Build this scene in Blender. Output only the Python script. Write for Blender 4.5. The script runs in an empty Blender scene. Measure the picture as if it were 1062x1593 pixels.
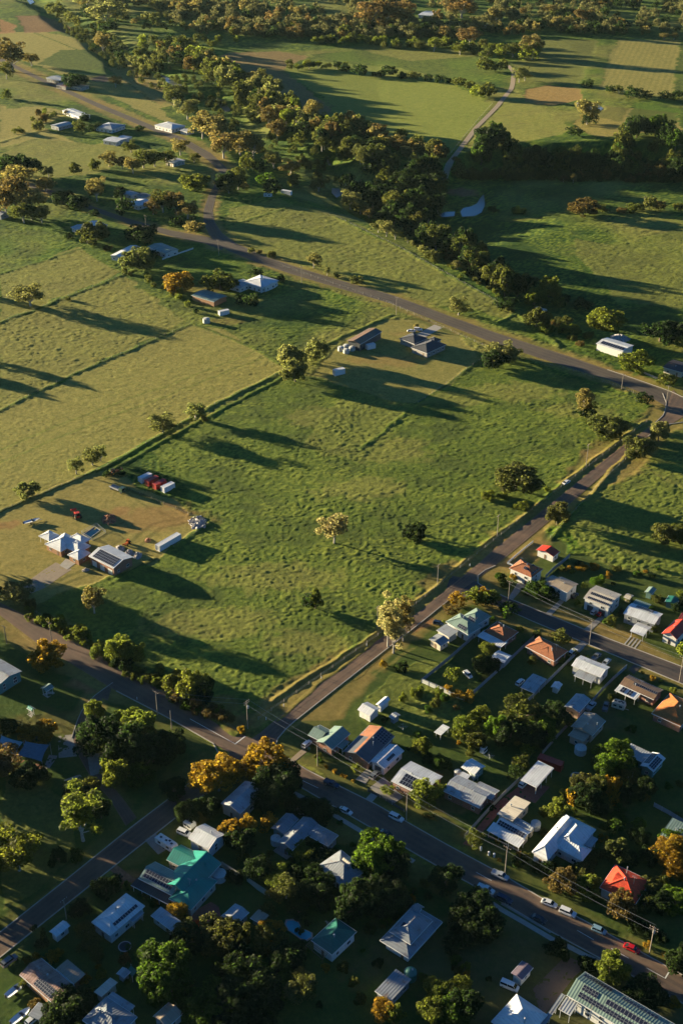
import bpy, math, random
import numpy as np
from mathutils import Vector
R = math.radians
random.seed(7)
SC = bpy.context.scene
COL = SC.collection
# ------------------------------------------------------------------ camera
CH = 280.0; FPX = 1975.0; PITCH = R(31)
cd = bpy.data.cameras.new('camera'); cam = bpy.data.objects.new('camera', cd); COL.objects.link(cam)
cd.sensor_fit = 'VERTICAL'; cd.sensor_height = 36; cd.sensor_width = 24; cd.lens = 36*FPX/1593
cd.clip_start = 1; cd.clip_end = 30000
cam.location = (0, 0, CH); cam.rotation_euler = (R(90)-PITCH, 0, 0)
SC.camera = cam
# ------------------------------------------------------------------ light
SUN_AZ = 298.0; SUN_EL = 7.2
W = bpy.data.worlds.new('World'); SC.world = W; W.use_nodes = True
nt = W.node_tree; nt.nodes.clear()
sk = nt.nodes.new('ShaderNodeTexSky'); sk.sky_type = 'NISHITA'; sk.sun_disc = False
sk.sun_elevation = R(SUN_EL); sk.sun_rotation = R(SUN_AZ); sk.altitude = 300
sk.air_density = 1.0; sk.dust_density = 0.2; sk.ozone_density = 6.0
bg = nt.nodes.new('ShaderNodeBackground'); bg.inputs[1].default_value = 0.039
wo = nt.nodes.new('ShaderNodeOutputWorld')
nt.links.new(sk.outputs[0], bg.inputs[0]); nt.links.new(bg.outputs[0], wo.inputs[0])
sd = bpy.data.lights.new('sun', 'SUN'); sun = bpy.data.objects.new('sun', sd); COL.objects.link(sun)
sd.energy = 5.0; sd.angle = R(0.6); sd.color = (1.0, 0.84, 0.54)
tos = Vector((math.sin(R(SUN_AZ))*math.cos(R(SUN_EL)), math.cos(R(SUN_AZ))*math.cos(R(SUN_EL)), math.sin(R(SUN_EL))))
sun.rotation_euler = tos.to_track_quat('Z', 'Y').to_euler(); sun.location = (-300, 300, 200)
SC.view_settings.view_transform = 'Standard'; SC.view_settings.look = 'None'
SC.view_settings.exposure = 2.22; SC.view_settings.gamma = 1
SC.cycles.max_bounces = 4; SC.cycles.diffuse_bounces = 1; SC.cycles.glossy_bounces = 2
SC.cycles.transmission_bounces = 2; SC.cycles.transparent_max_bounces = 4; SC.cycles.volume_bounces = 0
SC.cycles.use_denoising = True
# ------------------------------------------------------------------ survey: readings of an enlargement -> points on the ground
TL = dict(f=(0,0,1), t1=(0,0,1.967), t2=(522,0,1.967), t3=(0,280,1.967), t4=(522,280,1.967), t5=(0,560,1.967), t6=(522,560,1.967),
 t7=(0,840,1.967), t8=(620,820,2.403), u1=(0,1120,3.54), u2=(180,1160,3.54), u3=(420,1060,3.54), u4=(640,1080,3.54), u5=(820,1080,4.388),
 u6=(0,1350,3.54), u7=(250,1350,3.54), u8=(500,1300,3.54), v1=(740,880,3.298), v2=(780,1280,3.766), v3=(380,1080,2.655), v4=(380,860,2.655),
 v5=(700,560,2.934), v6=(0,900,2.655), v7=(30,780,3.54), v8=(0,1200,2.655), w1=(150,700,4.248), w2=(480,480,3.793), w3=(0,60,4.085),
 w4=(800,60,4.054), w5=(800,420,4.053), w6=(620,900,4.827), w7=(0,980,6.125), w8=(860,1120,5.257), x1=(200,1290,5.31), x2=(50,810,6.247),
 x3=(0,0,2.95), x4=(340,0,2.95), x5=(700,0,2.934), x6=(380,150,2.795), x7=(680,220,2.78), y1=(760,780,7.08), y2=(880,870,5.835),
 y3=(760,1180,5.9), y4=(900,1020,6.556), y5=(380,1240,5.9), y6=(760,1470,3.517), y7=(130,1440,5.31), y8=(440,1120,5.31))
CP, SP = math.cos(PITCH), math.sin(PITCH)
def pts(t, *c):
    x0, y0, s = TL[t]
    return [(x0+c[i]/s, y0+c[i+1]/s) for i in range(0, len(c), 2)]
def flat(px, py, z=0.0):
    dx = px-531; dy = FPX*CP-(py-796.5)*SP; dz = -FPX*SP-(py-796.5)*CP
    t = (z-CH)/dz
    return dx*t, dy*t
def depth_scale(x, y, z=0.0):            # metres -> survey units at a place
    return FPX/(y*CP+(CH-z)*SP)
def downangle(y): return math.atan2(CH, y)
# ------------------------------------------------------------------ noise in numpy
def _h(ix, iy, s):
    n = (ix.astype(np.int64)*374761393+iy.astype(np.int64)*668265263+s*1442695041) & 0xffffffff
    n = ((n ^ (n >> 13))*1274126177) & 0xffffffff
    return ((n ^ (n >> 16)) & 0xffff)/65535.0
def vnoise(x, y, s=0):
    ix = np.floor(x); iy = np.floor(y); fx = x-ix; fy = y-iy
    fx = fx*fx*(3-2*fx); fy = fy*fy*(3-2*fy)
    a = _h(ix, iy, s); b = _h(ix+1, iy, s); c = _h(ix, iy+1, s); d = _h(ix+1, iy+1, s)
    return (a*(1-fx)+b*fx)*(1-fy)+(c*(1-fx)+d*fx)*fy
def sstep(a, b, x):
    t = np.clip((x-a)/(b-a), 0, 1); return t*t*(3-2*t)
def seg_dist(X, Y, pl, ws=None):
    """distance to a polyline (and interpolated width)"""
    best = np.full(X.shape, 1e9); wv = np.zeros(X.shape)
    for i in range(len(pl)-1):
        ax, ay = pl[i]; bx, by = pl[i+1]; dx, dy = bx-ax, by-ay; L = dx*dx+dy*dy+1e-9
        t = np.clip(((X-ax)*dx+(Y-ay)*dy)/L, 0, 1)
        d = np.hypot(X-ax-t*dx, Y-ay-t*dy); m = d < best
        best = np.where(m, d, best)
        if ws is not None: wv = np.where(m, ws[i]*(1-t)+ws[i+1]*t, wv)
    return (best, wv) if ws is not None else best
def inpoly(X, Y, pg):
    r = np.zeros(X.shape, bool); n = len(pg); j = n-1
    for i in range(n):
        xi, yi = pg[i]; xj, yj = pg[j]
        if yi != yj:
            r ^= ((yi > Y) != (yj > Y)) & (X < (xj-xi)*(Y-yi)/(yj-yi)+xi)
        j = i
    return r
# creek gully (readings) and its half width / depth in metres
GUL = [(-60,-40),(60,2),(130,45),(180,85),(215,112),(270,140),(330,158),(380,196),(440,240),(500,272),(560,300),(620,322),(680,335),(735,322),(765,296),(860,285),(960,283),(1080,280),(1300,275)]
GW = [30,30,28,28,28,30,34,38,44,50,52,54,56,60,74,84,84,84,84]
GD = [5,5,5,5,5,5,6,6,7,7,8,8,7,4,1.5,.5,.5,.5,.5]
GE = [.25]*13+[.3]*6
GUW = [flat(*p) for p in GUL]
KX = flat(700,262)[0]
BKP = sorted(flat(*p) for p in [(470,275),(500,290),(560,328),(640,378),(720,428),(800,478),(880,508),(960,520),(1100,540),(1400,580)]); BKX = [p[0] for p in BKP]; BKY = [p[1] for p in BKP]
TEP = sorted(flat(*p) for p in [(400,190),(480,235),(560,265),(640,275),(700,262),(740,246),(800,240),(860,238),(960,240),(1062,250),(1200,262),(1500,270)])
TEX = [p[0] for p in TEP]; TEY = [p[1] for p in TEP]
def terr(X, Y):
    X = np.asarray(X, float); Y = np.asarray(Y, float)
    d, w = seg_dist(X, Y, GUW, GW); _, dp = seg_dist(X, Y, GUW, GD); _, ge = seg_dist(X, Y, GUW, GE)
    wob = (vnoise(X/60, Y/60, 5)-.5)*16
    q = np.clip(((d+wob)/w-ge)/(1-ge), 0, 1); z = -dp*(1-q*q*(3-2*q))
    u = np.interp(X, TEX, TEY); k = np.clip((X-KX+50)/210, 0, 1); n_ = (Y-u+(vnoise(X/25, Y/25, 6)-.5)*14)
    bs = np.clip((X-BKX[0])/70, 0, 1)*(1-.65*np.clip((X-BKX[4])/420, 0, 1)); z = z-9.0*bs*sstep(2, 20, Y-np.interp(X, BKX, BKY)+(vnoise(X/18, Y/18, 7)-.5)*8)*(1-sstep(-4, 16, n_))
    z = z+8.0*k*sstep(-4, 16, n_)*(1-sstep(120, 1000, n_))
    z = z+(vnoise(X/260+3, Y/260, 9)-.5)*3.0*sstep(1150, 1500, Y)+sstep(1500, 2600, Y)*22*vnoise(X/500, Y/500, 3)
    return z
def P(px, py, dz=0.0):
    z = 0.0
    for _ in range(5):
        x, y = flat(px, py, z+dz); z = float(terr(x, y))
    return Vector((x, y, z))
def PT(t, *c): return [P(*p) for p in pts(t, *c)]
# ------------------------------------------------------------------ materials
MATS = {}
def newmat(name):
    m = bpy.data.materials.new(name); m.use_nodes = True; MATS[name] = m
    n = m.node_tree.nodes; n.clear()
    o = n.new('ShaderNodeOutputMaterial'); b = n.new('ShaderNodeBsdfPrincipled')
    m.node_tree.links.new(b.outputs[0], o.inputs[0])
    return m, m.node_tree, b
def ramp(t, fac, stops):
    r = t.nodes.new('ShaderNodeValToRGB'); e = r.color_ramp.elements
    while len(e) < len(stops): e.new(0.5)
    for k, (p, c) in enumerate(stops):
        e[k].position = p; e[k].color = (*c, 1)
    t.links.new(fac, r.inputs[0]); return r.outputs[0]
def noise(t, scale, detail=3, rough=.55, vec=None):
    n = t.nodes.new('ShaderNodeTexNoise'); n.inputs['Scale'].default_value = scale
    n.inputs['Detail'].default_value = detail; n.inputs['Roughness'].default_value = rough
    if vec is not None: t.links.new(vec, n.inputs['Vector'])
    return n.outputs['Fac']
def mixc(t, fac, a, b, mode='MIX'):
    m = t.nodes.new('ShaderNodeMix'); m.data_type = 'RGBA'; m.blend_type = mode
    for s, v in ((0, fac), (6, a), (7, b)):
        if isinstance(v, (int, float)): m.inputs[s].default_value = v
        elif isinstance(v, tuple): m.inputs[s].default_value = (*v, 1)
        else: t.links.new(v, m.inputs[s])
    return m.outputs[2]
def math_(t, op, a, b=0.0, c=None):
    m = t.nodes.new('ShaderNodeMath'); m.operation = op
    for i, v in enumerate((a, b, c)):
        if v is None: continue
        if isinstance(v, (int, float)): m.inputs[i].default_value = v
        else: t.links.new(v, m.inputs[i])
    return m.outputs[0]
def attr(t, name):
    a = t.nodes.new('ShaderNodeAttribute'); a.attribute_name = name; return a.outputs['Fac']
def objco(t):
    c = t.nodes.new('ShaderNodeTexCoord'); return c.outputs['Object']
def bump(t, b, h, strength, dist):
    n = t.nodes.new('ShaderNodeBump'); n.inputs['Strength'].default_value = strength
    n.inputs['Distance'].default_value = dist; t.links.new(h, n.inputs['Height']); t.links.new(n.outputs[0], b.inputs['Normal'])
def plain(name, col, rough=.6, metal=0.0, var=.15, scale=1.5, spec=None):
    m, t, b = newmat(name); co = objco(t)
    f = noise(t, scale, 4, .6, co)
    lo = tuple(c*(1-var) for c in col); hi = tuple(min(1, c*(1+var)) for c in col)
    t.links.new(ramp(t, f, [(.3, lo), (.7, hi)]), b.inputs['Base Color'])
    b.inputs['Roughness'].default_value = rough; b.inputs['Metallic'].default_value = metal
    if spec is not None: b.inputs['Specular IOR Level'].default_value = spec
    return m
def sheet(name, col, rust=0.0, rustcol=(.16,.07,.035), rough=.45, rib=1.3, axis=0):
    """ribbed roof sheeting: ribs, lap lines, weathering streaks"""
    m, t, b = newmat(name); co = objco(t)
    sep = t.nodes.new('ShaderNodeSeparateXYZ'); t.links.new(co, sep.inputs[0])
    x = sep.outputs[axis]; y = sep.outputs[1-axis]
    w = math_(t, 'SINE', math_(t, 'MULTIPLY', x, 6.283*rib))
    mp = t.nodes.new('ShaderNodeMapping'); t.links.new(co, mp.inputs[0])
    mp.inputs['Scale'].default_value = (1.1, .12, .3) if axis == 0 else (.12, 1.1, .3)
    st = noise(t, 1.0, 4, .6, mp.outputs[0]); big = noise(t, .22, 4, .6, co)
    c0 = ramp(t, st, [(.3, tuple(c*.80 for c in col)), (.7, tuple(min(1, c*1.10) for c in col))])
    c1 = mixc(t, ramp(t, big, [(.42, (0,0,0)), (.68, (.65,.65,.65))]), c0, tuple(c*.7 for c in col))
    if rust > 0:
        c1 = mixc(t, ramp(t, noise(t, .5, 6, .7, co), [(.62-rust*.4, (0,0,0)), (.8-rust*.35, (1,1,1))]), c1, rustcol)
    c2 = mixc(t, math_(t, 'MULTIPLY', math_(t, 'GREATER_THAN', w, .86), .25), c1, tuple(c*.45 for c in col))
    t.links.new(c2, b.inputs['Base Color'])
    b.inputs['Roughness'].default_value = rough; b.inputs['Metallic'].default_value = .0
    b.inputs['Specular IOR Level'].default_value = .35
    bump(t, b, w, .5, .03)
    return m
def tiles(name, col):
    m, t, b = newmat(name); co = objco(t)
    br = t.nodes.new('ShaderNodeTexBrick'); t.links.new(co, br.inputs[0])
    br.inputs['Scale'].default_value = 1; br.inputs['Brick Width'].default_value = .6; br.inputs['Row Height'].default_value = .45
    br.inputs['Mortar Size'].default_value = .03
    br.inputs['Color1'].default_value = (*[c*1.15 for c in col], 1); br.inputs['Color2'].default_value = (*[c*.78 for c in col], 1)
    br.inputs['Mortar'].default_value = (*[c*.5 for c in col], 1)
    c1 = mixc(t, ramp(t, noise(t, .35, 5, .65, co), [(.4, (0,0,0)), (.75, (.5,.5,.5))]), br.outputs[0], tuple(c*.55 for c in col))
    t.links.new(c1, b.inputs['Base Color']); b.inputs['Roughness'].default_value = .8
    bump(t, b, br.outputs[1], .3, -.03)
    return m
def glassy(name, col, rough=.12):
    m, t, b = newmat(name); b.inputs['Base Color'].default_value = (*col, 1); b.inputs['Roughness'].default_value = rough
    return m
def panel_mat():
    m, t, b = newmat('solar_cells'); co = objco(t)
    br = t.nodes.new('ShaderNodeTexBrick'); br.offset = 0; t.links.new(co, br.inputs[0])
    br.inputs['Scale'].default_value = 1; br.inputs['Brick Width'].default_value = .33; br.inputs['Row Height'].default_value = .33
    br.inputs['Mortar Size'].default_value = .012
    br.inputs['Color1'].default_value = (.008,.012,.03,1); br.inputs['Color2'].default_value = (.012,.016,.035,1); br.inputs['Mortar'].default_value = (.03,.03,.045,1)
    t.links.new(br.outputs[0], b.inputs['Base Color']); b.inputs['Roughness'].default_value = .3
    return m
panel_mat()
COLS = dict(white=(.70,.71,.70), cream=(.56,.50,.40), lgrey=(.38,.40,.41), grey=(.24,.26,.28), dgrey=(.10,.11,.125), slate=(.055,.058,.07),
 green=(.19,.27,.23), teal=(.015,.24,.19), dteal=(.02,.13,.10), brown=(.22,.14,.085), dbrown=(.07,.05,.042), pink=(.33,.20,.165), rustroof=(.33,.14,.07),
 red=(.50,.045,.02), maroon=(.17,.035,.035), blue=(.10,.20,.24), purple=(.18,.14,.17), tan=(.36,.29,.21))
for k, c in COLS.items():
    for ax in (0, 1):
        sheet('sheet_%s_%d' % (k, ax), c, rust=.35 if k in ('pink',) else (.18 if k in ('lgrey','rustroof','grey') else (.06 if k in ('green','white','cream','tan') else 0)), axis=ax)
tiles('tile_orange', (.36,.12,.045)); tiles('tile_terracotta', (.46,.15,.03)); tiles('tile_brown', (.22,.075,.035)); tiles('tile_red', (.72,.06,.015)); tiles('tile_slate', (.06,.063,.075))
plain('wall_white', (.60,.59,.55), .7); plain('wall_cream', (.48,.42,.32), .75); plain('wall_brick', (.27,.13,.085), .85, var=.35, scale=4)
plain('wall_green', (.12,.22,.19), .7); plain('wall_teal', (.10,.25,.25), .7); plain('wall_peach', (.50,.33,.24), .75); plain('wall_dark', (.06,.065,.07), .7)
plain('wall_grey', (.28,.29,.30), .7); plain('wall_stone', (.30,.27,.24), .85, var=.3, scale=3); plain('wall_timber', (.30,.15,.07), .75)
plain('trim_white', (.66,.66,.63), .5); plain('timber', (.19,.12,.07), .8, var=.3, scale=3); plain('pole_timber', (.27,.22,.17), .85, var=.25, scale=2)
plain('galv', (.40,.42,.43), .4, .5); plain('concrete', (.27,.245,.21), .85, var=.18, scale=.6); plain('pale_concrete', (.36,.33,.28), .85, var=.12, scale=.6)
plain('rubber', (.015,.015,.016), .8); plain('rim', (.35,.35,.36), .35, .7); plain('black_plastic', (.02,.02,.022), .5)
plain('red_paving', (.30,.09,.06), .85, var=.2, scale=1); plain('red_paint', (.50,.035,.015), .5); plain('orange_paint', (.60,.14,.02), .5); plain('yellow_paint', (.65,.38,.03), .5)
plain('container_white', (.66,.66,.65), .5, var=.1); plain('container_red', (.42,.035,.022), .55, var=.25); plain('blue_cloth', (.05,.13,.18), .7, var=.2); plain('pale_blue_cloth', (.22,.34,.38), .7)
plain('tank_green', (.03,.16,.12), .5); plain('tank_pale', (.42,.43,.40), .6); plain('soil', (.26,.12,.06), .95, var=.4, scale=1); plain('hay', (.42,.40,.33), .9, var=.2, scale=3)
plain('rubble', (.36,.33,.31), .9, var=.4, scale=1.2); plain('bark', (.16,.12,.08), .9, var=.3, scale=3); plain('pale_bark', (.42,.37,.30), .85, var=.25, scale=2)
plain('leaf_tuft', (.13,.15,.03), .8, var=.3); plain('skin', (.4,.24,.17), .6); plain('cloth_red', (.5,.03,.02), .8)
glassy('window_glass', (.02,.03,.04), .08); glassy('car_glass', (.012,.016,.02), .06); glassy('lens', (.7,.7,.65), .2); glassy('tail_lens', (.4,.01,.01), .3)
for k, c in dict(white=(.72,.72,.70), silver=(.38,.40,.42), red=(.50,.01,.012), dark=(.02,.024,.03), navy=(.015,.03,.06), grey=(.13,.14,.15), lblue=(.20,.33,.40), teal=(.05,.20,.22), tan=(.45,.36,.24), green=(.05,.09,.06)).items():
    m, t, b = newmat('paint_'+k); b.inputs['Base Color'].default_value = (*c, 1); b.inputs['Roughness'].default_value = .25; b.inputs['Coat Weight'].default_value = .4
def leafmat(nm='leaves', far=False):
    m, t, b = newmat(nm)
    if far: oi = t.nodes.new('ShaderNodeAttribute'); oi.attribute_name = 'leafcol'
    else: oi = t.nodes.new('ShaderNodeObjectInfo')
    g = t.nodes.new('ShaderNodeNewGeometry')
    rnd = g.outputs['Random Per Island']
    v = ramp(t, rnd, [(0, (.55,.60,.5)), (.5, (.95,1,.9)), (1, (1.3,1.32,1.2))])
    c = mixc(t, 1.0, oi.outputs['Color'], v, 'MULTIPLY')
    co = objco(t); pa = ramp(t, noise(t, .35, 3, .6, co), [(.35, (.72,.78,.7)), (.65, (1.2,1.12,1.0))])
    c = mixc(t, 1.0, c, pa, 'MULTIPLY')
    t.links.new(c, b.inputs['Base Color']); b.inputs['Roughness'].default_value = .65; b.inputs['Specular IOR Level'].default_value = .25
    tr = t.nodes.new('ShaderNodeBsdfTranslucent'); t.links.new(mixc(t, 1.0, c, (1.15,1.22,.92), 'MULTIPLY'), tr.inputs[0])
    ms = t.nodes.new('ShaderNodeMixShader'); ms.inputs[0].default_value = .74
    t.links.new(b.outputs[0], ms.inputs[1]); t.links.new(tr.outputs[0], ms.inputs[2])
    out = [n for n in t.nodes if n.type == 'OUTPUT_MATERIAL'][0]; t.links.new(ms.outputs[0], out.inputs[0])
leafmat(); leafmat('leaves_far', True)
# ------------------------------------------------------------------ mesh helpers
class MB:
    def __init__(s): s.v = []; s.f = []; s.m = []
    def add(s, v, f, mi=0):
        o = len(s.v); s.v += [tuple(p) for p in v]; s.f += [tuple(i+o for i in q) for q in f]; s.m += [mi]*len(f)
    def box(s, x0, x1, y0, y1, z0, z1, mi=0):
        s.add([(x0,y0,z0),(x1,y0,z0),(x1,y1,z0),(x0,y1,z0),(x0,y0,z1),(x1,y0,z1),(x1,y1,z1),(x0,y1,z1)],
              [(0,3,2,1),(4,5,6,7),(0,1,5,4),(1,2,6,5),(2,3,7,6),(3,0,4,7)], mi)
    def bar(s, a, b, r, r2=None, n=6, mi=0, caps=True):
        a = Vector(a); b = Vector(b); r2 = r if r2 is None else r2; d = (b-a)
        if d.length < 1e-6: return
        q = d.to_track_quat('Z', 'Y'); v = []
        for p, rr in ((a, r), (b, r2)):
            for k in range(n):
                an = 2*math.pi*k/n; v.append(p+q @ Vector((math.cos(an)*rr, math.sin(an)*rr, 0)))
        f = [(k, (k+1) % n, n+(k+1) % n, n+k) for k in range(n)]
        if caps: f += [tuple(range(n-1, -1, -1)), tuple(range(n, 2*n))]
        s.add(v, f, mi)
    def beam(s, a, b, w, h, mi=0):
        a = Vector(a); b = Vector(b); d = (b-a); L = d.length; d.normalize()
        side = d.cross(Vector((0,0,1)));
        if side.length < 1e-4: side = Vector((1,0,0))
        side.normalize(); up = side.cross(d)
        v = [p+side*sx*w/2+up*sz*h/2 for p in (a, b) for sx, sz in ((-1,-1),(1,-1),(1,1),(-1,1))]
        s.add(v, [(0,1,2,3),(7,6,5,4),(0,4,5,1),(1,5,6,2),(2,6,7,3),(3,7,4,0)], mi)
    def lathe(s, prof, n=20, cx=0, cy=0, mi=0):
        v = []; f = []
        for r, z in prof:
            for k in range(n):
                a = 2*math.pi*k/n; v.append((cx+math.cos(a)*r, cy+math.sin(a)*r, z))
        for i in range(len(prof)-1):
            for k in range(n):
                f.append((i*n+k, i*n+(k+1) % n, (i+1)*n+(k+1) % n, (i+1)*n+k))
        f.append(tuple(range(n-1, -1, -1))); f.append(tuple(range((len(prof)-1)*n, len(prof)*n)))
        s.add(v, f, mi)
    def build(s, name, mats, parent=None, smooth=False, loc=None):
        me = bpy.data.meshes.new(name); me.from_pydata(s.v, [], s.f)
        for m in ([mats] if isinstance(mats, str) else mats): me.materials.append(MATS[m])
        if any(s.m): me.polygons.foreach_set('material_index', s.m)
        if smooth: me.polygons.foreach_set('use_smooth', [True]*len(me.polygons))
        me.update()
        o = bpy.data.objects.new(name, me); COL.objects.link(o)
        if parent is not None: o.parent = parent
        if loc is not None: o.location = loc
        return o
def npmesh(name, V, F, mats, smooth=False, mi=None):
    me = bpy.data.meshes.new(name); V = np.asarray(V, np.float32); F = np.asarray(F, np.int32); k = F.shape[1]
    me.vertices.add(len(V)); me.vertices.foreach_set('co', V.ravel())
    me.loops.add(F.size); me.loops.foreach_set('vertex_index', F.ravel())
    me.polygons.add(len(F)); me.polygons.foreach_set('loop_start', np.arange(0, F.size, k, dtype=np.int32))
    if smooth: me.polygons.foreach_set('use_smooth', np.ones(len(F), bool))
    if mi is not None: me.polygons.foreach_set('material_index', np.asarray(mi, np.int32))
    for m in mats: me.materials.append(MATS[m])
    me.update(calc_edges=True); return me
def link(name, me, parent=None, loc=None):
    o = bpy.data.objects.new(name, me); COL.objects.link(o)
    if parent is not None: o.parent = parent
    if loc is not None: o.location = loc
    return o
LANDMARKS = []
def thing(name, label, cat, loc=(0,0,0), rz=0.0, group=None, short=None):
    o = bpy.data.objects.new(name, None); COL.objects.link(o); o.empty_display_size = .5
    o.location = loc; o.rotation_euler = (0, 0, rz); o['label'] = label; o['category'] = cat
    if group: o['group'] = group
    if short: LANDMARKS.append((loc[0], loc[1], short))
    return o
def struct(o): o['kind'] = 'structure'; return o
def copy_tree(o, parent=None):
    c = o.copy(); COL.objects.link(c)
    if parent is not None: c.parent = parent
    for ch in list(KIDS.get(o.name, [])) or list(o.children): copy_tree(ch, c)
    return c
KIDS = {}
def aim(az): return R(90-az)              # compass bearing of the local x axis -> rotation
# ------------------------------------------------------------------ ground
def W2(lst): return [tuple(P(*p)[:2]) for p in lst]
ROAD = {}
ROAD['cross_road'] = ([(-40,1484),(0,1451),(103,1369),(207,1285),(305,1211),(366,1166),(406,1139),(493,1065),(583,999),(651,952),(741,879),(761,861),(863,778),(959,700),(1017,659),(1034,640),(1046,606)],
                      [(-40,1523),(0,1490),(110,1402),(200,1330),(279,1268),(335,1222),(400,1184),(452,1127),(602,1009),(650,972),(712,922),(770,880),(881,788),(939,737),(1007,679),(1040,662),(1075,640)])
ROAD['main_road'] = ([(-45,905),(0,937),(50,962),(207,1050),(346,1130),(395,1150),(436,1172),(481,1200),(580,1249),(696,1315),(780,1360),(841,1397),(900,1428),(1030,1500),(1110,1545)],
                     [(-60,925),(0,957),(60,1002),(181,1075),(264,1118),(338,1160),(375,1183),(420,1202),(461,1221),(591,1296),(666,1340),(742,1381),(857,1450),(1019,1538),(1110,1588)])
ROAD['street'] = ([(700,895),(743,905),(758,917),(791,931),(910,980),(1062,1038),(1150,1071)],
                  [(690,930),(735,930),(775,943),(831,968),(961,1022),(1054,1062),(1150,1102)])
ROAD['country_road'] = ([(-30,80),(0,89),(61,119),(152,160),(244,198),(285,214),(328,238),(354,262),(345,281),(337,303),(331,327),(334,345),(345,362),(368,379),(413,399),(460,415),(522,434),(610,459),(766,516),(880,553),(944,575),(1000,594),(1040,608),(1110,640)],
                        [(-30,86),(0,95),(61,125),(152,167),(244,206),(282,222),(322,248),(344,269),(335,286),(325,303),(317,327),(317,347),(327,368),(352,389),(404,410),(455,427),(522,447),(610,473),(766,533),(880,571),(944,591),(1000,612),(1040,635),(1110,680)])
ROAD['side_road'] = ([(-20,262),(81,296),(142,320),(203,341),(264,358),(325,369),(352,382)], [(-20,268),(81,303),(142,327),(203,349),(264,367),(318,379),(345,389)])
ROAD['park_road'] = ([(176,1062),(150,1080),(130,1100),(119,1125),(112,1148),(122,1175),(140,1207),(172,1245),(196,1285)], [(168,1090),(160,1086),(142,1105),(134,1128),(131,1150),(140,1178),(158,1203),(190,1240),(213,1272)])
DIRT = {'farm_track': ([(657,273),(688,262),(708,239),(738,199),(768,168),(794,137),(796,112),(786,102)], 3.4)}
def resample(pl, n):
    pl = [Vector((p[0], p[1])) for p in pl]; d = [0]
    for i in range(1, len(pl)): d.append(d[-1]+(pl[i]-pl[i-1]).length)
    out = []; j = 0
    for k in range(n):
        t = d[-1]*k/(n-1)
        while j < len(pl)-2 and d[j+1] < t: j += 1
        u = (t-d[j])/max(1e-6, d[j+1]-d[j]); out.append(pl[j].lerp(pl[j+1], u))
    return out
RC = []   # road centre lines for flattening the ground
for k, (a, b) in ROAD.items():
    A = W2(a); B = W2(b); n = len(A)
    if len(A) != len(B): A = resample(A, 30); B = resample(B, 30)
    cl = [((p[0]+q[0])/2, (p[1]+q[1])/2) for p, q in zip(A, B)]
    wd = [math.hypot(p[0]-q[0], p[1]-q[1])/2 for p, q in zip(A, B)]
    RC.append((cl, wd))
POND = []
for nm, t, c, dz in [('river', 'x6', (938,500, 950,485, 985,478, 1010,465, 1025,440, 1040,425, 1045,470, 1030,505, 1000,520, 945,523), .35), ('river', 'x6', (840,515, 870,502, 915,500, 912,520, 860,525), .35), ('river', 'x6', (380,398, 410,400, 430,425, 400,440, 380,420), .35), ('river', 't1', (652,298, 670,300, 690,318, 710,338, 690,342, 665,318), .35), ('river', 't1', (490,228, 510,235, 560,262, 545,268, 510,250), .35), ('river', 't1', (350,122, 362,132, 395,150, 380,152, 355,138), .35), ('river', 'x3', (120,-6, 145,-6, 160,10, 140,20), .35), ('river', 'x6', (355,272, 370,275, 378,300, 366,300), .35), ('dam_water', 'w4', (378,405, 400,400, 450,405, 480,400, 520,415, 560,440, 540,455, 500,450, 440,445, 400,432), .6)]:
    zs = sorted(P(*p).z for p in pts(t, *c)); POND.append((nm, t, c, zs[len(zs)//3]+dz-.3))
def grid():
    ys = [-1500, -400, 0, 60, 100]; y = 125.0
    while y < 2100: ys.append(y); y += max(.34, .00175*y)
    while y < 9000: ys.append(y); y *= 1.12
    us = list(np.arange(-.42, .4201, .00175)); e = .43; 
    ext = []; st = .004
    while e < 60: ext.append(e); st *= 1.35; e += st
    us = [-q for q in reversed(ext)]+us+ext
    ys = np.array(ys); us = np.array(us)
    Yg, U = np.meshgrid(ys, us, indexing='ij'); Xg = U*np.maximum(Yg, 125)
    return Xg, Yg
X, Y = grid(); NR, NC = X.shape; shp = X.shape; X = X.ravel(); Y = Y.ravel()
Z = terr(X, Y)
nx = X+(vnoise(X/9, Y/9, 1)-.5)*5; ny = Y+(vnoise(X/9, Y/9, 2)-.5)*5     # ragged borders
ZN = {k: np.zeros(X.shape) for k in ('dry','dirt','lush','mown','crop','till')}
amp = np.full(X.shape, .30)                                             # tussock height
near = (Y > 150) & (Y < 2000)
def zone(poly, rag=True, **kw):
    pg = W2(poly); m = np.zeros(X.shape, bool)
    xs = [p[0] for p in pg]; yy = [p[1] for p in pg]
    c = (X > min(xs)-5) & (X < max(xs)+5) & (Y > min(yy)-5) & (Y < max(yy)+5); idx = np.where(c)[0]
    r = inpoly((nx if rag else X)[idx], (ny if rag else Y)[idx], pg); m = idx[r]
    for k, v in kw.items():
        if k == 'amp': amp[m] = v
        else: ZN[k][m] = v
def blob(px, py, rx, ry, **kw):
    c = P(px, py); d = np.hypot((nx-c.x)/rx, (ny-c.y)/ry); w = 1-sstep(.5, 1.1, d+(vnoise(X/3, Y/3, 4)-.5)*.5)
    for k, v in kw.items(): ZN[k] = np.maximum(ZN[k], v*w)
def stripe(pl, w, h=0.0, **kw):
    d = seg_dist(nx*.35+X*.65, ny*.35+Y*.65, W2(pl)); g = 1-sstep(w*.5, w, d)
    if h: 
        global Z
        Z = Z+h*g*(.6+.8*vnoise(X/2.2, Y/2.2, 8))
    for k, v in kw.items(): ZN[k] = ZN[k]*(1-g)+v*g
base_dry = sstep(.45, .8, vnoise(X/70, Y/70, 21)*.6+vnoise(X/25, Y/25, 22)*.4)*.55
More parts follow.
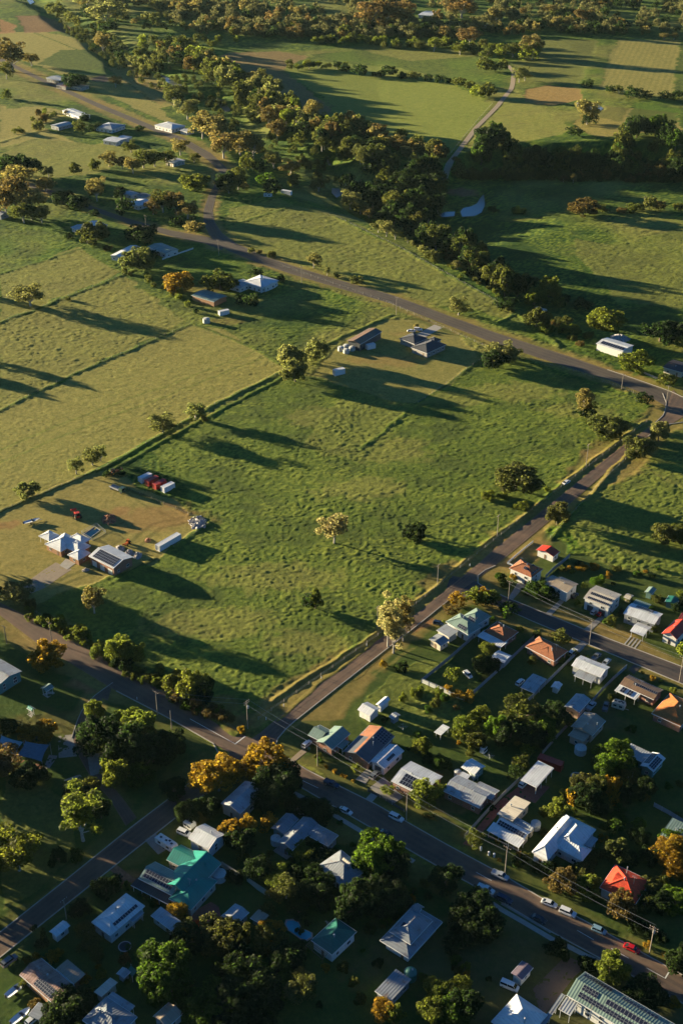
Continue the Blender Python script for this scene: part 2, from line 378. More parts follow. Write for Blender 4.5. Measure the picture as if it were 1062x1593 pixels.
ZN['dry'] += base_dry; ZN['lush'] += sstep(.5, .8, vnoise(X/40+9, Y/40, 23))*.4
# paddocks
zone([(-80,690),(0,640),(117,582),(295,506),(350,512),(432,566),(440,577),(330,630),(160,725),(0,796),(-80,830)], dry=.8, amp=.15)
zone([(0,505),(193,430),(290,500),(117,580),(0,640)], dry=.62, amp=.28)
zone([(0,430),(120,385),(190,425),(0,502)], dry=.6, amp=.25)
zone([(0,160),(40,190),(130,225),(60,215),(0,230)], dry=1, amp=.12)
zone([(0,75),(60,62),(100,70),(170,105),(165,80),(240,115),(300,165),(250,170),(285,205),(120,125),(0,80)], dry=.9, amp=.12)
zone([(0,50),(70,50),(160,75),(220,100),(150,105),(0,78)], dry=1, amp=.1)
zone([(60,100),(95,78),(170,85),(185,105),(170,118),(115,112)], dry=.15, amp=.12)
zone([(160,103),(215,103),(280,150),(250,165),(200,140),(180,118)], dry=.85, dirt=.25, amp=.1)
zone([(0,240),(60,215),(150,225),(200,215),(240,235),(150,270),(60,280),(0,262)], dry=.6, lush=.6, amp=.2)
zone([(0,170),(60,165),(110,175),(60,200),(0,215)], dry=1, amp=.1)
zone([(25,25),(85,30),(125,52),(80,50),(40,52)], dirt=.75, mown=1, till=.3, amp=.05)
zone([(0,30),(25,40),(20,52),(0,52)], dirt=.8, amp=.05)
zone([(140,121),(165,117),(176,124),(160,129),(143,127)], dirt=.95, till=1, mown=1, dry=0, amp=.05)
zone([(320,95),(360,82),(430,80),(480,88),(440,108),(490,150),(520,175),(490,185),(440,165),(380,125)], dry=.85, dirt=.62, till=.55, amp=.08)
zone([(430,110),(500,95),(620,105),(700,128),(763,163),(697,243),(640,225),(560,200),(500,185),(520,165),(470,130)], dry=.5, lush=1, amp=.10)
zone([(480,85),(640,72),(760,85),(790,110),(720,130),(600,100),(500,92)], dry=.15, amp=.12)
zone([(560,78),(700,75),(760,85),(640,95)], dry=.5, amp=.12)
zone([(775,170),(800,140),(890,200),(870,235),(720,245),(735,205)], dry=.6, lush=.6, amp=.2)
zone([(840,62),(930,62),(900,135),(820,125),(800,100)], dry=.4, crop=.4, mown=.5, amp=.06)
zone([(960,62),(1058,62),(1045,150),(930,140)], dry=1, crop=1, amp=.05)
zone([(1060,60),(1120,60),(1120,150),(1048,150)], dry=.2, crop=.6, amp=.06)
zone([(815,140),(850,133),(900,138),(905,155),(860,165),(820,160)], dirt=.5, dry=.8, mown=1, amp=.05)
zone([(900,180),(940,165),(1050,175),(1062,235),(1020,232),(940,215),(890,200)], dry=.8, dirt=.12, mown=.5, amp=.12)
zone([(920,165),(980,163),(965,190),(930,182)], dry=.3, amp=.15)
zone([(985,160),(1055,170),(1050,205),(975,190)], dry=.1, lush=.6, crop=.5, amp=.1)
zone([(355,325),(430,310),(560,350),(680,420),(800,485),(780,515),(640,465),(500,420),(400,400),(355,372)], dry=.45, lush=.3, amp=.3)
zone([(880,370),(960,385),(1062,350),(1062,480),(950,470),(850,430)], dry=.35, amp=.28)
zone([(560,360),(800,330),(830,430),(800,470),(680,410)], dry=.2, amp=.2)
zone([(240,700),(330,640),(445,580),(530,590),(620,640),(740,570),(800,560),(1000,620),(1010,655),(760,850),(650,945),(590,992),(406,1135),(385,1145),(210,1045),(40,945),(185,895),(325,815)], dry=.16, lush=.25, amp=.23)
for q in [(500,650,25,14),(600,700,30,18),(430,900,35,14),(330,970,30,12),(700,620,30,12),(800,610,35,14),(560,760,28,14),(480,1000,20,10),(900,640,24,10)]: blob(*q, dry=.45)
zone([(500,640),(580,600),(650,628),(560,720),(470,700)], dry=.35, amp=.3)
zone([(870,800),(960,730),(1062,660),(1120,650),(1120,880),(1062,900),(960,880),(900,850)], dry=.28, amp=.3)
zone([(620,470),(720,480),(800,500),(870,560),(800,545),(700,500)], dry=.1, amp=.3)
# farmyard, house yards
zone([(-60,830),(0,795),(100,750),(165,733),(200,745),(327,815),(270,850),(235,880),(150,905),(60,935),(0,950),(-60,935)], dry=.95, dirt=.10, mown=1, lush=0, amp=.05)
blob(245,805,26,13, dirt=.5); blob(225,820,16,7, dirt=.35); blob(185,795,10,6, dirt=.6); blob(270,800,14,8, dirt=.5); blob(5,815,8,5, dirt=.6)
zone([(485,585),(540,520),(610,495),(700,505),(745,562),(650,628),(590,620)], dry=.8, mown=1, lush=0, amp=.05)
blob(600,560,22,9, dirt=.3); blob(650,520,16,6, dirt=.25); blob(320,450,20,10, dirt=.3); blob(350,500,18,7, dirt=.25)
# village lots
zone([(-60,1010),(0,962),(60,1003),(181,1077),(264,1120),(340,1162),(305,1210),(207,1284),(0,1450),(-60,1490)], mown=.9, dry=.05, lush=.3, amp=.10)
zone([(-60,1510),(0,1491),(200,1331),(320,1236),(400,1186),(460,1222),(591,1297),(742,1382),(1110,1590),(1110,1800),(-60,1800)], mown=1, dry=.05, lush=.2, amp=.05)
zone([(430,1145),(602,1010),(712,923),(735,931),(831,969),(1150,1103),(1150,1560),(900,1430),(780,1361),(580,1250),(436,1173)], mown=1, dry=.08, lush=.2, amp=.05)
zone([(741,898),(771,865),(830,815),(890,860),(960,885),(1080,905),(1120,920),(1120,1060),(910,979),(758,916)], mown=1, dry=.12, lush=.2, amp=.05)
zone([(700,1100),(740,1040),(640,1030),(600,1050),(560,1120),(640,1150)], dry=.25, mown=.5, amp=.15)
zone([(640,1080),(700,1075),(720,1100),(690,1140),(640,1110)], dry=.35, mown=.1, amp=.35)
zone([(0,1180),(60,1210),(120,1260),(120,1330),(40,1400),(0,1420)], dry=.3, amp=.2)
zone([(600,352),(700,335),(880,345),(900,400),(960,470),(1062,500),(1062,520),(900,500),(800,470),(700,415)], dry=0, lush=0, amp=.2)  # creek valley, not lots: dry and lush cleared so its colour carries the shade
# bare earth
blob(640,975,7,5, dirt=.9); blob(651,969,6,4, dirt=.9); blob(790,862,9,16, dirt=.55, dry=.8); blob(815,838,9,20, dirt=.45, dry=.9); blob(775,868,8,9, dry=.9)
blob(147,1063,9,5, dirt=.95); blob(215,1368,7,3, dirt=1); blob(200,1360,5,3, dirt=.7); blob(375,1120,8,6, dirt=.5); blob(352,1098,7,5, dirt=.4)
blob(720,300,14,12, dirt=.95, till=.5); blob(1000,390,60,24, dry=.3); blob(870,1560,40,12, dirt=.3, till=.8); blob(740,1490,40,16, dirt=.3, till=.8)
blob(700,1250,14,4, dirt=.35); blob(935,1110,10,12, dirt=.3, till=.6); blob(60,1130,20,8, dirt=.2)
# long grass ridges along fence lines
for pl, w, h in [([(398,1112),(429,1086),(587,985),(650,935),(730,868),(860,765),(955,690),(1005,655)], 1.5, 1.1), ([(-40,817),(0,797),(165,727),(330,632),(440,578)], 2.2, .9), ([(170,735),(330,645),(445,585)], 2.0, .7), ([(0,640),(117,582),(295,506)], 1.8, .6), ([(0,503),(193,428),(210,420)], 2, .6),
        ([(0,427),(127,387)], 1.6, .5), ([(355,352),(465,318)], 1.6, .6), ([(522,338),(620,385),(700,430),(800,485)], 1.8, 1.1), ([(770,505),(812,482)], 2, 1), ([(440,577),(520,530),(610,490)], 1.8, .8),
        ([(745,562),(650,628),(560,700)], 1.6, .5), ([(200,760),(327,815)], 2, .7), ([(327,815),(270,852)], 1.8, .7), ([(185,902),(240,870)], 2.2, .8), ([(700,1092),(640,1072)], 1.4, .4),
        ([(40,945),(130,995),(210,1045),(300,1095),(370,1140)], 2.6, .9), ([(300,505),(330,515),(390,540),(432,566)], 1.8, .5), ([(800,485),(870,540)], 3, 1.2), ([(830,505),(900,520)], 3, 1.2),
        ([(0,165),(60,160),(115,160)], 2, .8), ([(0,222),(60,205)], 2, .8), ([(855,840),(935,750),(990,690)], 2.2, 1.1), ([(430,1120),(470,1085),(640,952),(735,868)], 1.2, .35), ([(0,30),(150,90),(240,160)], 2, .6)]:
    stripe(pl, w*.7, h*.42, dry=.1)
for pl, w in [([(0,970),(60,1012),(181,1083)], 4), ([(420,1147),(500,1085),(602,1014),(640,983)], 1.2), ([(395,1130),(490,1060),(640,948),(735,872)], 2.2), ([(775,876),(881,793),(960,728)], 2.5), ([(740,862),(863,770),(959,692)], 1.5)]:
    stripe(pl, w*.8, 0, dirt=.28, dry=.6)
for pl, w in [([(522,452),(766,540),(944,597)], 3), ([(457,408),(610,455),(766,509),(944,568)], 3)]: stripe(pl, w, 0, dry=.35)
for pl, w in [([(0,700),(120,650),(260,600),(400,545)], 1.0), ([(0,720),(130,665),(270,612),(410,556)], 1.0), ([(90,905),(180,860),(240,815),(300,800)], 1.0), ([(95,912),(190,868),(250,822),(310,808)], 1.0), ([(180,750),(230,790),(290,812)], .9), ([(560,540),(620,560),(680,540)], .8), ([(930,690),(1062,760)], .8), ([(440,1140),(560,1060),(640,1010)], .7)]:
    stripe(pl, w*1.1, 0, dry=.5)
# flatten under roads
rd = np.full(X.shape, 1e9)
idx = np.where(near)[0]
for cl, wd in RC:
    d, w = seg_dist(X[idx], Y[idx], cl, wd); rd[idx] = np.minimum(rd[idx], d-w)
vg = (1-sstep(1.0, 5.0, rd+(vnoise(X/4, Y/4, 51)-.5)*5))*(.35+.65*vnoise(X/14, Y/14, 52)); ZN['dirt'] = np.maximum(ZN['dirt'], vg*np.where(Y < 330, .15, .42)); ZN['dry'] = np.maximum(ZN['dry'], vg*np.where(Y < 330, .3, .7))
tp = W2(DIRT['farm_track'][0]); dtr = seg_dist(X[idx], Y[idx], tp)
flatm = np.ones(X.shape); flatm = sstep(.2, 2.5, rd)
tm = np.ones(X.shape); tm[idx] = sstep(1.5, 3.0, dtr)
# tussocks: real relief, so that the low sun picks them out
n1 = vnoise(X/3.1, Y/2.3, 31); n2 = vnoise(X/1.0+7, Y/.9, 32); n3 = vnoise(X/9, Y/7, 33); n4 = vnoise(X/.5, Y/.5, 34)
tus = (np.maximum(0, n1-.5)*.25+np.maximum(0, n2-.5)*1.7+n4*.7+(n3-.4)*.06)
patch = .75+.4*sstep(.3, .75, vnoise(X/13, Y/10, 35)*.6+vnoise(X/45, Y/40, 36)*.4)
Z = Z+tus*amp*patch*1.25*flatm*tm*(Y < 2100)
for nm, t, c, z in POND:
    pg = [flat(px, py, z) for px, py in pts(t, *c)]; mx = [q[0] for q in pg]; my = [q[1] for q in pg]
    k = np.where((X > min(mx)-25) & (X < max(mx)+25) & (Y > min(my)-25) & (Y < max(my)+25))[0]
    dd = seg_dist(X[k], Y[k], pg+pg[:1]); ins = inpoly(X[k], Y[k], pg); dd = np.where(ins, -dd, dd)
    Z[k] = np.where(dd < 1.0, np.minimum(Z[k], z-.5), np.where(dd < 20, np.minimum(Z[k], z+.25+np.maximum(0, dd-1)*.25), Z[k]))
gz = Z.reshape(shp)
V = np.stack([X, Y, Z], 1)
i = np.arange(NR-1)[:, None]*NC+np.arange(NC-1)[None, :]; i = i.ravel()
F = np.stack([i, i+1, i+NC+1, i+NC], 1)
def ground_mat():
    m, t, b = newmat('ground'); co = objco(t)
    fine = math_(t, 'ADD', math_(t, 'MULTIPLY', noise(t, .75, 5, .75, co), .6), math_(t, 'MULTIPLY', noise(t, .22, 4, .7, co), .4)); mid = noise(t, .11, 4, .6, co); tex = noise(t, .33, 5, .7, co)
    green = ramp(t, fine, [(.41, (.009,.034,.006)), (.5, (.032,.080,.009)), (.60, (.125,.175,.017))])
    green = mixc(t, ramp(t, mid, [(.35, (0,0,0)), (.65, (.5,.5,.5))]), green, (.075,.115,.015))
    dryc = ramp(t, fine, [(.3, (.13,.13,.028)), (.7, (.44,.36,.10))])
    dirtc = ramp(t, tex, [(.3, (.20,.085,.032)), (.7, (.42,.21,.085))])
    till = ramp(t, tex, [(.3, (.075,.05,.038)), (.7, (.16,.11,.08))])
    lush = ramp(t, fine, [(.3, (.04,.12,.008)), (.7, (.13,.235,.014))])
    mown = ramp(t, fine, [(.3, (.020,.050,.011)), (.7, (.040,.076,.015))])
    c = mixc(t, attr(t, 'lush'), green, lush)
    c = mixc(t, math_(t, 'MULTIPLY', attr(t, 'rough'), .68), c, (.013,.048,.009))  # dark green: patchy rough grass, plus shade painted over the creek valley
    c = mixc(t, attr(t, 'tuft'), c, (.19,.24,.028))
    c = mixc(t, math_(t, 'MULTIPLY', attr(t, 'mown'), .8), c, mown)
    c = mixc(t, math_(t, 'MULTIPLY', attr(t, 'mown'), ramp(t, noise(t, .13, 6, .7, co), [(.48, (0,0,0)), (.72, (.4,.4,.4))])), c, (.085,.09,.028))
    dw = math_(t, 'MULTIPLY', attr(t, 'dry'), math_(t, 'ADD', .55, math_(t, 'MULTIPLY', tex, .9))); dw.node.use_clamp = True
    c = mixc(t, dw, c, dryc)
    # mowing / sowing lines on the cropped fields
    sep = t.nodes.new('ShaderNodeSeparateXYZ'); t.links.new(co, sep.inputs[0])
    ln = math_(t, 'SINE', math_(t, 'ADD', math_(t, 'MULTIPLY', math_(t, 'SUBTRACT', sep.outputs[0], math_(t, 'MULTIPLY', sep.outputs[1], .30)), 1.1), math_(t, 'MULTIPLY', mid, 3)))
    c = mixc(t, math_(t, 'MULTIPLY', math_(t, 'MULTIPLY', attr(t, 'crop'), .16), math_(t, 'GREATER_THAN', ln, .1)), c, (.06,.085,.02))
    dirt = attr(t, 'dirt')
    dd = mixc(t, attr(t, 'till'), dirtc, till)
    c = mixc(t, dirt, c, dd)
    t.links.new(c, b.inputs['Base Color']); b.inputs['Roughness'].default_value = .95; b.inputs['Specular IOR Level'].default_value = .1
    bump(t, b, math_(t, 'MULTIPLY', noise(t, 2.6, 4, .7, co), math_(t, 'SUBTRACT', 1.05, math_(t, 'MULTIPLY', attr(t, 'mown'), .75))), .5, .35)
ground_mat()
pm = sstep(.3, .7, vnoise(X/24, Y/15, 61)*.6+vnoise(X/8, Y/6, 62)*.4)
ZN['tuft'] = np.clip((np.maximum(0, n2-.45)*2.2+np.maximum(0, n4-.6)*1.2)*(.25+.9*pm)*(amp > .12), 0, 1)
valley_shade = inpoly(nx, ny, W2([(600,352),(690,335),(740,300),(800,275),(1100,275),(1100,335),(960,340),(880,345),(870,400),(960,470),(1062,500),(1062,520),(900,500),(800,470),(700,415)]))  # mask where the creek valley's shade is put into the ground colour
ZN['rough'] = np.maximum(valley_shade*1.0, np.clip(sstep(.42, .72, vnoise(X/17+5, Y/13, 41)*.55+vnoise(X/6, Y/5, 42)*.45), 0, 1)*(amp > .15))  # painted valley shade joined with random patches of rough grass
me = npmesh('ground', V, F, ['ground'], smooth=True)
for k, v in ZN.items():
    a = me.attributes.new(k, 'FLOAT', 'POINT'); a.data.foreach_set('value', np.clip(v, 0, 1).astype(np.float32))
struct(link('ground', me))
def gz_at(x, y): return float(terr(x, y))
# ------------------------------------------------------------------ roads
def road_mat(name, col, pink, dust):
    m, t, b = newmat(name); co = objco(t)
    c = ramp(t, noise(t, .8, 6, .7, co), [(.3, tuple(q*.8 for q in col)), (.7, tuple(q*1.2 for q in col))])
    c = mixc(t, ramp(t, noise(t, .06, 5, .65, co), [(.38, (0,0,0)), (.7, (dust,)*3)]), c, pink)
    c = mixc(t, ramp(t, noise(t, .35, 5, .7, co), [(.6, (0,0,0)), (.68, (.35,)*3)]), c, tuple(q*.5 for q in col))
    u = attr(t, 'across')                       # dusty shoulders, polished wheel tracks
    e = math_(t, 'MULTIPLY', math_(t, 'ABSOLUTE', math_(t, 'SUBTRACT', u, .5)), 2)
    e = math_(t, 'ADD', e, math_(t, 'MULTIPLY', math_(t, 'SUBTRACT', noise(t, .35, 5, .75, co), .5), .9))
    tr = math_(t, 'SINE', math_(t, 'MULTIPLY', u, 25.1)); c = mixc(t, math_(t, 'MULTIPLY', math_(t, 'GREATER_THAN', tr, .2), .22), c, pink)
    c = mixc(t, ramp(t, e, [(.72, (0,0,0)), (1.0, (.75,.75,.75))]), c, pink)
    t.links.new(c, b.inputs['Base Color']); b.inputs['Roughness'].default_value = .85; b.inputs['Specular IOR Level'].default_value = .2
    bump(t, b, noise(t, 3, 4, .7, co), .2, .05)
road_mat('asphalt_old', (.095,.070,.056), (.22,.14,.09), .85); road_mat('asphalt', (.055,.052,.052), (.14,.10,.075), .5); road_mat('gravel', (.30,.24,.17), (.34,.26,.17), .4)
road_mat('asphalt_far', (.085,.070,.058), (.16,.125,.085), .5)
def strip(name, A, B, mat, z, n=None, across=6):
    if len(A) != len(B): A = resample(A, 30); B = resample(B, 30)
    A = [Vector(p[:2]) for p in A]; B = [Vector(p[:2]) for p in B]
    AA = []; BB = []
    for k in range(len(A)-1):
        m = max(1, int((A[k+1]-A[k]).length/4))
        for q in range(m): AA.append(A[k].lerp(A[k+1], q/m)); BB.append(B[k].lerp(B[k+1], q/m))
    AA.append(A[-1]); BB.append(B[-1])
    V = []; U = []
    for a, b in zip(AA, BB):
        for q in range(across+1):
            p = a.lerp(b, q/across); V.append((p.x, p.y, gz_at(p.x, p.y)+z)); U.append(q/across)
    F = [(i*(across+1)+q, i*(across+1)+q+1, (i+1)*(across+1)+q+1, (i+1)*(across+1)+q) for i in range(len(AA)-1) for q in range(across)]
    me = npmesh(name, V, F, [mat]); at = me.attributes.new('across', 'FLOAT', 'POINT'); at.data.foreach_set('value', U)
    return struct(link(name, me)), AA, BB
RM = dict(cross_road=('asphalt_old', .060), main_road=('asphalt_old', .066), street=('asphalt', .054), country_road=('asphalt_far', .050), side_road=('asphalt_far', .045), park_road=('asphalt_old', .048))
EDGE = {}
for k, (a, b) in ROAD.items():
    o, AA, BB = strip(k, W2(a), W2(b), RM[k][0], RM[k][1]); EDGE[k] = (AA, BB)
def kerb(name, pl, w=.35, h=.15, mat='pale_concrete'):
    mb = MB(); pl = [Vector(p[:2]) for p in pl]
    for a, b in zip(pl[:-1], pl[1:]):
        if (b-a).length < .05: continue
        mb.beam((a.x, a.y, gz_at(a.x, a.y)+h/2+.02), (b.x, b.y, gz_at(b.x, b.y)+h/2+.02), w, h)
    return struct(mb.build(name, mat))
def kp(name, t, *c, **k):
    q = W2(pts(t, *c)); n = max(8, int(sum(math.hypot(q[i+1][0]-q[i][0], q[i+1][1]-q[i][1]) for i in range(len(q)-1))/5))
    return kerb(name, resample(q, n), **k)
kp('kerb', 'f', 445,1195, 427,1172, 427,1157, 436,1143, 452,1127, 520,1073, 602,1009, 650,972, 712,922, 735,930, 775,943, 831,968, 961,1022, 1150,1102)
kp('kerb', 'f', 427,1160, 438,1174, 481,1200, 580,1249, 696,1315, 780,1360, 841,1397, 900,1428, 1030,1500, 1110,1545)
kp('kerb', 'f', 1150,1071, 1062,1038, 910,980, 791,931, 758,917, 743,908, 741,898, 747,890, 770,880)
kp('kerb', 'f', 461,1221, 591,1296, 666,1340, 742,1381, 857,1450, 1019,1538, 1110,1588)
kp('kerb', 'f', 0,1490, 110,1402, 200,1330, 279,1268, 335,1222); kp('kerb', 'f', 0,1451, 103,1369, 207,1285, 305,1211, 335,1190)
kp('kerb', 'f', 335,1190, 341,1178, 338,1160, 264,1118, 181,1075)
kp('kerb', 'f', 1017,659, 1032,645, 1036,628, 1030,612); kp('kerb', 'f', 1007,679, 1022,668, 1040,660, 1080,654); kp('kerb', 'f', 944,575, 1000,594, 1040,608, 1110,640)
kp('kerb', 'f', 176,1062, 150,1080, 130,1100, 119,1125, 112,1148, w=.25)
def slab(name, mat, t, *c, z=.03):
    q = PT(t, *c); V = [(p.x, p.y, p.z+z+.03) for p in q]; V2 = [(p.x, p.y, p.z-.25) for p in q]; n = len(q)
    mb = MB(); mb.add(V+V2, [tuple(range(n)), tuple(range(2*n-1, n-1, -1))]+[(k, n+k, n+(k+1) % n, (k+1) % n) for k in range(n)])
    return struct(mb.build(name, mat))
def path(name, mat, w, t, *c, z=.05):
    q = resample(W2(pts(t, *c)), 24); L = []; Rr = []
    for k in range(len(q)):
        d = (q[min(k+1, len(q)-1)]-q[max(k-1, 0)]).normalized(); nn = Vector((-d.y, d.x))*w/2; L.append(q[k]+nn); Rr.append(q[k]-nn)
    return strip(name, L, Rr, mat, z, across=4)[0]
path('farm_track', 'gravel', 4.4, 'f', 640,272, 657,274, 690,263, 710,239, 741,198, 771,168, 796,137, 799,112, 789,102, z=.3)
path('footpath', 'pale_concrete', 1.6, 'v3', 205,408, 262,437, 355,490, 505,580, 560,612, 700,692)
path('footpath', 'pale_concrete', 1.6, 'v2', -60,470, 0,510, 140,590, 300,685, 400,730, 560,815)
path('footpath', 'concrete', 1.2, 'v2', 0,470, 130,545, 290,640)
path('driveway', 'gravel', 9, 'x2', -60,660, 60,610, 200,510, 310,440, z=.06)
slab('driveway', 'pale_concrete', 'x2', 270,435, 330,370, 440,405, 345,475, z=.07)
slab('driveway', 'pale_concrete', 'w2', 640,150, 740,95, 790,112, 685,170)
slab('driveway', 'concrete', 'v1', 355,245, 430,175, 455,180, 385,255); slab('driveway', 'concrete', 'v1', 553,325, 640,255, 660,265, 585,338)
slab('driveway', 'concrete', 'v1', 165,165, 215,85, 255,100, 190,172); slab('driveway', 'concrete', 'v1', 470,445, 545,385, 572,400, 500,470)
for k in range(4):
    x = 757+k*17; slab('driveway', 'pale_concrete', 'v1', x,402+k*7, x+33,362+k*6, x+40,365+k*6, x+7,405+k*7)
slab('driveway', 'asphalt', 'y4', 500,140, 560,90, 620,120, 560,190); slab('driveway', 'gravel', 'v3', 188,270, 240,225, 258,238, 208,278, z=.035)
slab('driveway', 'pale_concrete', 'v3', 495,438, 525,405, 550,420, 525,448); slab('driveway', 'concrete', 'y8', 600,490, 700,395, 745,440, 680,530)
slab('driveway', 'red_paving', 'u4', 280,825, 330,770, 480,590, 600,500, 640,490, 760,510, 680,600, 560,560, 480,655, 400,750, 340,840)
slab('driveway', 'concrete', 'u2', 160,520, 215,480, 300,560, 235,600); slab('paving', 'concrete', 'y8', 715,560, 830,470, 990,640, 900,700)
slab('patio', 'red_paving', 'x1', 500,700, 680,600, 745,640, 762,710, 700,775, 600,800, 520,770)
slab('driveway', 'soil', 'v8', 450,405, 480,385, 560,445, 530,465); slab('paving', 'concrete', 'u1', 320,90, 400,80, 425,200, 325,210)
slab('paving', 'concrete', 'u1', 480,190, 570,180, 590,280, 500,310); slab('paving', 'concrete', 'u1', 355,330, 440,300, 480,340, 375,390)
slab('driveway', 'concrete', 'w4', -20,0, -10,0, -10,5, -20,5)
slab('paving', 'concrete', 'y5', 262,495, 325,440, 440,530, 390,575); slab('driveway', 'concrete', 'v3', 205,480, 262,437, 300,455, 240,505)
slab('car_park', 'asphalt', 'y6', 240,240, 420,60, 540,110, 470,170, 400,260, 290,400)
slab('driveway', 'concrete', 'y6', 520,75, 545,50, 610,80, 590,112)
def mark(t, x0, y0, x1, y1, w=.14, z=.078):
    a, b = PT(t, x0, y0, x1, y1); d = (b-a); d.z = 0; d.normalize(); s = Vector((-d.y, d.x, 0))*w/2
    MK.add([(p.x, p.y, p.z+z) for p in (a+s, a-s, b-s, b+s)], [(0,1,2,3)])
MK = MB()
mark('v2', 440,630, 540,688); mark('v2', 640,736, 742,795); mark('v2', 846,851, 955,912); mark('v2', 955,913, 977,876, .35); mark('v6', 785,580, 972,684, .2); mark('v6', 970,685, 1013,652, .4)
mark('v3', 215,345, 305,388, .16); mark('v2', -150,290, -60,340); 
struct(MK.build('road_marking', 'trim_white'))
# ------------------------------------------------------------------ water
def water_mat():
    m, t, b = newmat('water'); b.inputs['Base Color'].default_value = (.20,.21,.19,1); b.inputs['Roughness'].default_value = .15; b.inputs['Specular IOR Level'].default_value = .9
    bump(t, b, noise(t, .5, 3, .6, objco(t)), .15, .1)
water_mat()
for nm, t, c, z in POND:
    mb = MB(); mb.add([(*flat(px, py, z), z) for px, py in pts(t, *c)], [tuple(range(len(c)//2))]); struct(mb.build(nm, 'water'))
# ------------------------------------------------------------------ buildings
def fitrect(t, c, z):
    q = []
    for px, py in pts(t, *c):
        zz = 0.0
        for _ in range(3): x, y = flat(px, py, zz+z); zz = float(terr(x, y))
        q.append(Vector((x, y)))
    L, T, Rr, B = q; ctr = (L+T+Rr+B)/4
    ax = ((B-L)+(Rr-T))/2; by = ((T-L)+(Rr-B))/2
    a1 = math.atan2(ax.y, ax.x); a2 = math.atan2(by.y, by.x)-math.pi/2
    w1, w2 = ax.length, by.length
    dd = (a2-a1+math.pi) % (2*math.pi)-math.pi
    return ctr, ax.length, by.length, a1+dd*w2/(w1+w2)
SLOPE = {}
def roof_parts(kind, x0, x1, y0, y1, h, rise):
    """returns roof verts/faces (a folded sheet with thickness), gable triangles for the walls, slope frames"""
    mx, my = (x0+x1)/2, (y0+y1)/2; lx, ly = x1-x0, y1-y0; th = .16
    if kind == 'gx': top = [(x0,y0,h),(x1,y0,h),(x1,y1,h),(x0,y1,h),(x0,my,h+rise),(x1,my,h+rise)]; fc = [(0,1,5,4),(2,3,4,5)]
    elif kind == 'gy': top = [(x0,y0,h),(x1,y0,h),(x1,y1,h),(x0,y1,h),(mx,y0,h+rise),(mx,y1,h+rise)]; fc = [(1,2,5,4),(3,0,4,5)]
    elif kind == 'hip':
        if lx >= ly: e = ly/2; top = [(x0,y0,h),(x1,y0,h),(x1,y1,h),(x0,y1,h),(x0+e,my,h+rise),(x1-e,my,h+rise)]; fc = [(0,1,5,4),(2,3,4,5),(1,2,5),(3,0,4)]
        else: e = lx/2; top = [(x0,y0,h),(x1,y0,h),(x1,y1,h),(x0,y1,h),(mx,y0+e,h+rise),(mx,y1-e,h+rise)]; fc = [(1,2,5,4),(3,0,4,5),(0,1,4),(2,3,5)]
    elif kind == 'skx': top = [(x0,y0,h),(x1,y0,h),(x1,y1,h+rise),(x0,y1,h+rise)]; fc = [(0,1,2,3)]     # low side towards -y
    elif kind == 'sky': top = [(x0,y0,h),(x1,y0,h+rise),(x1,y1,h+rise),(x0,y1,h)]; fc = [(0,1,2,3)]     # low side towards -x
    n = len(top); v = [(a, b, c+th) for a, b, c in top]+[(a, b, c) for a, b, c in top]
    f = list(fc)+[tuple(n+i for i in reversed(q)) for q in fc]
    # close the border
    edges = {}
    for q in fc:
        for i in range(len(q)): edges[(q[i], q[(i+1) % len(q)])] = 1
    for (a, b) in edges:
        if (b, a) not in edges: f.append((b, a, n+a, n+b))
    return v, f
def slope_frame(kind, side, x0, x1, y0, y1, h, rise):
    """point(u,v) on a slope: u along the eave, v up the slope; side s n w e"""
    mx, my = (x0+x1)/2, (y0+y1)/2
    h += .16
    if kind in ('skx',): A, B, C = (x0,y0,h), (x1,y0,h), (x0,y1,h+rise)
    elif kind in ('sky',): A, B, C = (x0,y0,h), (x0,y1,h), (x1,y0,h+rise)
    elif side == 's': A, B, C = (x0,y0,h), (x1,y0,h), (x0,my,h+rise)
    elif side == 'n': A, B, C = (x1,y1,h), (x0,y1,h), (x1,my,h+rise)
    elif side == 'w': A, B, C = (x0,y1,h), (x0,y0,h), (mx,y1,h+rise)
    else: A, B, C = (x1,y0,h), (x1,y1,h), (mx,y0,h+rise)
    A, B, C = Vector(A), Vector(B), Vector(C); return A, B-A, C-A
def solar(parent, fr, u0, u1, v0, v1, cols, rows):
    A, U, Vv = fr; n = U.cross(Vv).normalized()
    if n.z < 0: n = -n
    mb = MB(); gap = .06
    for i in range(cols):
        for j in range(rows):
            a0 = u0+(u1-u0)*i/cols; a1 = u0+(u1-u0)*(i+1)/cols; b0 = v0+(v1-v0)*j/rows; b1 = v0+(v1-v0)*(j+1)/rows
            ga = gap/2/U.length; gb = gap/2/Vv.length
            c = [A+U*p+Vv*q+n*.10 for p, q in ((a0+ga,b0+gb),(a1-ga,b0+gb),(a1-ga,b1-gb),(a0+ga,b1-gb))]
            mb.add([p+n*.05 for p in c]+c, [(0,1,2,3),(0,4,5,1),(1,5,6,2),(2,6,7,3),(3,7,4,0)])
            for (p, q) in ((0,1),(1,2),(2,3),(3,0)):
                mb.add([c[p]+n*.055, c[q]+n*.055, (c[q]+n*.055).lerp(c[(q+1) % 4]+n*.055, .045), (c[p]+n*.055).lerp(c[(p-1) % 4]+n*.055, .045)], [(0,1,2,3)], 1)
    return mb.build('solar_panel', ['solar_cells', 'galv'], parent)
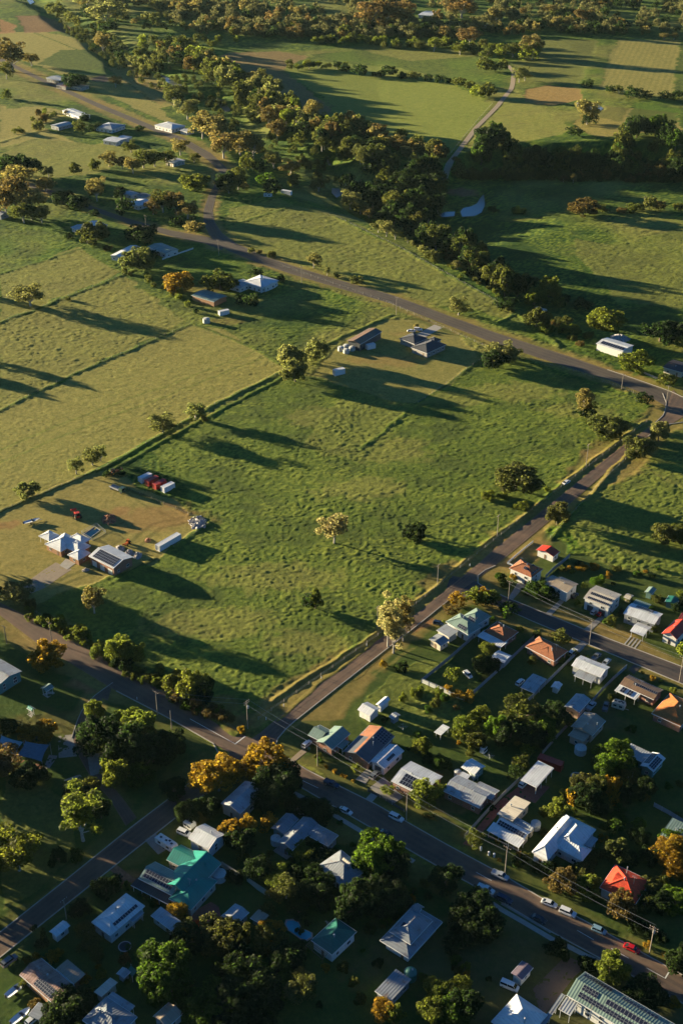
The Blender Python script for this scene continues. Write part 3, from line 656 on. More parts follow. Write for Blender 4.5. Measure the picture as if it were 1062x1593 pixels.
def winset(root, cx, cy, z0, w, hh, face, frame='trim_white'):
    """a window: frame + sill, pane as its child. face: s n w e"""
    ax = Vector((1,0,0)) if face in 'sn' else Vector((0,1,0)); nn = dict(s=Vector((0,-1,0)), n=Vector((0,1,0)), w=Vector((-1,0,0)), e=Vector((1,0,0)))[face]
    c = Vector((cx, cy, z0)); mb = MB()
    def bx(u0, u1, v0, v1, d0, d1, M, mi=0):
        p = [c+ax*u+nn*d+Vector((0,0,v)) for d in (d0, d1) for u, v in ((u0,v0),(u1,v0),(u1,v1),(u0,v1))]
        M.add(p, [(3,2,1,0),(4,5,6,7),(0,1,5,4),(1,2,6,5),(2,3,7,6),(3,0,4,7)], mi)
    t = .07
    bx(-w/2, w/2, hh-t, hh, 0, .06, mb); bx(-w/2-.05, w/2+.05, -.06, 0.03, 0, .12, mb); bx(-w/2, -w/2+t, 0.03, hh-t, 0, .06, mb); bx(w/2-t, w/2, 0.03, hh-t, 0, .06, mb); bx(-.02, .02, 0.03, hh-t, 0, .05, mb)
    o = mb.build('window', frame, root); m2 = MB(); bx(-w/2+t, w/2-t, .03, hh-t, .004, .03, m2); m2.build('pane', 'window_glass', o); return o
def building(name, label, short, blocks, wall='wall_white', cat='house', wins=True, sol=(), floors=1, garage=None, posts=None, chim=None, group=None, extra=None, over=.45, base=None):
    rects = []
    for b in blocks:
        ctr, lx, ly, ang = fitrect(b[0], b[1], b[2]); rects.append((ctr, lx, ly, ang))
    c0, _, _, a0 = rects[0]; zg = gz_at(c0.x, c0.y)
    root = thing(name, label, cat, (c0.x, c0.y, zg), a0, group, short)
    ca, sa = math.cos(-a0), math.sin(-a0); frames = []
    for k, (b, (ctr, lx, ly, ang)) in enumerate(zip(blocks, rects)):
        t, c, h, kind, rise, mat = b[:6]; opt = b[6] if len(b) > 6 else {}
        h = h+.03*k
        d = ctr-c0; mx = d.x*ca-d.y*sa; my = d.x*sa+d.y*ca
        rel = (ang-a0+math.pi/4) % (math.pi)-math.pi/4
        if abs(rel) > math.pi/4: lx, ly = ly, lx
        x0, x1, y0, y1 = mx-lx/2, mx+lx/2, my-ly/2, my+ly/2
        ax = {'gx':0,'gy':1,'hip':0 if lx >= ly else 1,'skx':0,'sky':1}[kind]
        mname = ('sheet_%s_%d' % (mat, ax)) if mat in COLS else mat
        v, f = roof_parts(kind, x0, x1, y0, y1, h, rise)
        mb = MB(); mb.add(v, f)
        ro = mb.build('roof', mname, root)
        if kind in ('gx','gy','hip'):                     # ridge cap
            mb = MB(); pr = v[4:6]; mb.beam((pr[0][0], pr[0][1], pr[0][2]+.03), (pr[1][0], pr[1][1], pr[1][2]+.03), .3, .1)
            if kind == 'hip':
                hc = [(0,4),(3,4),(1,5),(2,5)] if lx >= ly else [(0,4),(1,4),(2,5),(3,5)]
                for i, j in hc: mb.beam(Vector(v[i])+Vector((0,0,.03)), Vector(v[j])+Vector((0,0,.03)), .26, .09)
            mb.build('ridge_cap', mname, ro)
        fs = {'gx': 'sn', 'gy': 'we', 'hip': 'snwe', 'skx': 's', 'sky': 'w'}[kind]
        for s in fs:
            if s == 's': gm = MB(); gm.beam((x0,y0-.06,h+.05), (x1,y0-.06,h+.05), .12, .16)
            if s == 'n': gm = MB(); gm.beam((x0,y1+.06,h+.05), (x1,y1+.06,h+.05), .12, .16)
            if s == 'w': gm = MB(); gm.beam((x0-.06,y0,h+.05), (x0-.06,y1,h+.05), .12, .16)
            if s == 'e': gm = MB(); gm.beam((x1+.06,y0,h+.05), (x1+.06,y1,h+.05), .12, .16)
            gm.build('gutter', opt.get('trim', 'trim_white'), ro)
        frames.append((kind, x0, x1, y0, y1, h, rise, root))
        o = opt.get('over', over); wx0, wx1, wy0, wy1 = x0+o, x1-o, y0+o, y1-o
        if opt.get('open'):
            nx_ = max(1, round((wx1-wx0)/3.5)); ny_ = max(1, round((wy1-wy0)/3.5))
            ps = set()
            for i in range(nx_+1):
                for yy in (wy0, wy1): ps.add((wx0+(wx1-wx0)*i/nx_, yy))
            for j in range(ny_+1):
                for xx in (wx0, wx1): ps.add((xx, wy0+(wy1-wy0)*j/ny_))
            for px_, py_ in sorted(ps):
                hh = h
                if kind == 'skx': hh = h+rise*(py_-y0)/(y1-y0)
                if kind == 'sky': hh = h+rise*(px_-x0)/(x1-x0)
                m = MB(); m.box(px_-.06, px_+.06, py_-.06, py_+.06, 0, hh); m.build('post', 'trim_white', root)
            continue
        wm = opt.get('wall', wall); w = MB()
        q = [(wx0,wy0),(wx1,wy0),(wx1,wy1),(wx0,wy1)]
        def hz(p):
            if kind == 'skx': return h+rise*(p[1]-y0)/(y1-y0)
            if kind == 'sky': return h+rise*(p[0]-x0)/(x1-x0)
            return h
        w.add([(a, b_, -.6) for a, b_ in q]+[(a, b_, hz((a, b_))) for a, b_ in q], [(0,1,5,4),(1,2,6,5),(2,3,7,6),(3,0,4,7)])
        if kind == 'gx':
            for xx in (wx0, wx1): w.add([(xx,wy0,h),(xx,wy1,h),(xx,my,h+rise*(1-o*0)-.02)], [(0,1,2)])
        if kind == 'gy':
            for yy in (wy0, wy1): w.add([(wx0,yy,h),(wx1,yy,h),(mx,yy,h+rise-.02)], [(0,1,2)])
        w.build('wall', wm, root)
        if opt.get('nowin') or not wins: continue
        lev = [1.0] if h < 4.2 else [1.0, h-1.9]
        wx, wy = wx1-wx0, wy1-wy0
        for s, ln in (('s', wx), ('e', wy), ('n', wx), ('w', wy)):
            if k and s in 'nw': continue
            m = max(1, int(ln/3.6)) if ln > 3 else 0
            skip = opt.get('garage') == s
            for i in range(m):
                u = (i+.5)/m
                for z0 in lev:
                    if h < 2.3: continue
                    if skip and z0 == lev[0]: continue
                    if i == m//2 and z0 == lev[0] and s == 's' and k == 0 and not skip:
                        dm = MB(); dx = wx0+wx*u; dm.box(dx-.45, dx+.45, wy0-.05, wy0+.01, .1, 2.1); do = dm.build('door', 'timber', root)
                        dm = MB(); dm.box(dx+.3, dx+.37, wy0-.11, wy0-.05, 1.0, 1.06); dm.build('handle', 'galv', do); continue
                    ww = 1.5 if i % 2 else 1.1
                    if s == 's': winset(root, wx0+wx*u, wy0, z0, ww, 1.1, 's')
                    if s == 'n': winset(root, wx0+wx*u, wy1, z0, ww, 1.1, 'n')
                    if s == 'e': winset(root, wx1, wy0+wy*u, z0, ww, 1.1, 'e')
                    if s == 'w': winset(root, wx0, wy0+wy*u, z0, ww, 1.1, 'w')
        if opt.get('garage'):
            s = opt['garage']; ln = wx if s == 's' else wy; m = max(1, int(ln/3.4)); gmat = opt.get('gmat', 'trim_white')
            for i in range(m):
                u = (i+.5)/m; g = MB()
                if s == 's': X0 = wx0+wx*u; g.box(X0-1.25, X0+1.25, wy0-.05, wy0-.005, .02, min(2.5, h-.4))
                else: Y0 = wy0+wy*u; g.box(wx1+.005, wx1+.05, Y0-1.25, Y0+1.25, .02, min(2.5, h-.4))
                g.build('garage_door', gmat, root)
    for (bi, side, u0, u1, v0, v1, cols, rows) in sol:
        kind, x0, x1, y0, y1, h, rise, _ = frames[bi]
        solar(root, slope_frame(kind, side, x0, x1, y0, y1, h, rise), u0, u1, v0, v1, cols, rows)
    for cc in (chim or []):
        bi, fx, fy = cc; kind, x0, x1, y0, y1, h, rise, _ = frames[bi]
        m = MB(); px_, py_ = x0+(x1-x0)*fx, y0+(y1-y0)*fy; m.lathe([(.12,h),(.12,h+rise+.9),(.2,h+rise+.92),(.2,h+rise+1.05)], 10, px_, py_); m.build('flue', 'galv', root)
    if cat == 'house':
        kind, x0, x1, y0, y1, h, rise, _ = frames[0]; rv = random.Random(int(abs(c0.x*7+c0.y)))
        m = MB(); fx, fy = rv.uniform(.25, .75), rv.uniform(.3, .7); m.lathe([(.14,h),(.14,h+rise+.35),(.26,h+rise+.4),(.28,h+rise+.62),(.1,h+rise+.72)], 10, x0+(x1-x0)*fx, y0+(y1-y0)*fy); m.build('roof_vent', 'galv', root)
        if rv.random() < .6:
            ax_, ay_ = x0+(x1-x0)*rv.uniform(.15, .85), y0+(y1-y0)*.5; zt = h+rise+2.0; m = MB(); m.bar((ax_,ay_,h), (ax_,ay_,zt), .03, n=5); m.bar((ax_-.7,ay_,zt-.1), (ax_+.7,ay_,zt-.1), .025, n=4)
            for q in (-.6,-.3,0,.3,.6): m.bar((ax_+q,ay_-.4,zt-.1), (ax_+q,ay_+.4,zt-.1), .018, n=4)
            m.build('aerial', 'galv', root)
    if extra: extra(root, frames)
    return root, frames
# ------------------------------------------------------------------ vehicles
def car_proto(kind, paint):
    """local x forward"""
    S = dict(sedan=(4.6,1.8,1.42), hatch=(4.1,1.75,1.5), suv=(4.8,1.9,1.75), ute=(5.2,1.88,1.75), van=(5.0,1.9,2.0))[kind]
    L, Wd, H = S; hw = Wd/2
    root = bpy.data.objects.new('parked_car', None); COL.objects.link(root)
    belt = H*.6
    st = {'sedan': [(-.5,.78,.35,.62),(-.47,.93,.28,.66),(-.25,1,.2,.64),(.0,1,.18,.62),(.22,1,.2,.62),(.42,.96,.25,.52),(.5,.78,.35,.45)]}.get(kind,
         [(-.5,.85,.3,.66),(-.48,.95,.25,.66),(-.25,1,.2,.64),(.0,1,.18,.62),(.24,1,.2,.62),(.44,.96,.25,.56),(.5,.8,.35,.50)])
    mb = MB(); v = []; n = len(st)
    for fx, fw, zb, zt in st:
        x = fx*L; w = hw*fw; a = zb*1.0; t = zt*H
        v += [(x,-w*.9,a),(x,-w,a+.22),(x,-w,t-.12),(x,-w*.88,t),(x,w*.88,t),(x,w,t-.12),(x,w,a+.22),(x,w*.9,a)]
    f = []
    for i in range(n-1):
        for k in range(8): f.append((i*8+k, i*8+(k+1) % 8, (i+1)*8+(k+1) % 8, (i+1)*8+k))
    f.append(tuple(range(7, -1, -1))); f.append(tuple(range((n-1)*8, n*8))); mb.add(v, f)
    if kind == 'ute':                                    # open tray
        mb.box(-L*.49, -L*.08, -hw*.98, -hw*.88, .6*H, .72*H); mb.box(-L*.49, -L*.08, hw*.88, hw*.98, .6*H, .72*H); mb.box(-L*.5, -L*.485, -hw*.98, hw*.98, .6*H, .72*H)
    body = mb.build('body', 'paint_'+paint, root, smooth=False)
    cab = {'sedan': (-.42,-.22,.10,.27), 'hatch': (-.49,-.40,.12,.28), 'suv': (-.495,-.44,.12,.27), 'ute': (-.09,-.06,.13,.27), 'van': (-.495,-.47,.24,.38)}[kind]
    zb = .63*H; m = MB(); b0, t0, t1, b1 = [q*L for q in cab]; wb, wt = hw*.90, hw*.74
    m.add([(b0,-wb,zb),(b1,-wb,zb),(b1,wb,zb),(b0,wb,zb),(t0,-wt,H-.06),(t1,-wt,H-.06),(t1,wt,H-.06),(t0,wt,H-.06)], [(0,1,5,4),(1,2,6,5),(2,3,7,6),(3,0,4,7)])
    m.build('windows', 'car_glass', root)
    m = MB(); m.box(t0-.04, t1+.04, -wt-.03, wt+.03, H-.07, H)
    for s in (-1, 1):                                    # pillars
        for (bx_, tx_) in ((b0, t0), (b1, t1), ((b0+b1)/2, (t0+t1)/2)): m.bar((bx_, s*wb*1.005, zb), (tx_, s*wt*1.01, H-.05), .045, n=4)
    m.build('cabin_roof', 'paint_'+paint, root)
    for fx in (-.31, .32):
        for s in (-1, 1):
            w = MB(); r = .34; prof = []
            for k in range(16):
                a = 2*math.pi*k/16; prof.append((math.cos(a)*r, math.sin(a)*r))
            yy = s*hw*.99; y2 = s*(hw*.99-.22)
            vv = [(p[0], yy, p[1]) for p in prof]+[(p[0], y2, p[1]) for p in prof]; w.add(vv, [(k, (k+1) % 16, 16+(k+1) % 16, 16+k) for k in range(16)]+[tuple(range(16)), tuple(range(31, 15, -1))])
            wo_ = w.build('wheel', 'rubber', root, loc=(fx*L, 0, .34)); w = MB(); w.bar((0, yy-s*.02, 0), (0, yy+s*.015, 0), .21, n=12); w.build('rim', 'rim', wo_)
    for s in (-1, 1):
        w = MB(); w.box(L*.475, L*.502, s*hw*.55-.18, s*hw*.55+.18, .36*H, .44*H); w.build('headlight', 'lens', root)
        w = MB(); w.box(-L*.502, -L*.485, s*hw*.62-.14, s*hw*.62+.14, .45*H, .56*H); w.build('tail_light', 'tail_lens', root)
    return root
CARS = {}
def car(kind, paint, label, t, x, y, az, short=None, cat='car', name='parked_car'):
    if (kind, paint) not in CARS: o = CARS[(kind, paint)] = car_proto(kind, paint)
    else: o = copy_tree(CARS[(kind, paint)])
    p = PT(t, x, y)[0]; o.location = (p.x, p.y, p.z+.07); o.rotation_euler = (0, 0, aim(az)); o.name = name
    o['label'] = label; o['category'] = cat; o['group'] = 'cars parked and driving around the town'
    if short: LANDMARKS.append((p.x, p.y, short))
    return o
# ------------------------------------------------------------------ trees
def leaf_quads(rng, centres, radii, per, size, up=.35, flatz=1.0):
    V = []
    for c, r, n in zip(centres, radii, per):
        d = rng.normal(size=(n, 3)); d[:, 2] += up; d /= np.linalg.norm(d, axis=1)[:, None]
        rr = r*(.72+.36*rng.random(n))[:, None]; p = c+d*rr*np.array([1, 1, flatz])
        nn = d+rng.normal(size=(n, 3))*.62; nn /= np.linalg.norm(nn, axis=1)[:, None]
        t = np.cross(nn, rng.normal(size=(n, 3))); t /= np.linalg.norm(t, axis=1)[:, None]; b = np.cross(nn, t)
        s = size*(.6+.8*rng.random(n))[:, None]; t = t*s; b = b*s*(.6+.5*rng.random(n))[:, None]
        V.append(np.stack([p-t-b*.4, p+t-b*.6, p+t*.6+b, p-t*.8+b*.7], 1))
    return np.concatenate(V).reshape(-1, 3)
CROWN = {}
def crown_data(kind, seed, nleaf=None, size=None):
    """built for a tree 10 m wide; returns leaf vertices and limb targets; z starts at 0"""
    rng = np.random.default_rng(seed); cs = []; rs = []; lay = dict(
        round=(46, 4.0, 5.2, 4.6, 1.25, .9), broad=(40, 4.0, 4.6, 3.2, 1.25, .95), gum=(26, 3.6, 7.0, 5.0, 1.35, .6), tall=(38, 3.0, 11.5, 9.2, 1.15, .4), shrub=(26, 3.9, 2.6, 2.2, 1.3, .85), conifer=(30, 2.6, 7.5, 7.0, 1.1, .9), pom=(30, 4.0, 6.0, 3.8, 1.1, 1.0))[kind]
    n, rx, zc, rz, br, hollow = lay
    lobes = [(rng.normal()*1.2, rng.normal()*1.2, rng.normal()*1.2) for _ in range(3)]
    for i in range(n):
        for _ in range(30):
            d = rng.normal(size=3); d /= np.linalg.norm(d); 
            if d[2] < -.75: continue
            rad = (hollow+(1-hollow)*rng.random())*(1+.22*math.sin(3*math.atan2(d[1], d[0])+seed)+.12*rng.normal())
            c = np.array([d[0]*rx*rad, d[1]*rx*rad, zc+d[2]*rz*rad])
            if kind == 'conifer': k = 1-(c[2]-zc+rz)/(2*rz)*.75; c[0] *= k; c[1] *= k
            if kind in ('gum', 'tall') and cs and min(np.linalg.norm(c-q) for q in cs) < .9: continue
            break
        cs.append(c); rs.append(br*(.7+.6*rng.random())*(1.0 if kind not in ('gum','tall') else .95))
    cs = np.array(cs); tot = nleaf or dict(round=5200, broad=4000, gum=2700, tall=3000, shrub=2500, conifer=3500, pom=5000)[kind]
    w = np.array(rs)**2; per = np.maximum(3, (tot*w/w.sum()).astype(int))
    sz = size or dict(round=.30, broad=.30, gum=.27, tall=.27, shrub=.27, conifer=.25, pom=.28)[kind]
    return leaf_quads(rng, cs, rs, per, sz), cs, rs, zc-rz
def crown_mesh(kind, seed):
    if (kind, seed) in CROWN: return CROWN[(kind, seed)]
    V, cs, rs, zb = crown_data(kind, seed)
    F = np.arange(len(V)).reshape(-1, 4); me = npmesh('crown', V, F, ['leaves'])
    mb = MB(); rng = random.Random(seed); fork = max(.8, min(2.6, zb+1.2)); base_r = .34 if kind != 'shrub' else .14
    if kind == 'tall': fork = 3.2
    mb.bar((0,0,-.5), (.1,.05,fork), base_r, base_r*.7, 8)
    for c in sorted(cs.tolist(), key=lambda q: q[2])[::3][:9]:
        mid = Vector((c[0]*.45, c[1]*.45, fork+(c[2]-fork)*.6)); mb.bar((.1,.05,fork-.1), mid, base_r*.5, base_r*.3, 6); mb.bar(mid, c, base_r*.3, .04, 5)
    tm = bpy.data.meshes.new('trunk'); tm.from_pydata(mb.v, [], mb.f); tm.materials.append(MATS['pale_bark' if kind in ('gum','tall') else 'bark']); tm.update()
    H = float(np.percentile(V[:, 2], 99))
    wd = float(sum(np.percentile(V[:, k], 98)-np.percentile(V[:, k], 2) for k in (0, 1))/2)
    CROWN[(kind, seed)] = (me, tm, H, wd); return CROWN[(kind, seed)]
TREES = []; SPEC = []; LOW = {}
def tree(x, y, z, Wm, Hm, kind, col, name='tree', rz=None, word=None, label=None, group=None, lab=True):
    SPEC.append((x, y, z, Wm, Hm, kind, col, name, word, label, group, lab))
def make_tree(x, y, z, Wm, Hm, kind, col, name, word, label, group, lab):
    sd = random.randrange(5) if kind not in ('conifer', 'pom') else random.randrange(2)
    cm, tm, H0, W0 = crown_mesh(kind, 11+sd)
    root = bpy.data.objects.new(name, None); COL.objects.link(root); root.empty_display_size = 1
    sx = Wm/W0; root.location = (x, y, z); root.rotation_euler = (0, 0, random.uniform(0, 6.28))
    root.scale = (sx, sx, Hm/H0)
    j = random.uniform(-.12, .12); cc = [max(.005, c*(1+j+random.uniform(-.05, .05))) for c in col]
    c = link('crown', cm, root); c.color = (*cc, 1); link('trunk', tm, root)
    root['category'] = name.replace('_', ' ')
    if lab: TREES.append([root, word or 'green', name, Wm, Hm])
    else: root['label'] = label; root['group'] = group
def plant_all():
    """the 280 of a kind that show largest become trees of their own, the rest one far mass"""
    by = {}
    for s in SPEC: by.setdefault(s[7], []).append(s)
    rest = []
    for nm, L in by.items():
        L.sort(key=lambda s: -max(s[3], s[4])*depth_scale(s[0], s[1])); keep = L[:280]; rest += L[280:]
        for s in keep: make_tree(*s)
    VS = []; CS = []; nr = np.random.default_rng(4)
    for x, y, z, Wm, Hm, kind, col, *_ in rest:
        k = (kind, random.randrange(4))
        if k not in LOW:
            V = crown_data(k[0], 40+k[1], 700, .5)[0]; LOW[k] = (V, float(np.percentile(V[:, 2], 99)), float(np.percentile(V[:, 0], 98)-np.percentile(V[:, 0], 2)))
        V, H0, W0 = LOW[k]; a = random.uniform(0, 6.28); c, s_ = math.cos(a), math.sin(a); sx = Wm/W0
        VS.append(np.stack([(V[:,0]*c-V[:,1]*s_)*sx+x, (V[:,0]*s_+V[:,1]*c)*sx+y, V[:,2]*Hm/H0+z], 1)); j = random.uniform(.88, 1.12)
        CS.append(np.tile(np.array([[q*j for q in col]+[1.0]]), (len(V), 1)))
    V = np.concatenate(VS); me = npmesh('far_trees', V, np.arange(len(V)).reshape(-1, 4), ['leaves_far'])
    at = me.color_attributes.new('leafcol', 'FLOAT_COLOR', 'POINT'); at.data.foreach_set('color', np.concatenate(CS).astype(np.float32).ravel())
    o = link('far_trees', me); o['kind'] = 'stuff'; o['label'] = 'mass of smaller far trees and bushes spread beyond the single ones'; o['category'] = 'far trees'
    print('things', {k: min(280, len(v)) for k, v in by.items()}, 'rest', len(rest))
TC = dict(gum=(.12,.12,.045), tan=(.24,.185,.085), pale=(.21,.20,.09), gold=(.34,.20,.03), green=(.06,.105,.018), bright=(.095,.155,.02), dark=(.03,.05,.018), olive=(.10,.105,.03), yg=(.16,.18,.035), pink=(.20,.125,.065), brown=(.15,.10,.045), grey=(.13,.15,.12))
TC['cream'] = (.38,.31,.18)
TW = dict(cream='pale cream', gum='grey green', tan='straw coloured', pale='pale dusty', gold='golden', green='leafy green', bright='bright green', dark='dark green', olive='olive', yg='yellow green', pink='rusty pink', brown='brown leaved', grey='silvery grey')
def T(t, cx, top, bot, w, kind='broad', col='green', asp=None):
    x0, y0, s = TL[t]; cx = x0+cx/s; top = y0+top/s; bot = y0+bot/s; w = w/s
    gx, gy = flat(cx, bot); th = downangle(gy); sc = depth_scale(gx, gy); Wm = w/sc
    hpx = bot-top; Hm = (hpx-.62*w*math.sin(th))/(sc*math.cos(th))
    lo, hi = dict(tall=(1.3, 3.2), gum=(.75, 1.9), shrub=(.45, .9), conifer=(1, 3), round=(.65, 1.25), broad=(.6, 1.3), pom=(.7,1.2))[kind]
    Hm = max(lo*Wm, min(hi*Wm, Hm)); base = bot-.30*w*math.sin(th)
    p = P(cx, base); kk = 1.2 if base > 1080 else 1.1; Wm *= kk; Hm *= kk; nm = 'shrub' if (kind == 'shrub' or Hm < 3.6) else ('gum_tree' if kind in ('gum', 'tall') else 'tree')
    return tree(p.x, p.y, p.z, Wm, Hm, kind, TC[col], nm, word=TW[col])
# ------------------------------------------------------------------ the buildings
BD = building
BD('house', 'two storey house with orange tiled hip roof on the street corner', 'the corner house with the orange tiled roof',
   [('y1', (226,735,345,645,590,745,470,850), 4.6, 'hip', 2.2, 'tile_orange')], wall='wall_white', sol=[(0,'e',.2,.8,.15,.7,3,3),(0,'s',.5,.62,.45,.75,2,1)], chim=[(0,.3,.4)])
BD('shed', 'white shed with bright red gable roof beside the long road', 'the white shed with the red roof', [('y1', (520,540,590,478,780,560,710,608), 2.9, 'gy', 1.1, 'red')], wall='wall_white', cat='shed')
BD('house', 'white highset house with flat beige roof in two levels', 'the beige roofed highset house', [('v1', (378,102,437,57,523,97,468,138), 4.6, 'gx', .7, 'tan'), ('v1', (338,92,385,50,430,66,385,108), 4.0, 'gx', .5, 'tan')], wall='wall_white')
BD('house', 'wide white two storey house with two rows of roof panels', 'the wide white house with two rows of panels', [('y2', (150,355,275,240,498,325,395,440), 5.0, 'gx', 1.1, 'cream', dict(garage='s', gmat='wall_dark'))], wall='wall_white',
   sol=[(0,'s',.12,.93,.10,.32,12,1),(0,'s',.12,.93,.55,.82,12,1)])
BD('house', 'long white roofed house with a green lean to behind it', 'the long white house with the green lean-to', [('y2', (508,495,595,405,888,500,795,585), 4.2, 'gx', .9, 'white'), ('y2', (595,400,640,362,775,410,740,445), 3.4, 'skx', -.2, 'green', dict(open=1))], wall='wall_grey', sol=[(0,'n',.25,.8,.05,.6,10,2)])
BD('carport', 'small white gabled carport above four concrete wheel strips', 'the white carport above the wheel strips', [('y2', (575,650,655,575,775,620,705,700), 2.8, 'gx', .8, 'white', dict(open=1))], cat='carport')
BD('house', 'white house with bright red gabled roof at the right edge', 'the white house with the red gabled roof', [('y2', (872,668,985,555,1110,600,1010,745), 3.6, 'gy', 1.8, 'red'), ('y2', (1010,545,1080,480,1150,510,1085,590), 3.4, 'gx', 1.2, 'maroon')], wall='wall_white')
BD('shed', 'small dark green shed behind the long white house', 'the small dark green shed', [('y2', (708,300,755,252,818,272,775,320), 2.6, 'gy', .5, 'green')], wall='wall_green', cat='shed', wins=False)
BD('shed', 'dark teal shed with one white roof sheet', 'the dark teal shed', [('y2', (888,385,935,335,1030,355,1000,420), 2.6, 'gy', .5, 'dteal')], wall='wall_green', cat='shed', wins=False)
BD('shed', 'tiny cream garden shed between two white houses', 'the tiny cream garden shed', [('y2', (520,345,555,310,610,335,580,365), 2.2, 'gx', .4, 'cream')], wall='wall_cream', cat='shed', wins=False)
BD('house', 'pale green hip roofed house with solar panels on many faces', 'the pale green house covered in panels', [('w6', (360,322,450,268,634,356,512,430), 3.6, 'hip', 2.0, 'green'), ('w6', (452,285,597,230,692,290,575,350), 3.63, 'hip', 2.1, 'green')],
   wall='wall_white', sol=[(0,'s',.45,.8,.12,.5,4,2),(1,'s',.35,.8,.12,.62,4,3),(0,'w',.3,.7,.1,.45,3,1)])
BD('garage', 'flat grey garage beside the pale green house', 'the flat grey garage', [('w6', (288,388,352,345,443,400,377,447), 3.0, 'skx', .3, 'lgrey')], wall='wall_cream', cat='garage', wins=False)
BD('shed', 'cream shed with ribbed grey gable roof near the tall gum', 'the cream shed near the tall gum', [('w6', (228,460,292,415,383,465,310,508), 2.7, 'gy', .6, 'grey')], wall='wall_cream', cat='shed')
BD('house', 'orange tiled house with long white patio roof in front', 'the orange house with the white patio roof', [('w6', (650,395,740,318,872,400,800,492), 3.0, 'hip', 2.0, 'tile_orange'), ('w6', (588,432,638,395,815,482,765,523), 2.7, 'skx', .25, 'white', dict(open=1))], wall='wall_brick')
BD('shed', 'pale curved roof shed behind leafy tree and metal fence', 'the pale curved shed', [('w6', (700,590,745,538,838,580,795,645), 2.6, 'gx', .5, 'white')], wall='wall_grey', cat='shed', wins=False)
BD('house', 'brick house with terracotta hip roof and brown far side', 'the brick house with the terracotta hips', [('v1', (262,410,322,366,462,432,402,503), 3.0, 'hip', 2.1, 'tile_orange'), ('v1', (310,440,350,400,415,432,380,475), 3.05, 'hip', 1.6, 'tile_orange')], wall='wall_brick')
BD('house', 'long white bungalow with lower grey patio roof', 'the long white bungalow', [('v1', (487,512,537,462,685,522,640,574), 3.6, 'gx', .9, 'white'), ('v1', (502,562,530,532,625,568,592,605), 2.8, 'skx', .3, 'lgrey', dict(open=1))], wall='wall_white')
BD('carport', 'grey carport with vehicles sheltering beneath in the back yard', 'the grey back yard carport', [('v1', (225,622,292,558,363,582,300,657), 2.9, 'gx', .4, 'lgrey', dict(open=1))], cat='carport')
BD('shed', 'tiny white round topped garden shed on the grass', 'the tiny round topped shed', [('v1', (385,622,405,595,440,607,422,640), 2.2, 'gy', .5, 'white')], cat='shed', wins=False)
BD('house', 'brown roofed house with solar panels and white striped patio', 'the brown roofed house', [('y4', (410,290,510,200,855,352,765,455), 3.2, 'gx', .9, 'brown'), ('y4', (366,355,408,305,625,398,575,455), 2.7, 'skx', .3, 'white', dict(open=1))], wall='wall_brick',
   sol=[(0,'n',.30,.98,.05,.30,12,1),(0,'s',.30,.98,.62,.97,12,1),(1,'s',.2,.4,.1,.9,2,2),(1,'s',.52,.72,.1,.9,2,2)])
BD('house', 'house with bright orange tiled hip roof at the right edge', 'the bright orange hip roofed house', [('y4', (762,572,925,385,1180,500,1055,760), 3.1, 'hip', 2.3, 'tile_terracotta')], wall='wall_brick')
BD('shed', 'peach walled garage with grey gable roof by white fence', 'the peach walled garage', [('u5', (250,85,335,-2,430,35,350,128), 3.2, 'gy', .9, 'lgrey')], wall='wall_peach', cat='shed')
BD('house', 'pinkish cream house with rear skillion and gravel drive', 'the pinkish cream house', [('u5', (298,222,395,120,528,182,440,290), 3.4, 'gy', 1.2, 'tan'), ('u5', (280,282,355,200,462,245,380,335), 3.0, 'sky', .4, 'tan')], wall='wall_peach', chim=[(0,.9,.5)])
BD('house', 'flat grey roofed house with big solar array on its right wing', 'the flat grey house with the big array', [('u5', (650,392,692,340,838,402,785,477), 3.2, 'skx', .35, 'lgrey'), ('u5', (785,478,850,396,932,435,848,548), 3.4, 'gy', .8, 'white')], wall='wall_green', sol=[(1,'e',.08,.80,.1,.95,5,3),(1,'w',.08,.80,.1,.95,5,3)])
BD('carport', 'large flat white carport at the end of brick paved drive', 'the large white carport on the brick drive', [('y3', (298,200,440,30,612,105,425,262), 3.2, 'skx', .5, 'white', dict(open=1))], cat='carport')
BD('house', 'grey roofed brick house with rear wing beside the brick drive', 'the grey roofed brick house', [('u4', (173,522,250,448,442,530,378,642), 3.2, 'gx', 1.0, 'lgrey'), ('u4', (340,520,385,478,482,545,420,590), 3.0, 'gx', .7, 'lgrey'), ('u4', (255,452,282,430,322,452,300,478), 2.6, 'skx', .2, 'white')], wall='wall_brick', chim=[(0,.5,.7)])
BD('shed', 'white garden studio with curved roof behind grey roofed house', 'the white garden studio', [('u4', (273,402,330,353,402,400,348,447), 3.0, 'gx', .8, 'white')], wall='wall_green', cat='shed')
BD('house', 'white roofed house with dark panels above its front veranda', 'the white house with the dark veranda panels', [('y3', (75,512,240,348,388,415,212,588), 3.5, 'sky', .5, 'cream'), ('y3', (60,600,120,545,375,680,320,755), 3.3, 'gx', .7, 'white'), ('y3', (-35,655,60,600,328,765,278,818), 2.7, 'skx', .6, 'white', dict(open=1)), ('y3', (220,578,275,550,425,640,385,680), 3.0, 'gx', .5, 'lgrey')], wall='wall_cream', sol=[(1,'s',.05,.95,.1,.95,10,2)])
BD('house', 'large white house with crossing hip roofs and grey annexe', 'the large white crossing hip house', [('y3', (375,850,715,525,830,572,550,940), 3.6, 'hip', 2.1, 'white'), ('y3', (590,770,715,525,920,630,820,940), 3.66, 'hip', 2.2, 'white'), ('y3', (590,790,650,690,948,850,830,945), 3.5, 'hip', 1.8, 'white'), ('y3', (800,745,870,680,1000,755,930,825), 3.0, 'skx', .3, 'lgrey')], wall='wall_white')
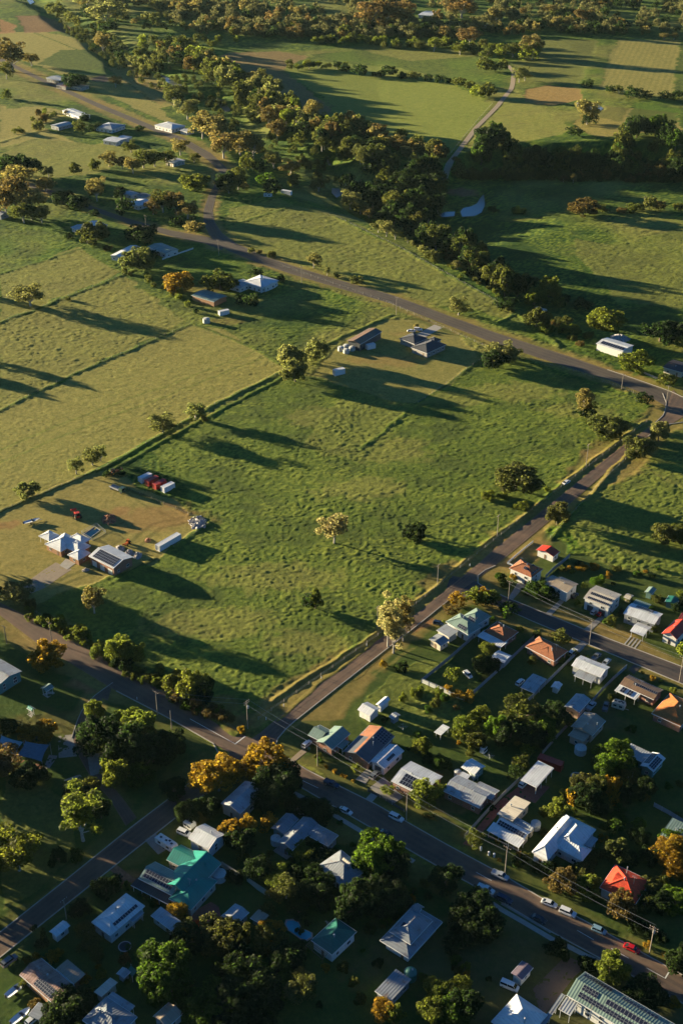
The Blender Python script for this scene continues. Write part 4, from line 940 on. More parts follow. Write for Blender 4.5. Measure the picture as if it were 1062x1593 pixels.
BD('house', 'red tiled hip roof house glowing among dark trees', 'the red tiled house', [('v2', (572,385,664,244,872,346,778,474), 3.4, 'hip', 2.6, 'tile_red'), ('v2', (640,345,690,290,765,330,715,385), 4.4, 'gx', 1.2, 'tile_red', dict(nowin=1))], wall='wall_white', chim=[(0,.4,.8)])
BD('house', 'green roofed brick house with two gables on the corner block', 'the green roofed brick house', [('y8', (213,128,300,38,400,95,300,172), 3.1, 'gx', 1.2, 'green'), ('y8', (270,178,440,52,552,118,400,250), 3.3, 'gy', 1.4, 'green'), ('y8', (445,215,500,160,552,190,490,245), 2.8, 'skx', .2, 'green', dict(open=1))], wall='wall_brick')
def rusty(root, fr):
    kind, x0, x1, y0, y1, h, rise, _ = fr[0]; A, U, Vv = slope_frame(kind, 'w', x0, x1, y0, y1, h, rise); n = U.cross(Vv).normalized(); n = n if n.z > 0 else -n
    for u0, u1, v0, v1, m in ((0,.40,.02,.99,'sheet_rustroof_1'), (.40,.97,.76,.99,'sheet_rustroof_1')):
        mb = MB(); c = [A+U*p+Vv*q for p, q in ((u0,v0),(u1,v0),(u1,v1),(u0,v1))]; mb.add([p+n*.05 for p in c]+[p+n*.01 for p in c], [(0,1,2,3),(0,4,5,1),(1,5,6,2),(2,6,7,3),(3,7,4,0)]); mb.build('roof_sheet', m, root)
BD('house', 'dark grey roofed house with rusty orange sheets on top', 'the house with rusty orange roof sheets', [('y8', (482,270,725,45,918,140,712,350), 3.2, 'gy', 1.7, 'dgrey')], wall='wall_brick', sol=[(0,'e',.62,.98,.1,.85,5,4)], chim=[(0,.72,.45)], extra=rusty)
BD('garage', 'long white garage with a strip of solar panels', 'the long white garage', [('y8', (727,345,880,198,1000,255,832,408), 3.2, 'gy', .9, 'white', dict(garage='s', gmat='wall_dark'))], wall='wall_white', cat='garage', sol=[(0,'e',.30,.66,.25,.62,6,1)])
BD('house', 'silver roofed brick house with dark panels along the front', 'the silver roofed brick house', [('u3', (655,552,780,440,945,528,850,632), 3.3, 'gx', 1.1, 'white')], wall='wall_brick', sol=[(0,'s',.22,.88,.08,.85,8,3)])
BD('shed', 'bigger of two white curved sheds on the open grass', 'the bigger white shed on the grass', [('u3', (480,157,535,113,603,153,552,192), 3.0, 'gx', .9, 'white')], wall='trim_white', cat='shed', wins=False)
BD('shed', 'narrow white arched shed behind the bigger white shed', 'the narrow white arched shed', [('u3', (580,130,632,85,662,100,610,142), 2.7, 'gy', .6, 'white')], wall='trim_white', cat='shed', wins=False)
BD('shed', 'small grey shed on the lawn behind the rusty roofed house', 'the small grey lawn shed', [('u3', (655,195,688,168,715,188,682,212), 2.4, 'gx', .5, 'lgrey')], wall='wall_grey', cat='shed', wins=False)
BD('carport', 'long thin white shelter roof over a garden bed', 'the thin white garden shelter', [('u3', (903,282,952,237,988,256,940,300), 2.3, 'sky', .1, 'white', dict(open=1))], cat='shelter')
BD('shed', 'blue grey gabled shed next to the shaded grey house', 'the blue grey gabled shed', [('y5', (283,290,372,132,495,208,345,352), 3.0, 'gy', .8, 'grey')], wall='wall_teal', cat='shed')
BD('house', 'wide grey hip roofed house shaded by the big tree', 'the wide grey shaded house', [('y5', (325,425,545,160,660,260,440,500), 3.5, 'gy', 1.2, 'grey'), ('y5', (560,320,680,255,858,358,750,465), 3.4, 'hip', 1.6, 'grey')], wall='wall_grey')
BD('house', 'white weatherboard house with a lit front roof slope', 'the white weatherboard house', [('x1', (497,78,620,-40,812,45,655,165), 4.2, 'gx', 1.5, 'white')], wall='trim_white')
BD('house', 'long grey gabled house tucked under orange brown trees', 'the long grey gabled house', [('u2', (580,320,715,195,815,248,685,380), 4.0, 'gy', 1.3, 'lgrey')], wall='wall_cream')
BD('house', 'big house with bright teal crossing roofs and a panelled wing', 'the big teal roofed house', [('x1', (400,610,540,270,690,480,510,660), 3.2, 'hip', 1.8, 'teal'), ('x1', (345,425,545,150,705,290,500,620), 3.5, 'gy', 2.2, 'teal'),
   ('x1', (325,235,450,125,705,282,560,400), 3.3, 'gx', 1.7, 'teal'), ('x1', (92,390,250,255,440,420,372,580), 3.3, 'gx', 1.5, 'green'), ('x1', (40,450,92,395,372,585,300,635), 2.5, 'skx', .3, 'dbrown', dict(open=1))], wall='wall_cream', sol=[(3,'s',.08,.90,.22,.88,10,2)])
BD('shed', 'grey skillion granny flat next to a round golden shrub', 'the grey granny flat', [('x1', (183,712,268,650,440,770,360,842), 3.0, 'skx', .3, 'lgrey')], wall='wall_cream', cat='shed')
BD('house', 'pale hip roofed house with a dark strip of panels', 'the pale hip roofed house', [('u6', (510,298,695,142,795,210,608,380), 3.8, 'hip', 1.8, 'white'), ('u6', (715,290,775,235,795,250,740,300), 3.0, 'skx', .1, 'lgrey', dict(open=1))], wall='wall_white', sol=[(0,'e',.2,.88,.25,.50,10,1)])
BD('house', 'pink rusted roof house with attached pale flat annexe', 'the pink rusted roof house', [('u6', (115,588,225,500,415,652,292,752), 3.4, 'gx', 1.2, 'pink'), ('u6', (312,558,372,508,472,588,412,645), 2.9, 'skx', .2, 'tan')], wall='wall_timber', sol=[(0,'s',.38,.85,.1,.75,8,3)])
BD('shed', 'small white box shed close to the verge and road', 'the small white roadside shed', [('u6', (277,352,350,290,385,318,310,385)  , 2.8, 'gy', .4, 'white')], wall='wall_white', cat='shed')
BD('house', 'blue grey hip roofed house with striped patio at the bottom edge', 'the blue grey hip house', [('y7', (-10,780,195,590,440,755,250,960), 3.6, 'hip', 2.0, 'grey'), ('y7', (200,590,255,545,428,680,375,718), 2.8, 'sky', .2, 'lgrey', dict(open=1))], wall='wall_grey')
BD('shed', 'pale flat shed with aerial behind the blue grey house', 'the pale flat shed with aerial', [('y7', (93,550,225,432,285,475,150,600), 3.0, 'sky', .2, 'cream')], wall='wall_cream', cat='shed')
BD('shed', 'small silver shed beside a green shade cloth', 'the small silver shed', [('y7', (272,400,330,345,388,382,335,440), 2.4, 'gy', .3, 'lgrey')], wall='wall_grey', cat='shed', wins=False)
BD('shed', 'brown and grey gabled garage below the big round tree', 'the brown and grey garage', [('y7', (580,750,705,638,820,725,690,850), 3.0, 'gy', .9, 'tan')], wall='wall_grey', cat='shed')
BD('carport', 'low grey carport with cars at the bottom left corner', 'the low grey carport', [('u6', (160,812,215,742,272,768,215,845), 2.5, 'sky', .1, 'grey', dict(open=1))], cat='carport')
BD('shed', 'pale blue grey shed beyond the round red patio', 'the shed beyond the red patio', [('x1', (780,712,885,615,1002,695,900,765), 3.0, 'gy', .5, 'lgrey')], wall='wall_grey', cat='shed')
BD('shed', 'narrow grey shed hidden behind the olive tree', 'the narrow hidden shed', [('u7', (300,290,345,262,400,290,350,330), 2.6, 'skx', .2, 'lgrey')], wall='wall_grey', cat='shed', wins=False)
BD('shed', 'blue shed with pale roof squares near the swimming pool', 'the blue shed near the pool', [('u7', (495,278,540,228,595,268,552,312), 2.5, 'skx', .2, 'tan')], wall='wall_teal', cat='shed', wins=False)
BD('house', 'grey hip roofed cottage with one sunlit patch on its ridge', 'the grey cottage with the sunlit ridge', [('y5', (768,600,870,480,1062,640,890,900), 3.6, 'hip', 2.1, 'grey'), ('y5', (870,640,915,560,1030,580,950,670), 4.6, 'gx', 1.1, 'cream', dict(nowin=1))], wall='wall_white')  # cream upper gable: the ridge's sunlit patch put into the roof colour
BD('house', 'dark green hip roofed house beside the pool', 'the dark green roofed house', [('u7', (833,405,965,268,1070,358,945,480), 3.6, 'hip', 1.8, 'dteal')], wall='wall_white')
BD('house', 'grey verandah house with stepped hip roof alone on dark grass', 'the grey verandah house', [('u8', (326,578,505,380,660,478,482,682), 3.3, 'hip', 1.5, 'grey', dict(over=1.2)), ('u8', (356,540,498,408,612,465,502,588), 4.6, 'hip', 1.9, 'grey', dict(nowin=1)), ('u8', (497,405,535,370,565,410,520,425), 4.7, 'gx', 1.0, 'grey', dict(nowin=1))], wall='wall_white', sol=[(1,'s',.25,.55,.35,.8,2,1)])
BD('shed', 'flat rust streaked grey garage below the verandah house', 'the flat rust streaked garage', [('u8', (296,857,408,735,492,797,380,918), 3.0, 'skx', .2, 'grey'), ('u8', (290,945,325,900,378,925,340,970), 2.4, 'skx', .1, 'lgrey')], wall='wall_grey', cat='shed')
BD('house', 'white pyramid roofed house at the bottom right', 'the white pyramid roofed house', [('y6', (30,410,145,272,310,375,180,560), 3.4, 'hip', 2.8, 'white')], wall='wall_white')
BD('hall', 'very long green roofed building covered by rows of panels', 'the very long green roofed hall', [('y6', (425,275,520,150,1130,500,1030,640), 4.6, 'gx', 1.8, 'green')], wall='wall_white', cat='hall',
   sol=[(0,'n',.72,.98,.15,.45,10,1),(0,'s',.08,.22,.62,.95,5,2),(0,'n',.30,.62,.2,.5,10,1),(0,'s',.08,.98,.22,.50,28,2),(0,'s',.30,.9,.62,.92,18,1)], extra=None)
BD('shelter', 'pale flat roofed link beside the long green roofed hall', 'the pale covered walkway', [('y6', (385,350,420,285,487,325,445,390), 3.6, 'skx', .2, 'lgrey', dict(open=1)), ('y6', (270,440,400,265,420,285,295,450), 3.0, 'skx', .1, 'grey', dict(open=1))], cat='shelter')
BD('shed', 'small purple roofed shed in the shaded yard', 'the small purple roofed shed', [('y6', (123,155,183,88,240,125,180,195), 3.0, 'gy', .3, 'purple')], wall='wall_white', cat='shed')
BD('house', 'grey green flat roofed house half hidden at the right edge', 'the grey green house at the edge', [('w8', (880,945,965,800,1120,880,1020,1010), 3.2, 'skx', .3, 'green')], wall='wall_grey', chim=[(0,.5,.5)])
BD('hall', 'large grey roofed teal building cut by the left edge', 'the large teal walled building', [('f', (-32,1048,0,1024,32,1045,-4,1070), 4.2, 'gx', 1.2, 'lgrey')], wall='wall_teal', cat='building')
BD('picnic_shelter', 'larger picnic shelter with pale roof on a concrete slab', 'the larger picnic shelter', [('w7', (385,562,462,515,528,550,440,580), 2.7, 'gy', .7, 'green', dict(open=1))], cat='shelter')
slab('paving', 'pale_concrete', 'w7', 390,605, 460,570, 528,600, 458,650)
BD('picnic_shelter', 'smaller picnic shelter with deep green roof on a slab', 'the smaller picnic shelter', [('w7', (255,748,290,725,340,755,305,775), 2.6, 'gx', .6, 'teal', dict(open=1))], cat='shelter')
slab('paving', 'pale_concrete', 'w7', 260,805, 303,780, 352,808, 305,838)
# farm by the left
BD('house', 'white farmhouse with four joined hip roofs and timber verandah', 'the white farmhouse', [('x2', (120,235,330,112,460,200,290,300), 2.9, 'hip', 2.3, 'white'), ('x2', (75,148,165,95,280,150,150,200), 3.0, 'hip', 1.2, 'white', dict(open=1)), ('x2', (370,175,440,112,555,190,470,240), 2.8, 'hip', 1.8, 'white'), ('x2', (340,335,460,275,580,310,455,385), 2.8, 'hip', 1.6, 'white'), ('x2', (300,270,420,190,580,240,470,310), 3.0, 'hip', 1.9, 'white')], wall='wall_timber')
BD('shed', 'large white roofed farm shed with four roller doors and solar roof', 'the large farm shed', [('x2', (556,345,740,237,985,355,790,470), 4.0, 'gx', 1.4, 'white', dict(garage='s'))], wall='wall_brick', cat='shed', sol=[(0,'s',.12,.92,.10,.95,12,4)])
BD('shed', 'long dark brown farm shed beside round tanks', 'the long dark brown shed', [('w2', (223,190,360,118,432,135,305,214), 4.2, 'gy', 1.0, 'brown', dict())], wall='wall_dark', cat='shed', wins=False)
BD('house', 'low dark slate roofed house with several hips on mown grass', 'the dark slate roofed house', [('w2', (605,232,710,180,822,215,690,262), 3.0, 'hip', 2.1, 'tile_slate'), ('w2', (543,180,610,140,700,178,620,212), 3.0, 'hip', 1.7, 'tile_slate'), ('w2', (700,182,745,168,780,188,730,205), 3.1, 'hip', 1.4, 'tile_slate')], wall='wall_stone')
BD('shed', 'white open fronted shed near the country road', 'the white open fronted shed', [('w5', (520,470,580,418,745,483,680,516), 4.0, 'gx', .8, 'white')], wall='wall_white', cat='shed', wins=False, sol=[(0,'s',.1,.95,.2,.75,10,1)])
BD('house', 'low brown roofed house at the right edge by country road', 'the low brown roofed house', [('w5', (930,612,1000,568,1110,600,1060,650), 3.2, 'gx', .8, 'dbrown')], wall='wall_cream')
BD('house', 'white house with pale gabled roofs beside the country road', 'the white house by the country road', [('t3', (752,312,795,288,842,308,800,334), 3.6, 'hip', 2.0, 'white'), ('t3', (710,322,738,301,770,313,738,335), 3.0, 'gx', .8, 'lgrey'), ('t3', (785,320,820,305,843,315,812,330), 3.2, 'gx', .8, 'white')], wall='wall_white')
BD('shed', 'long green grey farm shed with orange end by a golden tree', 'the long green grey shed', [('t3', (596,352,626,333,686,356,655,378), 3.2, 'gx', .6, 'green')], wall='wall_timber', cat='shed', wins=False)
BD('shed', 'white long gabled shed below the side road', 'the white long gabled shed', [('t3', (342,230,400,200,428,206,372,240), 3.2, 'gy', .7, 'white')], wall='wall_white', cat='shed')
BD('house', 'wide green grey roofed house below the side road', 'the wide green grey house', [('t3', (455,205,492,192,548,214,505,226), 3.4, 'gx', .9, 'green')], wall='wall_white')
for lab, sh, bl, wl, ct in [
 ('white cottage beside a leafy round tree above the paddocks', 'the white cottage by the round tree', [('t3', (270,132,300,124,326,138,296,150), 3.0, 'gx', .8, 'white'), ('t3', (222,148,245,134,270,142,248,155), 2.8, 'gx', .7, 'lgrey')], 'wall_white', 'house'),
 ('white house tucked among dark trees along the side road', 'the white house in dark trees', [('t3', (395,70,430,53,458,68,422,82), 3.2, 'gy', .9, 'white'), ('t3', (383,40,402,31,420,42,400,50), 3, 'gx', .6, 'lgrey'), ('t3', (425,46,445,38,468,50,450,58), 3, 'gx', .7, 'dgrey')], 'wall_white', 'house'),
 ('white hip roofed farmhouse on the bend of the country road', 'the white farmhouse on the bend', [('t1', (488,383,515,369,552,386,525,399), 3.2, 'hip', 1.6, 'white'), ('t1', (555,400,568,392,590,398,578,405), 2.8, 'gx', .5, 'lgrey')], 'wall_white', 'house'),
 ('long white stables with a red end wall in the far yard', 'the long white stables', [('t1', (205,338,228,330,262,352,240,362), 3.2, 'gx', .7, 'white')], 'wall_white', 'shed'),
 ('pale blue grey barn in the cluttered far yard', 'the pale blue grey barn', [('t1', (160,383,200,371,217,378,180,391), 3.2, 'gy', .6, 'lgrey')], 'wall_grey', 'shed'),
 ('grey hip roofed homestead half hidden by shrubs', 'the grey hidden homestead', [('t1', (308,386,332,373,368,382,345,402), 3.4, 'hip', 1.8, 'lgrey')], 'wall_white', 'house'),
 ('two part white machinery shed behind the grey homestead', 'the two part machinery shed', [('t1', (318,428,345,418,382,424,358,438), 3.2, 'gx', .6, 'white'), ('t1', (368,420,380,413,397,420,385,428), 3, 'gx', .4, 'white')], 'wall_white', 'shed'),
 ('small white roofed cottage in the far gum trees', 'the white cottage in the far gums', [('t1', (513,493,545,482,560,491,530,502), 3.2, 'gx', .8, 'white')], 'wall_cream', 'house'),
 ('dark fronted farm building at the top left paddock', 'the dark fronted farm building', [('t1', (150,238,178,230,207,240,182,250), 3.4, 'gx', .7, 'lgrey')], 'wall_dark', 'shed'),
 ('brown roofed farmhouse beside a clipped dark hedge', 'the brown farmhouse by the hedge', [('t1', (185,260,205,250,222,258,200,268), 3.0, 'gx', .8, 'pink'), ('t1', (222,264,236,256,268,262,255,270), 3.0, 'gx', .6, 'tan')], 'wall_cream', 'house'),
 ('far white greenhouse beside the pinkish woodland', 'the far white greenhouse', [('t2', (258,45,272,34,312,36,298,50), 3.4, 'gx', .7, 'white')], 'wall_white', 'greenhouse'),
 ('tiny white far cottage among the distant trees', 'the tiny far cottage', [('t2', (452,80,460,73,478,76,470,82), 3.2, 'gx', .8, 'white')], 'wall_white', 'house'),
 ('far pale farmhouse in the distant wood right of the greenhouse', 'the far pale farmhouse', [('x5', (155,118,168,108,190,110,180,122), 3.2, 'gx', .8, 'white'), ('x5', (168,82,175,74,190,78,182,86), 3.2, 'gx', .8, 'white')], 'wall_white', 'house'),
 ('grey roofed farmhouse cut by the left edge of the photo', 'the grey farmhouse at the left edge', [('t3', (-22,100,0,92,22,100,4,112), 3.2, 'gx', .8, 'lgrey')], 'wall_grey', 'house')]:
    BD('farm_building' if ct == 'shed' else ct, lab, sh, bl, wall=wl, cat=ct)
# ------------------------------------------------------------------ containers, tanks, machines
def container(label, short, t, L, R_, W_, Hh, mat, az=38.0, ln=12.2, name='shipping_container'):
    p = PT(t, L, R_)[0]; root = thing(name, label, 'container', (p.x, p.y, p.z+.12), aim(az), None, short); w = 2.44; x = ln/2; mb = MB()
    n = int(ln/.28)
    for s in (-1, 1):                                  # corrugated sides
        v = []; 
        for k in range(n+1):
            xx = -x+.1+(ln-.2)*k/n; yy = s*(w/2-(.0 if k % 2 else .05)); v += [(xx, yy, .15), (xx, yy, Hh-.12)]
        mb.add(v, [(2*k, 2*k+2, 2*k+3, 2*k+1) for k in range(n)])
    mb.box(-x+.05, -x+.1, -w/2+.05, w/2-.05, .15, Hh-.1); mb.box(x-.1, x-.05, -w/2+.05, w/2-.05, .15, Hh-.1); mb.box(-x+.06, x-.06, -w/2+.06, w/2-.06, Hh-.09, Hh-.03)
    mb.build('body', mat, root)
    f = MB()
    for s in (-1, 1):
        f.beam((-x,s*w/2,.08),(x,s*w/2,.08),.14,.16); f.beam((-x,s*w/2,Hh-.06),(x,s*w/2,Hh-.06),.12,.12)
        for e in (-1, 1): f.box(e*x-.08, e*x+.08, s*w/2-.08, s*w/2+.08, 0, Hh)
    for e in (-1, 1): f.beam((e*x,-w/2,.08),(e*x,w/2,.08),.14,.16); f.beam((e*x,-w/2,Hh-.06),(e*x,w/2,Hh-.06),.12,.12)
    f.build('frame', mat, root)
    d = MB()
    for yy in (-.8, -.4, .4, .8): d.bar((-x-.02, yy, .2), (-x-.02, yy, Hh-.2), .03, n=5)
    d.build('door_bars', 'galv', root); return root
container('long white shipping container alone at the edge of the farmyard', 'the long white container', 'f', 262.5, 847.5, 2.44, 2.6, 'container_white', 39)
g = 4
for (x, y, m, lab, sh) in [(325,202,'container_white','white container leftmost in the row of four','the leftmost white container in the row'), (370,222,'container_red','dark red container next to the leftmost white one','the dark red container in the row'), (420,244,'container_red','brighter red container third in the row','the brighter red container in the row'), (474,264,'container_white','white container at the right end of the row','the right end white container in the row')]:
    container(lab, sh, 'w1', x, y, 2.44, 2.6, m, 42, 6.1)
container('white container parked by the long dark brown shed', 'the white container by the brown shed', 'w2', 364, 236, 2.44, 2.6, 'container_white', 60, 5)
container('red container behind the large white carport', 'the red container behind the carport', 'y3', 560, 68, 2.44, 2.6, 'container_red', 120, 8)
container('white container shed at the mown yard corner', 'the white container shed', 'w2', 178, 388, 2.44, 3, 'container_white', 60, 6)
container('white container on the paddock below the long green grey shed', 'the white container on the bare paddock', 't3', 685, 412, 2.44, 2.6, 'container_white', 60, 6)
container('white truck body parked by far roadside yard', 'the white truck body', 't3', 877, 44, 2.44, 2.8, 'container_white', 120, 8, 'caravan')
def tank(label, t, x, y, r, h, mat='tank_pale', short=None, cone=.3, group=None):
    p = PT(t, x, y)[0]; root = thing('water_tank', label, 'water tank', (p.x, p.y, p.z), 0, group, short); mb = MB()
    pr = [(r, 0)]
    for k in range(1, 9): pr += [(r, h*k/9-.06), (r*1.02, h*k/9), (r, h*k/9+.06)]
    pr += [(r, h), (r*1.02, h+.02)]; mb.lathe(pr, 24); mb.build('shell', mat, root, smooth=False)
    m = MB(); m.lathe([(r*1.01, h+.03), (r*.5, h+cone*.6), (.25, h+cone)], 24); m.build('lid', mat, root)
    m = MB(); m.lathe([(.25, h+cone*.8), (.25, h+cone+.12), (.2, h+cone+.14)], 12, r*.3, 0); m.build('hatch', 'galv', root); return root
tank('large white water tank behind the pinkish cream house', 'u5', 358, 400, 1.9, 2.4, short='the large white water tank')
tank('pale water tank at the rear corner of the veranda panel house', 'y3', 425, 640, 1.5, 2.2); tank('pale water tank beside blue grey gabled shed', 'y5', 290, 425, 1.5, 2.3)
tank('round tank standing in the teal roofed house garden', 'x1', 752, 410, 2.0, 2.3, short='the round garden tank'); tank('green water tank under the verandah house corner', 'u8', 487, 785, 1.7, 2.6, 'tank_green', cone=.9)
tank('small tank behind the grey roofed brick house', 'u4', 252, 452, 1.1, 2.2)
for k, (x, y) in enumerate([(190,248),(222,236),(222,262),(256,246)]): tank('round pale tank in the cluster by the brown shed', 'w2', x, y, 1.7, 2.1, group='tanks by the brown shed')
for k, (x, y) in enumerate([(148,262),(180,274)]): tank(['left one of two pale tanks near the creek willows','right one of two pale tanks near the creek willows'][k], 'w5', x, y, 2.0, 2.4)
tank('lone pale tank standing on the bare far paddock', 't3', 632, 437, 2.0, 2.6); tank('tank on the garden lawn between hedge and drive', 'u6', 790, 600+60, 1.0, 1.8)
def tractor(label, t, x, y, mat, az, s=1.0, name='tractor'):
    p = PT(t, x, y)[0]; r = thing(name, label, name.replace('_', ' '), (p.x, p.y, p.z), aim(az)); r.scale = (s, s, s)
    m = MB(); m.box(.1,1.9,-.4,.4,.8,1.5); m.box(-.9,.2,-.5,.5,.6,1.2); m.bar((1.2,.2,1.5),(1.2,.2,2.2),.05); m.build('body', mat, r)
    m = MB(); m.box(-.85,.15,-.55,.55,1.2,2.2); m.build('cab_glass', 'car_glass', r); m = MB(); m.box(-.95,.25,-.65,.65,2.2,2.3); m.build('cab_roof', mat, r)
    for xx, rr, w in ((-.6,.75,.22),(1.5,.45,.16)):
        for sy in (-1, 1):
            m = MB(); m.bar((0, sy*.6, 0), (0, sy*(.6+w*2), 0), rr, n=18); o = m.build('wheel', 'rubber', r, loc=(xx,0,rr)); m = MB(); m.bar((0, sy*.58, 0), (0, sy*(.62+w*2), 0), rr*.45, n=12); m.build('rim', 'yellow_paint', o)
    m = MB(); m.bar((1.4,-.5,.8),(3.0,-.5,1.6),.07); m.bar((1.4,.5,.8),(3.0,.5,1.6),.07); m.box(2.9,3.3,-.9,.9,1.3,1.9); m.build('loader', mat, r)
tractor('orange tractor with raised loader on the farmyard lawn', 'v7', 322, 92, 'red_paint', 330, 1.35); tractor('orange tractor parked in the far yard corner', 'w1', 120, 160, 'orange_paint', 60, 1.2); tractor('small red digger by the rubble heaps near the farm shed', 'v7', 600, 235, 'orange_paint', 200, .9)
def truck(label, t, x, y, az):
    p = PT(t, x, y)[0]; r = thing('truck', label, 'truck', (p.x, p.y, p.z), aim(az)); m = MB(); m.box(2.2,4.2,-1.1,1.1,.7,2.7); m.build('cab', 'paint_green', r)
    m = MB(); m.box(3.9,4.24,-.95,.95,1.7,2.5); m.build('windscreen', 'car_glass', r); m = MB(); m.box(-4,2.0,-1.15,1.15,.95,1.1); m.box(-4,2.0,-1.15,-1.05,1.1,1.6); m.box(-4,2.0,1.05,1.15,1.1,1.6); m.box(-4,4,-.4,.4,.6,.95); m.build('tray', 'wall_grey', r)
    for xx in (-3,-2,3.2):
        for sy in (-1, 1): m = MB(); m.bar((0, sy*.8, 0), (0, sy*1.15, 0), .5, n=16); m.build('wheel', 'rubber', r, loc=(xx,0,.5))
truck('old green flatbed truck parked on the farmyard grass', 'w1', 140, 268, 128)
def heap(name, label, t, x, y, r, h, mat, n=60, cat='heap', sz=.35):
    p = PT(t, x, y)[0]; rng = random.Random(int(x*y)); mb = MB(); 
    N = 28; vs = [(0,0,h)]
    for ring in range(1, 7):
        for k in range(N):
            a = 2*math.pi*k/N; rr = r*ring/6*(1+.25*rng.uniform(-1,1)); vs.append((math.cos(a)*rr, math.sin(a)*rr*.7, h*(1-(ring/6)**1.3)*(1+.3*rng.uniform(-1,1)) if ring < 6 else -.1))
    f = [(0, 1+k, 1+(k+1) % N) for k in range(N)]
    for g_ in range(5): f += [(1+g_*N+k, 1+(g_+1)*N+k, 1+(g_+1)*N+(k+1) % N, 1+g_*N+(k+1) % N) for k in range(N)]
    mb.add(vs, f)
    for _ in range(n):
        a = rng.uniform(0, 6.28); d = r*math.sqrt(rng.random()); s = sz*rng.uniform(.5, 1.3); c = Vector((math.cos(a)*d, math.sin(a)*d*.7, h*(1-d/r)+.1))
        mb.bar(c, c+Vector((rng.uniform(-1,1), rng.uniform(-1,1), rng.uniform(-.3,.8)))*s, s*.5, s*.35, 5)
    o = mb.build(name, mat); o.location = p; o.rotation_euler.z = rng.uniform(0, 3); o['label'] = label; o['category'] = cat; return o
heap('dirt_heap', 'reddish heap of broken earth behind the farmhouse pool', 'v7', 495, 100, 4.5, 2.0, 'soil', 50, 'heap'); heap('rubble_heap', 'pale rubble heap nearest the farm shed roof', 'v7', 555, 262, 2.6, 1.5, 'rubble', 40); heap('rubble_heap', 'middle pale rubble heap behind the farm shed', 'v7', 605, 285, 2.6, 1.4, 'rubble', 40)
heap('rubble_heap', 'rightmost pale rubble heap behind the farm shed', 'v7', 650, 300, 2.8, 1.4, 'rubble', 40); heap('scrap_heap', 'long scatter of white scrap at the farmyard corner', 'v7', 985, 120, 5.5, 1.0, 'rubble', 90, 'heap', .8); heap('rubble_heap', 'small stone pile in front of the farm shed doors', 'v7', 368, 380, 1.6, 1.0, 'rubble', 25)
heap('dirt_heap', 'small red earth pile near the long white container', 'v7', 708, 215, 2.0, .7, 'soil', 20); heap('rubble_heap', 'long pale rock mound behind the white open fronted shed', 'w5', 665, 435, 6, 2.6, 'rubble', 60, 'heap', .6)
# a light aircraft like machine at the left of the farm: boat on trailer
def boat(label, t, x, y, az, L=6.0, col='paint_white'):
    p = PT(t, x, y)[0]; r = thing('boat', label, 'boat', (p.x, p.y, p.z), aim(az)); st = [(-.5,.42,.5,1.15),(-.2,.5,.42,1.15),(.15,.5,.42,1.2),(.35,.32,.55,1.3),(.5,.03,1.0,1.42)]; v = []
    for fx, fw, zb, zt in st: x_ = fx*L; w = fw*2.2; v += [(x_,0,zb),(x_,-w*.75,zb+.3),(x_,-w,zt),(x_,-w*.85,zt-.05),(x_,0,zt-.28),(x_,w*.85,zt-.05),(x_,w,zt),(x_,w*.75,zb+.3)]
    f = [(i*8+k, i*8+(k+1) % 8, (i+1)*8+(k+1) % 8, (i+1)*8+k) for i in range(4) for k in range(8)]+[tuple(range(7,-1,-1)), tuple(range(32,40))]
    m = MB(); m.add(v, f); m.build('hull', col, r); m = MB(); m.add([(0,-.7,1.1),(.9,-.5,1.1),(.9,.5,1.1),(0,.7,1.1),(-.1,-.65,1.7),(.45,-.4,1.6),(.45,.4,1.6),(-.1,.65,1.7)], [(0,1,5,4),(1,2,6,5),(2,3,7,6),(3,0,4,7),(4,5,6,7)]); m.build('windscreen', 'car_glass', r)
    m = MB(); m.box(-L*.56,-L*.5,-.2,.2,.6,1.6); m.build('outboard_motor', 'black_plastic', r); m = MB(); m.beam((-L*.5,-.8,.42),(L*.3,-.8,.42),.08,.1); m.beam((-L*.5,.8,.42),(L*.3,.8,.42),.08,.1); m.beam((L*.3,-.8,.42),(L*.65,0,.42),.08,.1); m.beam((L*.3,.8,.42),(L*.65,0,.42),.08,.1); m.build('trailer', 'galv', r)
    for sy in (-1, 1): m = MB(); m.bar((0, sy*.85, 0), (0, sy*1.05, 0), .32, n=14); m.build('wheel', 'rubber', r, loc=(-L*.12,0,.32))
boat('white motorboat on a trailer in front of the pink roofed house', 'u6', 90, 682, 40); boat('second white boat at the bottom left corner carport', 'u6', 118, 828, 40); boat('white boat on trailer alone on the farm lawn at left', 'v7', 72, 118, 60, 7)
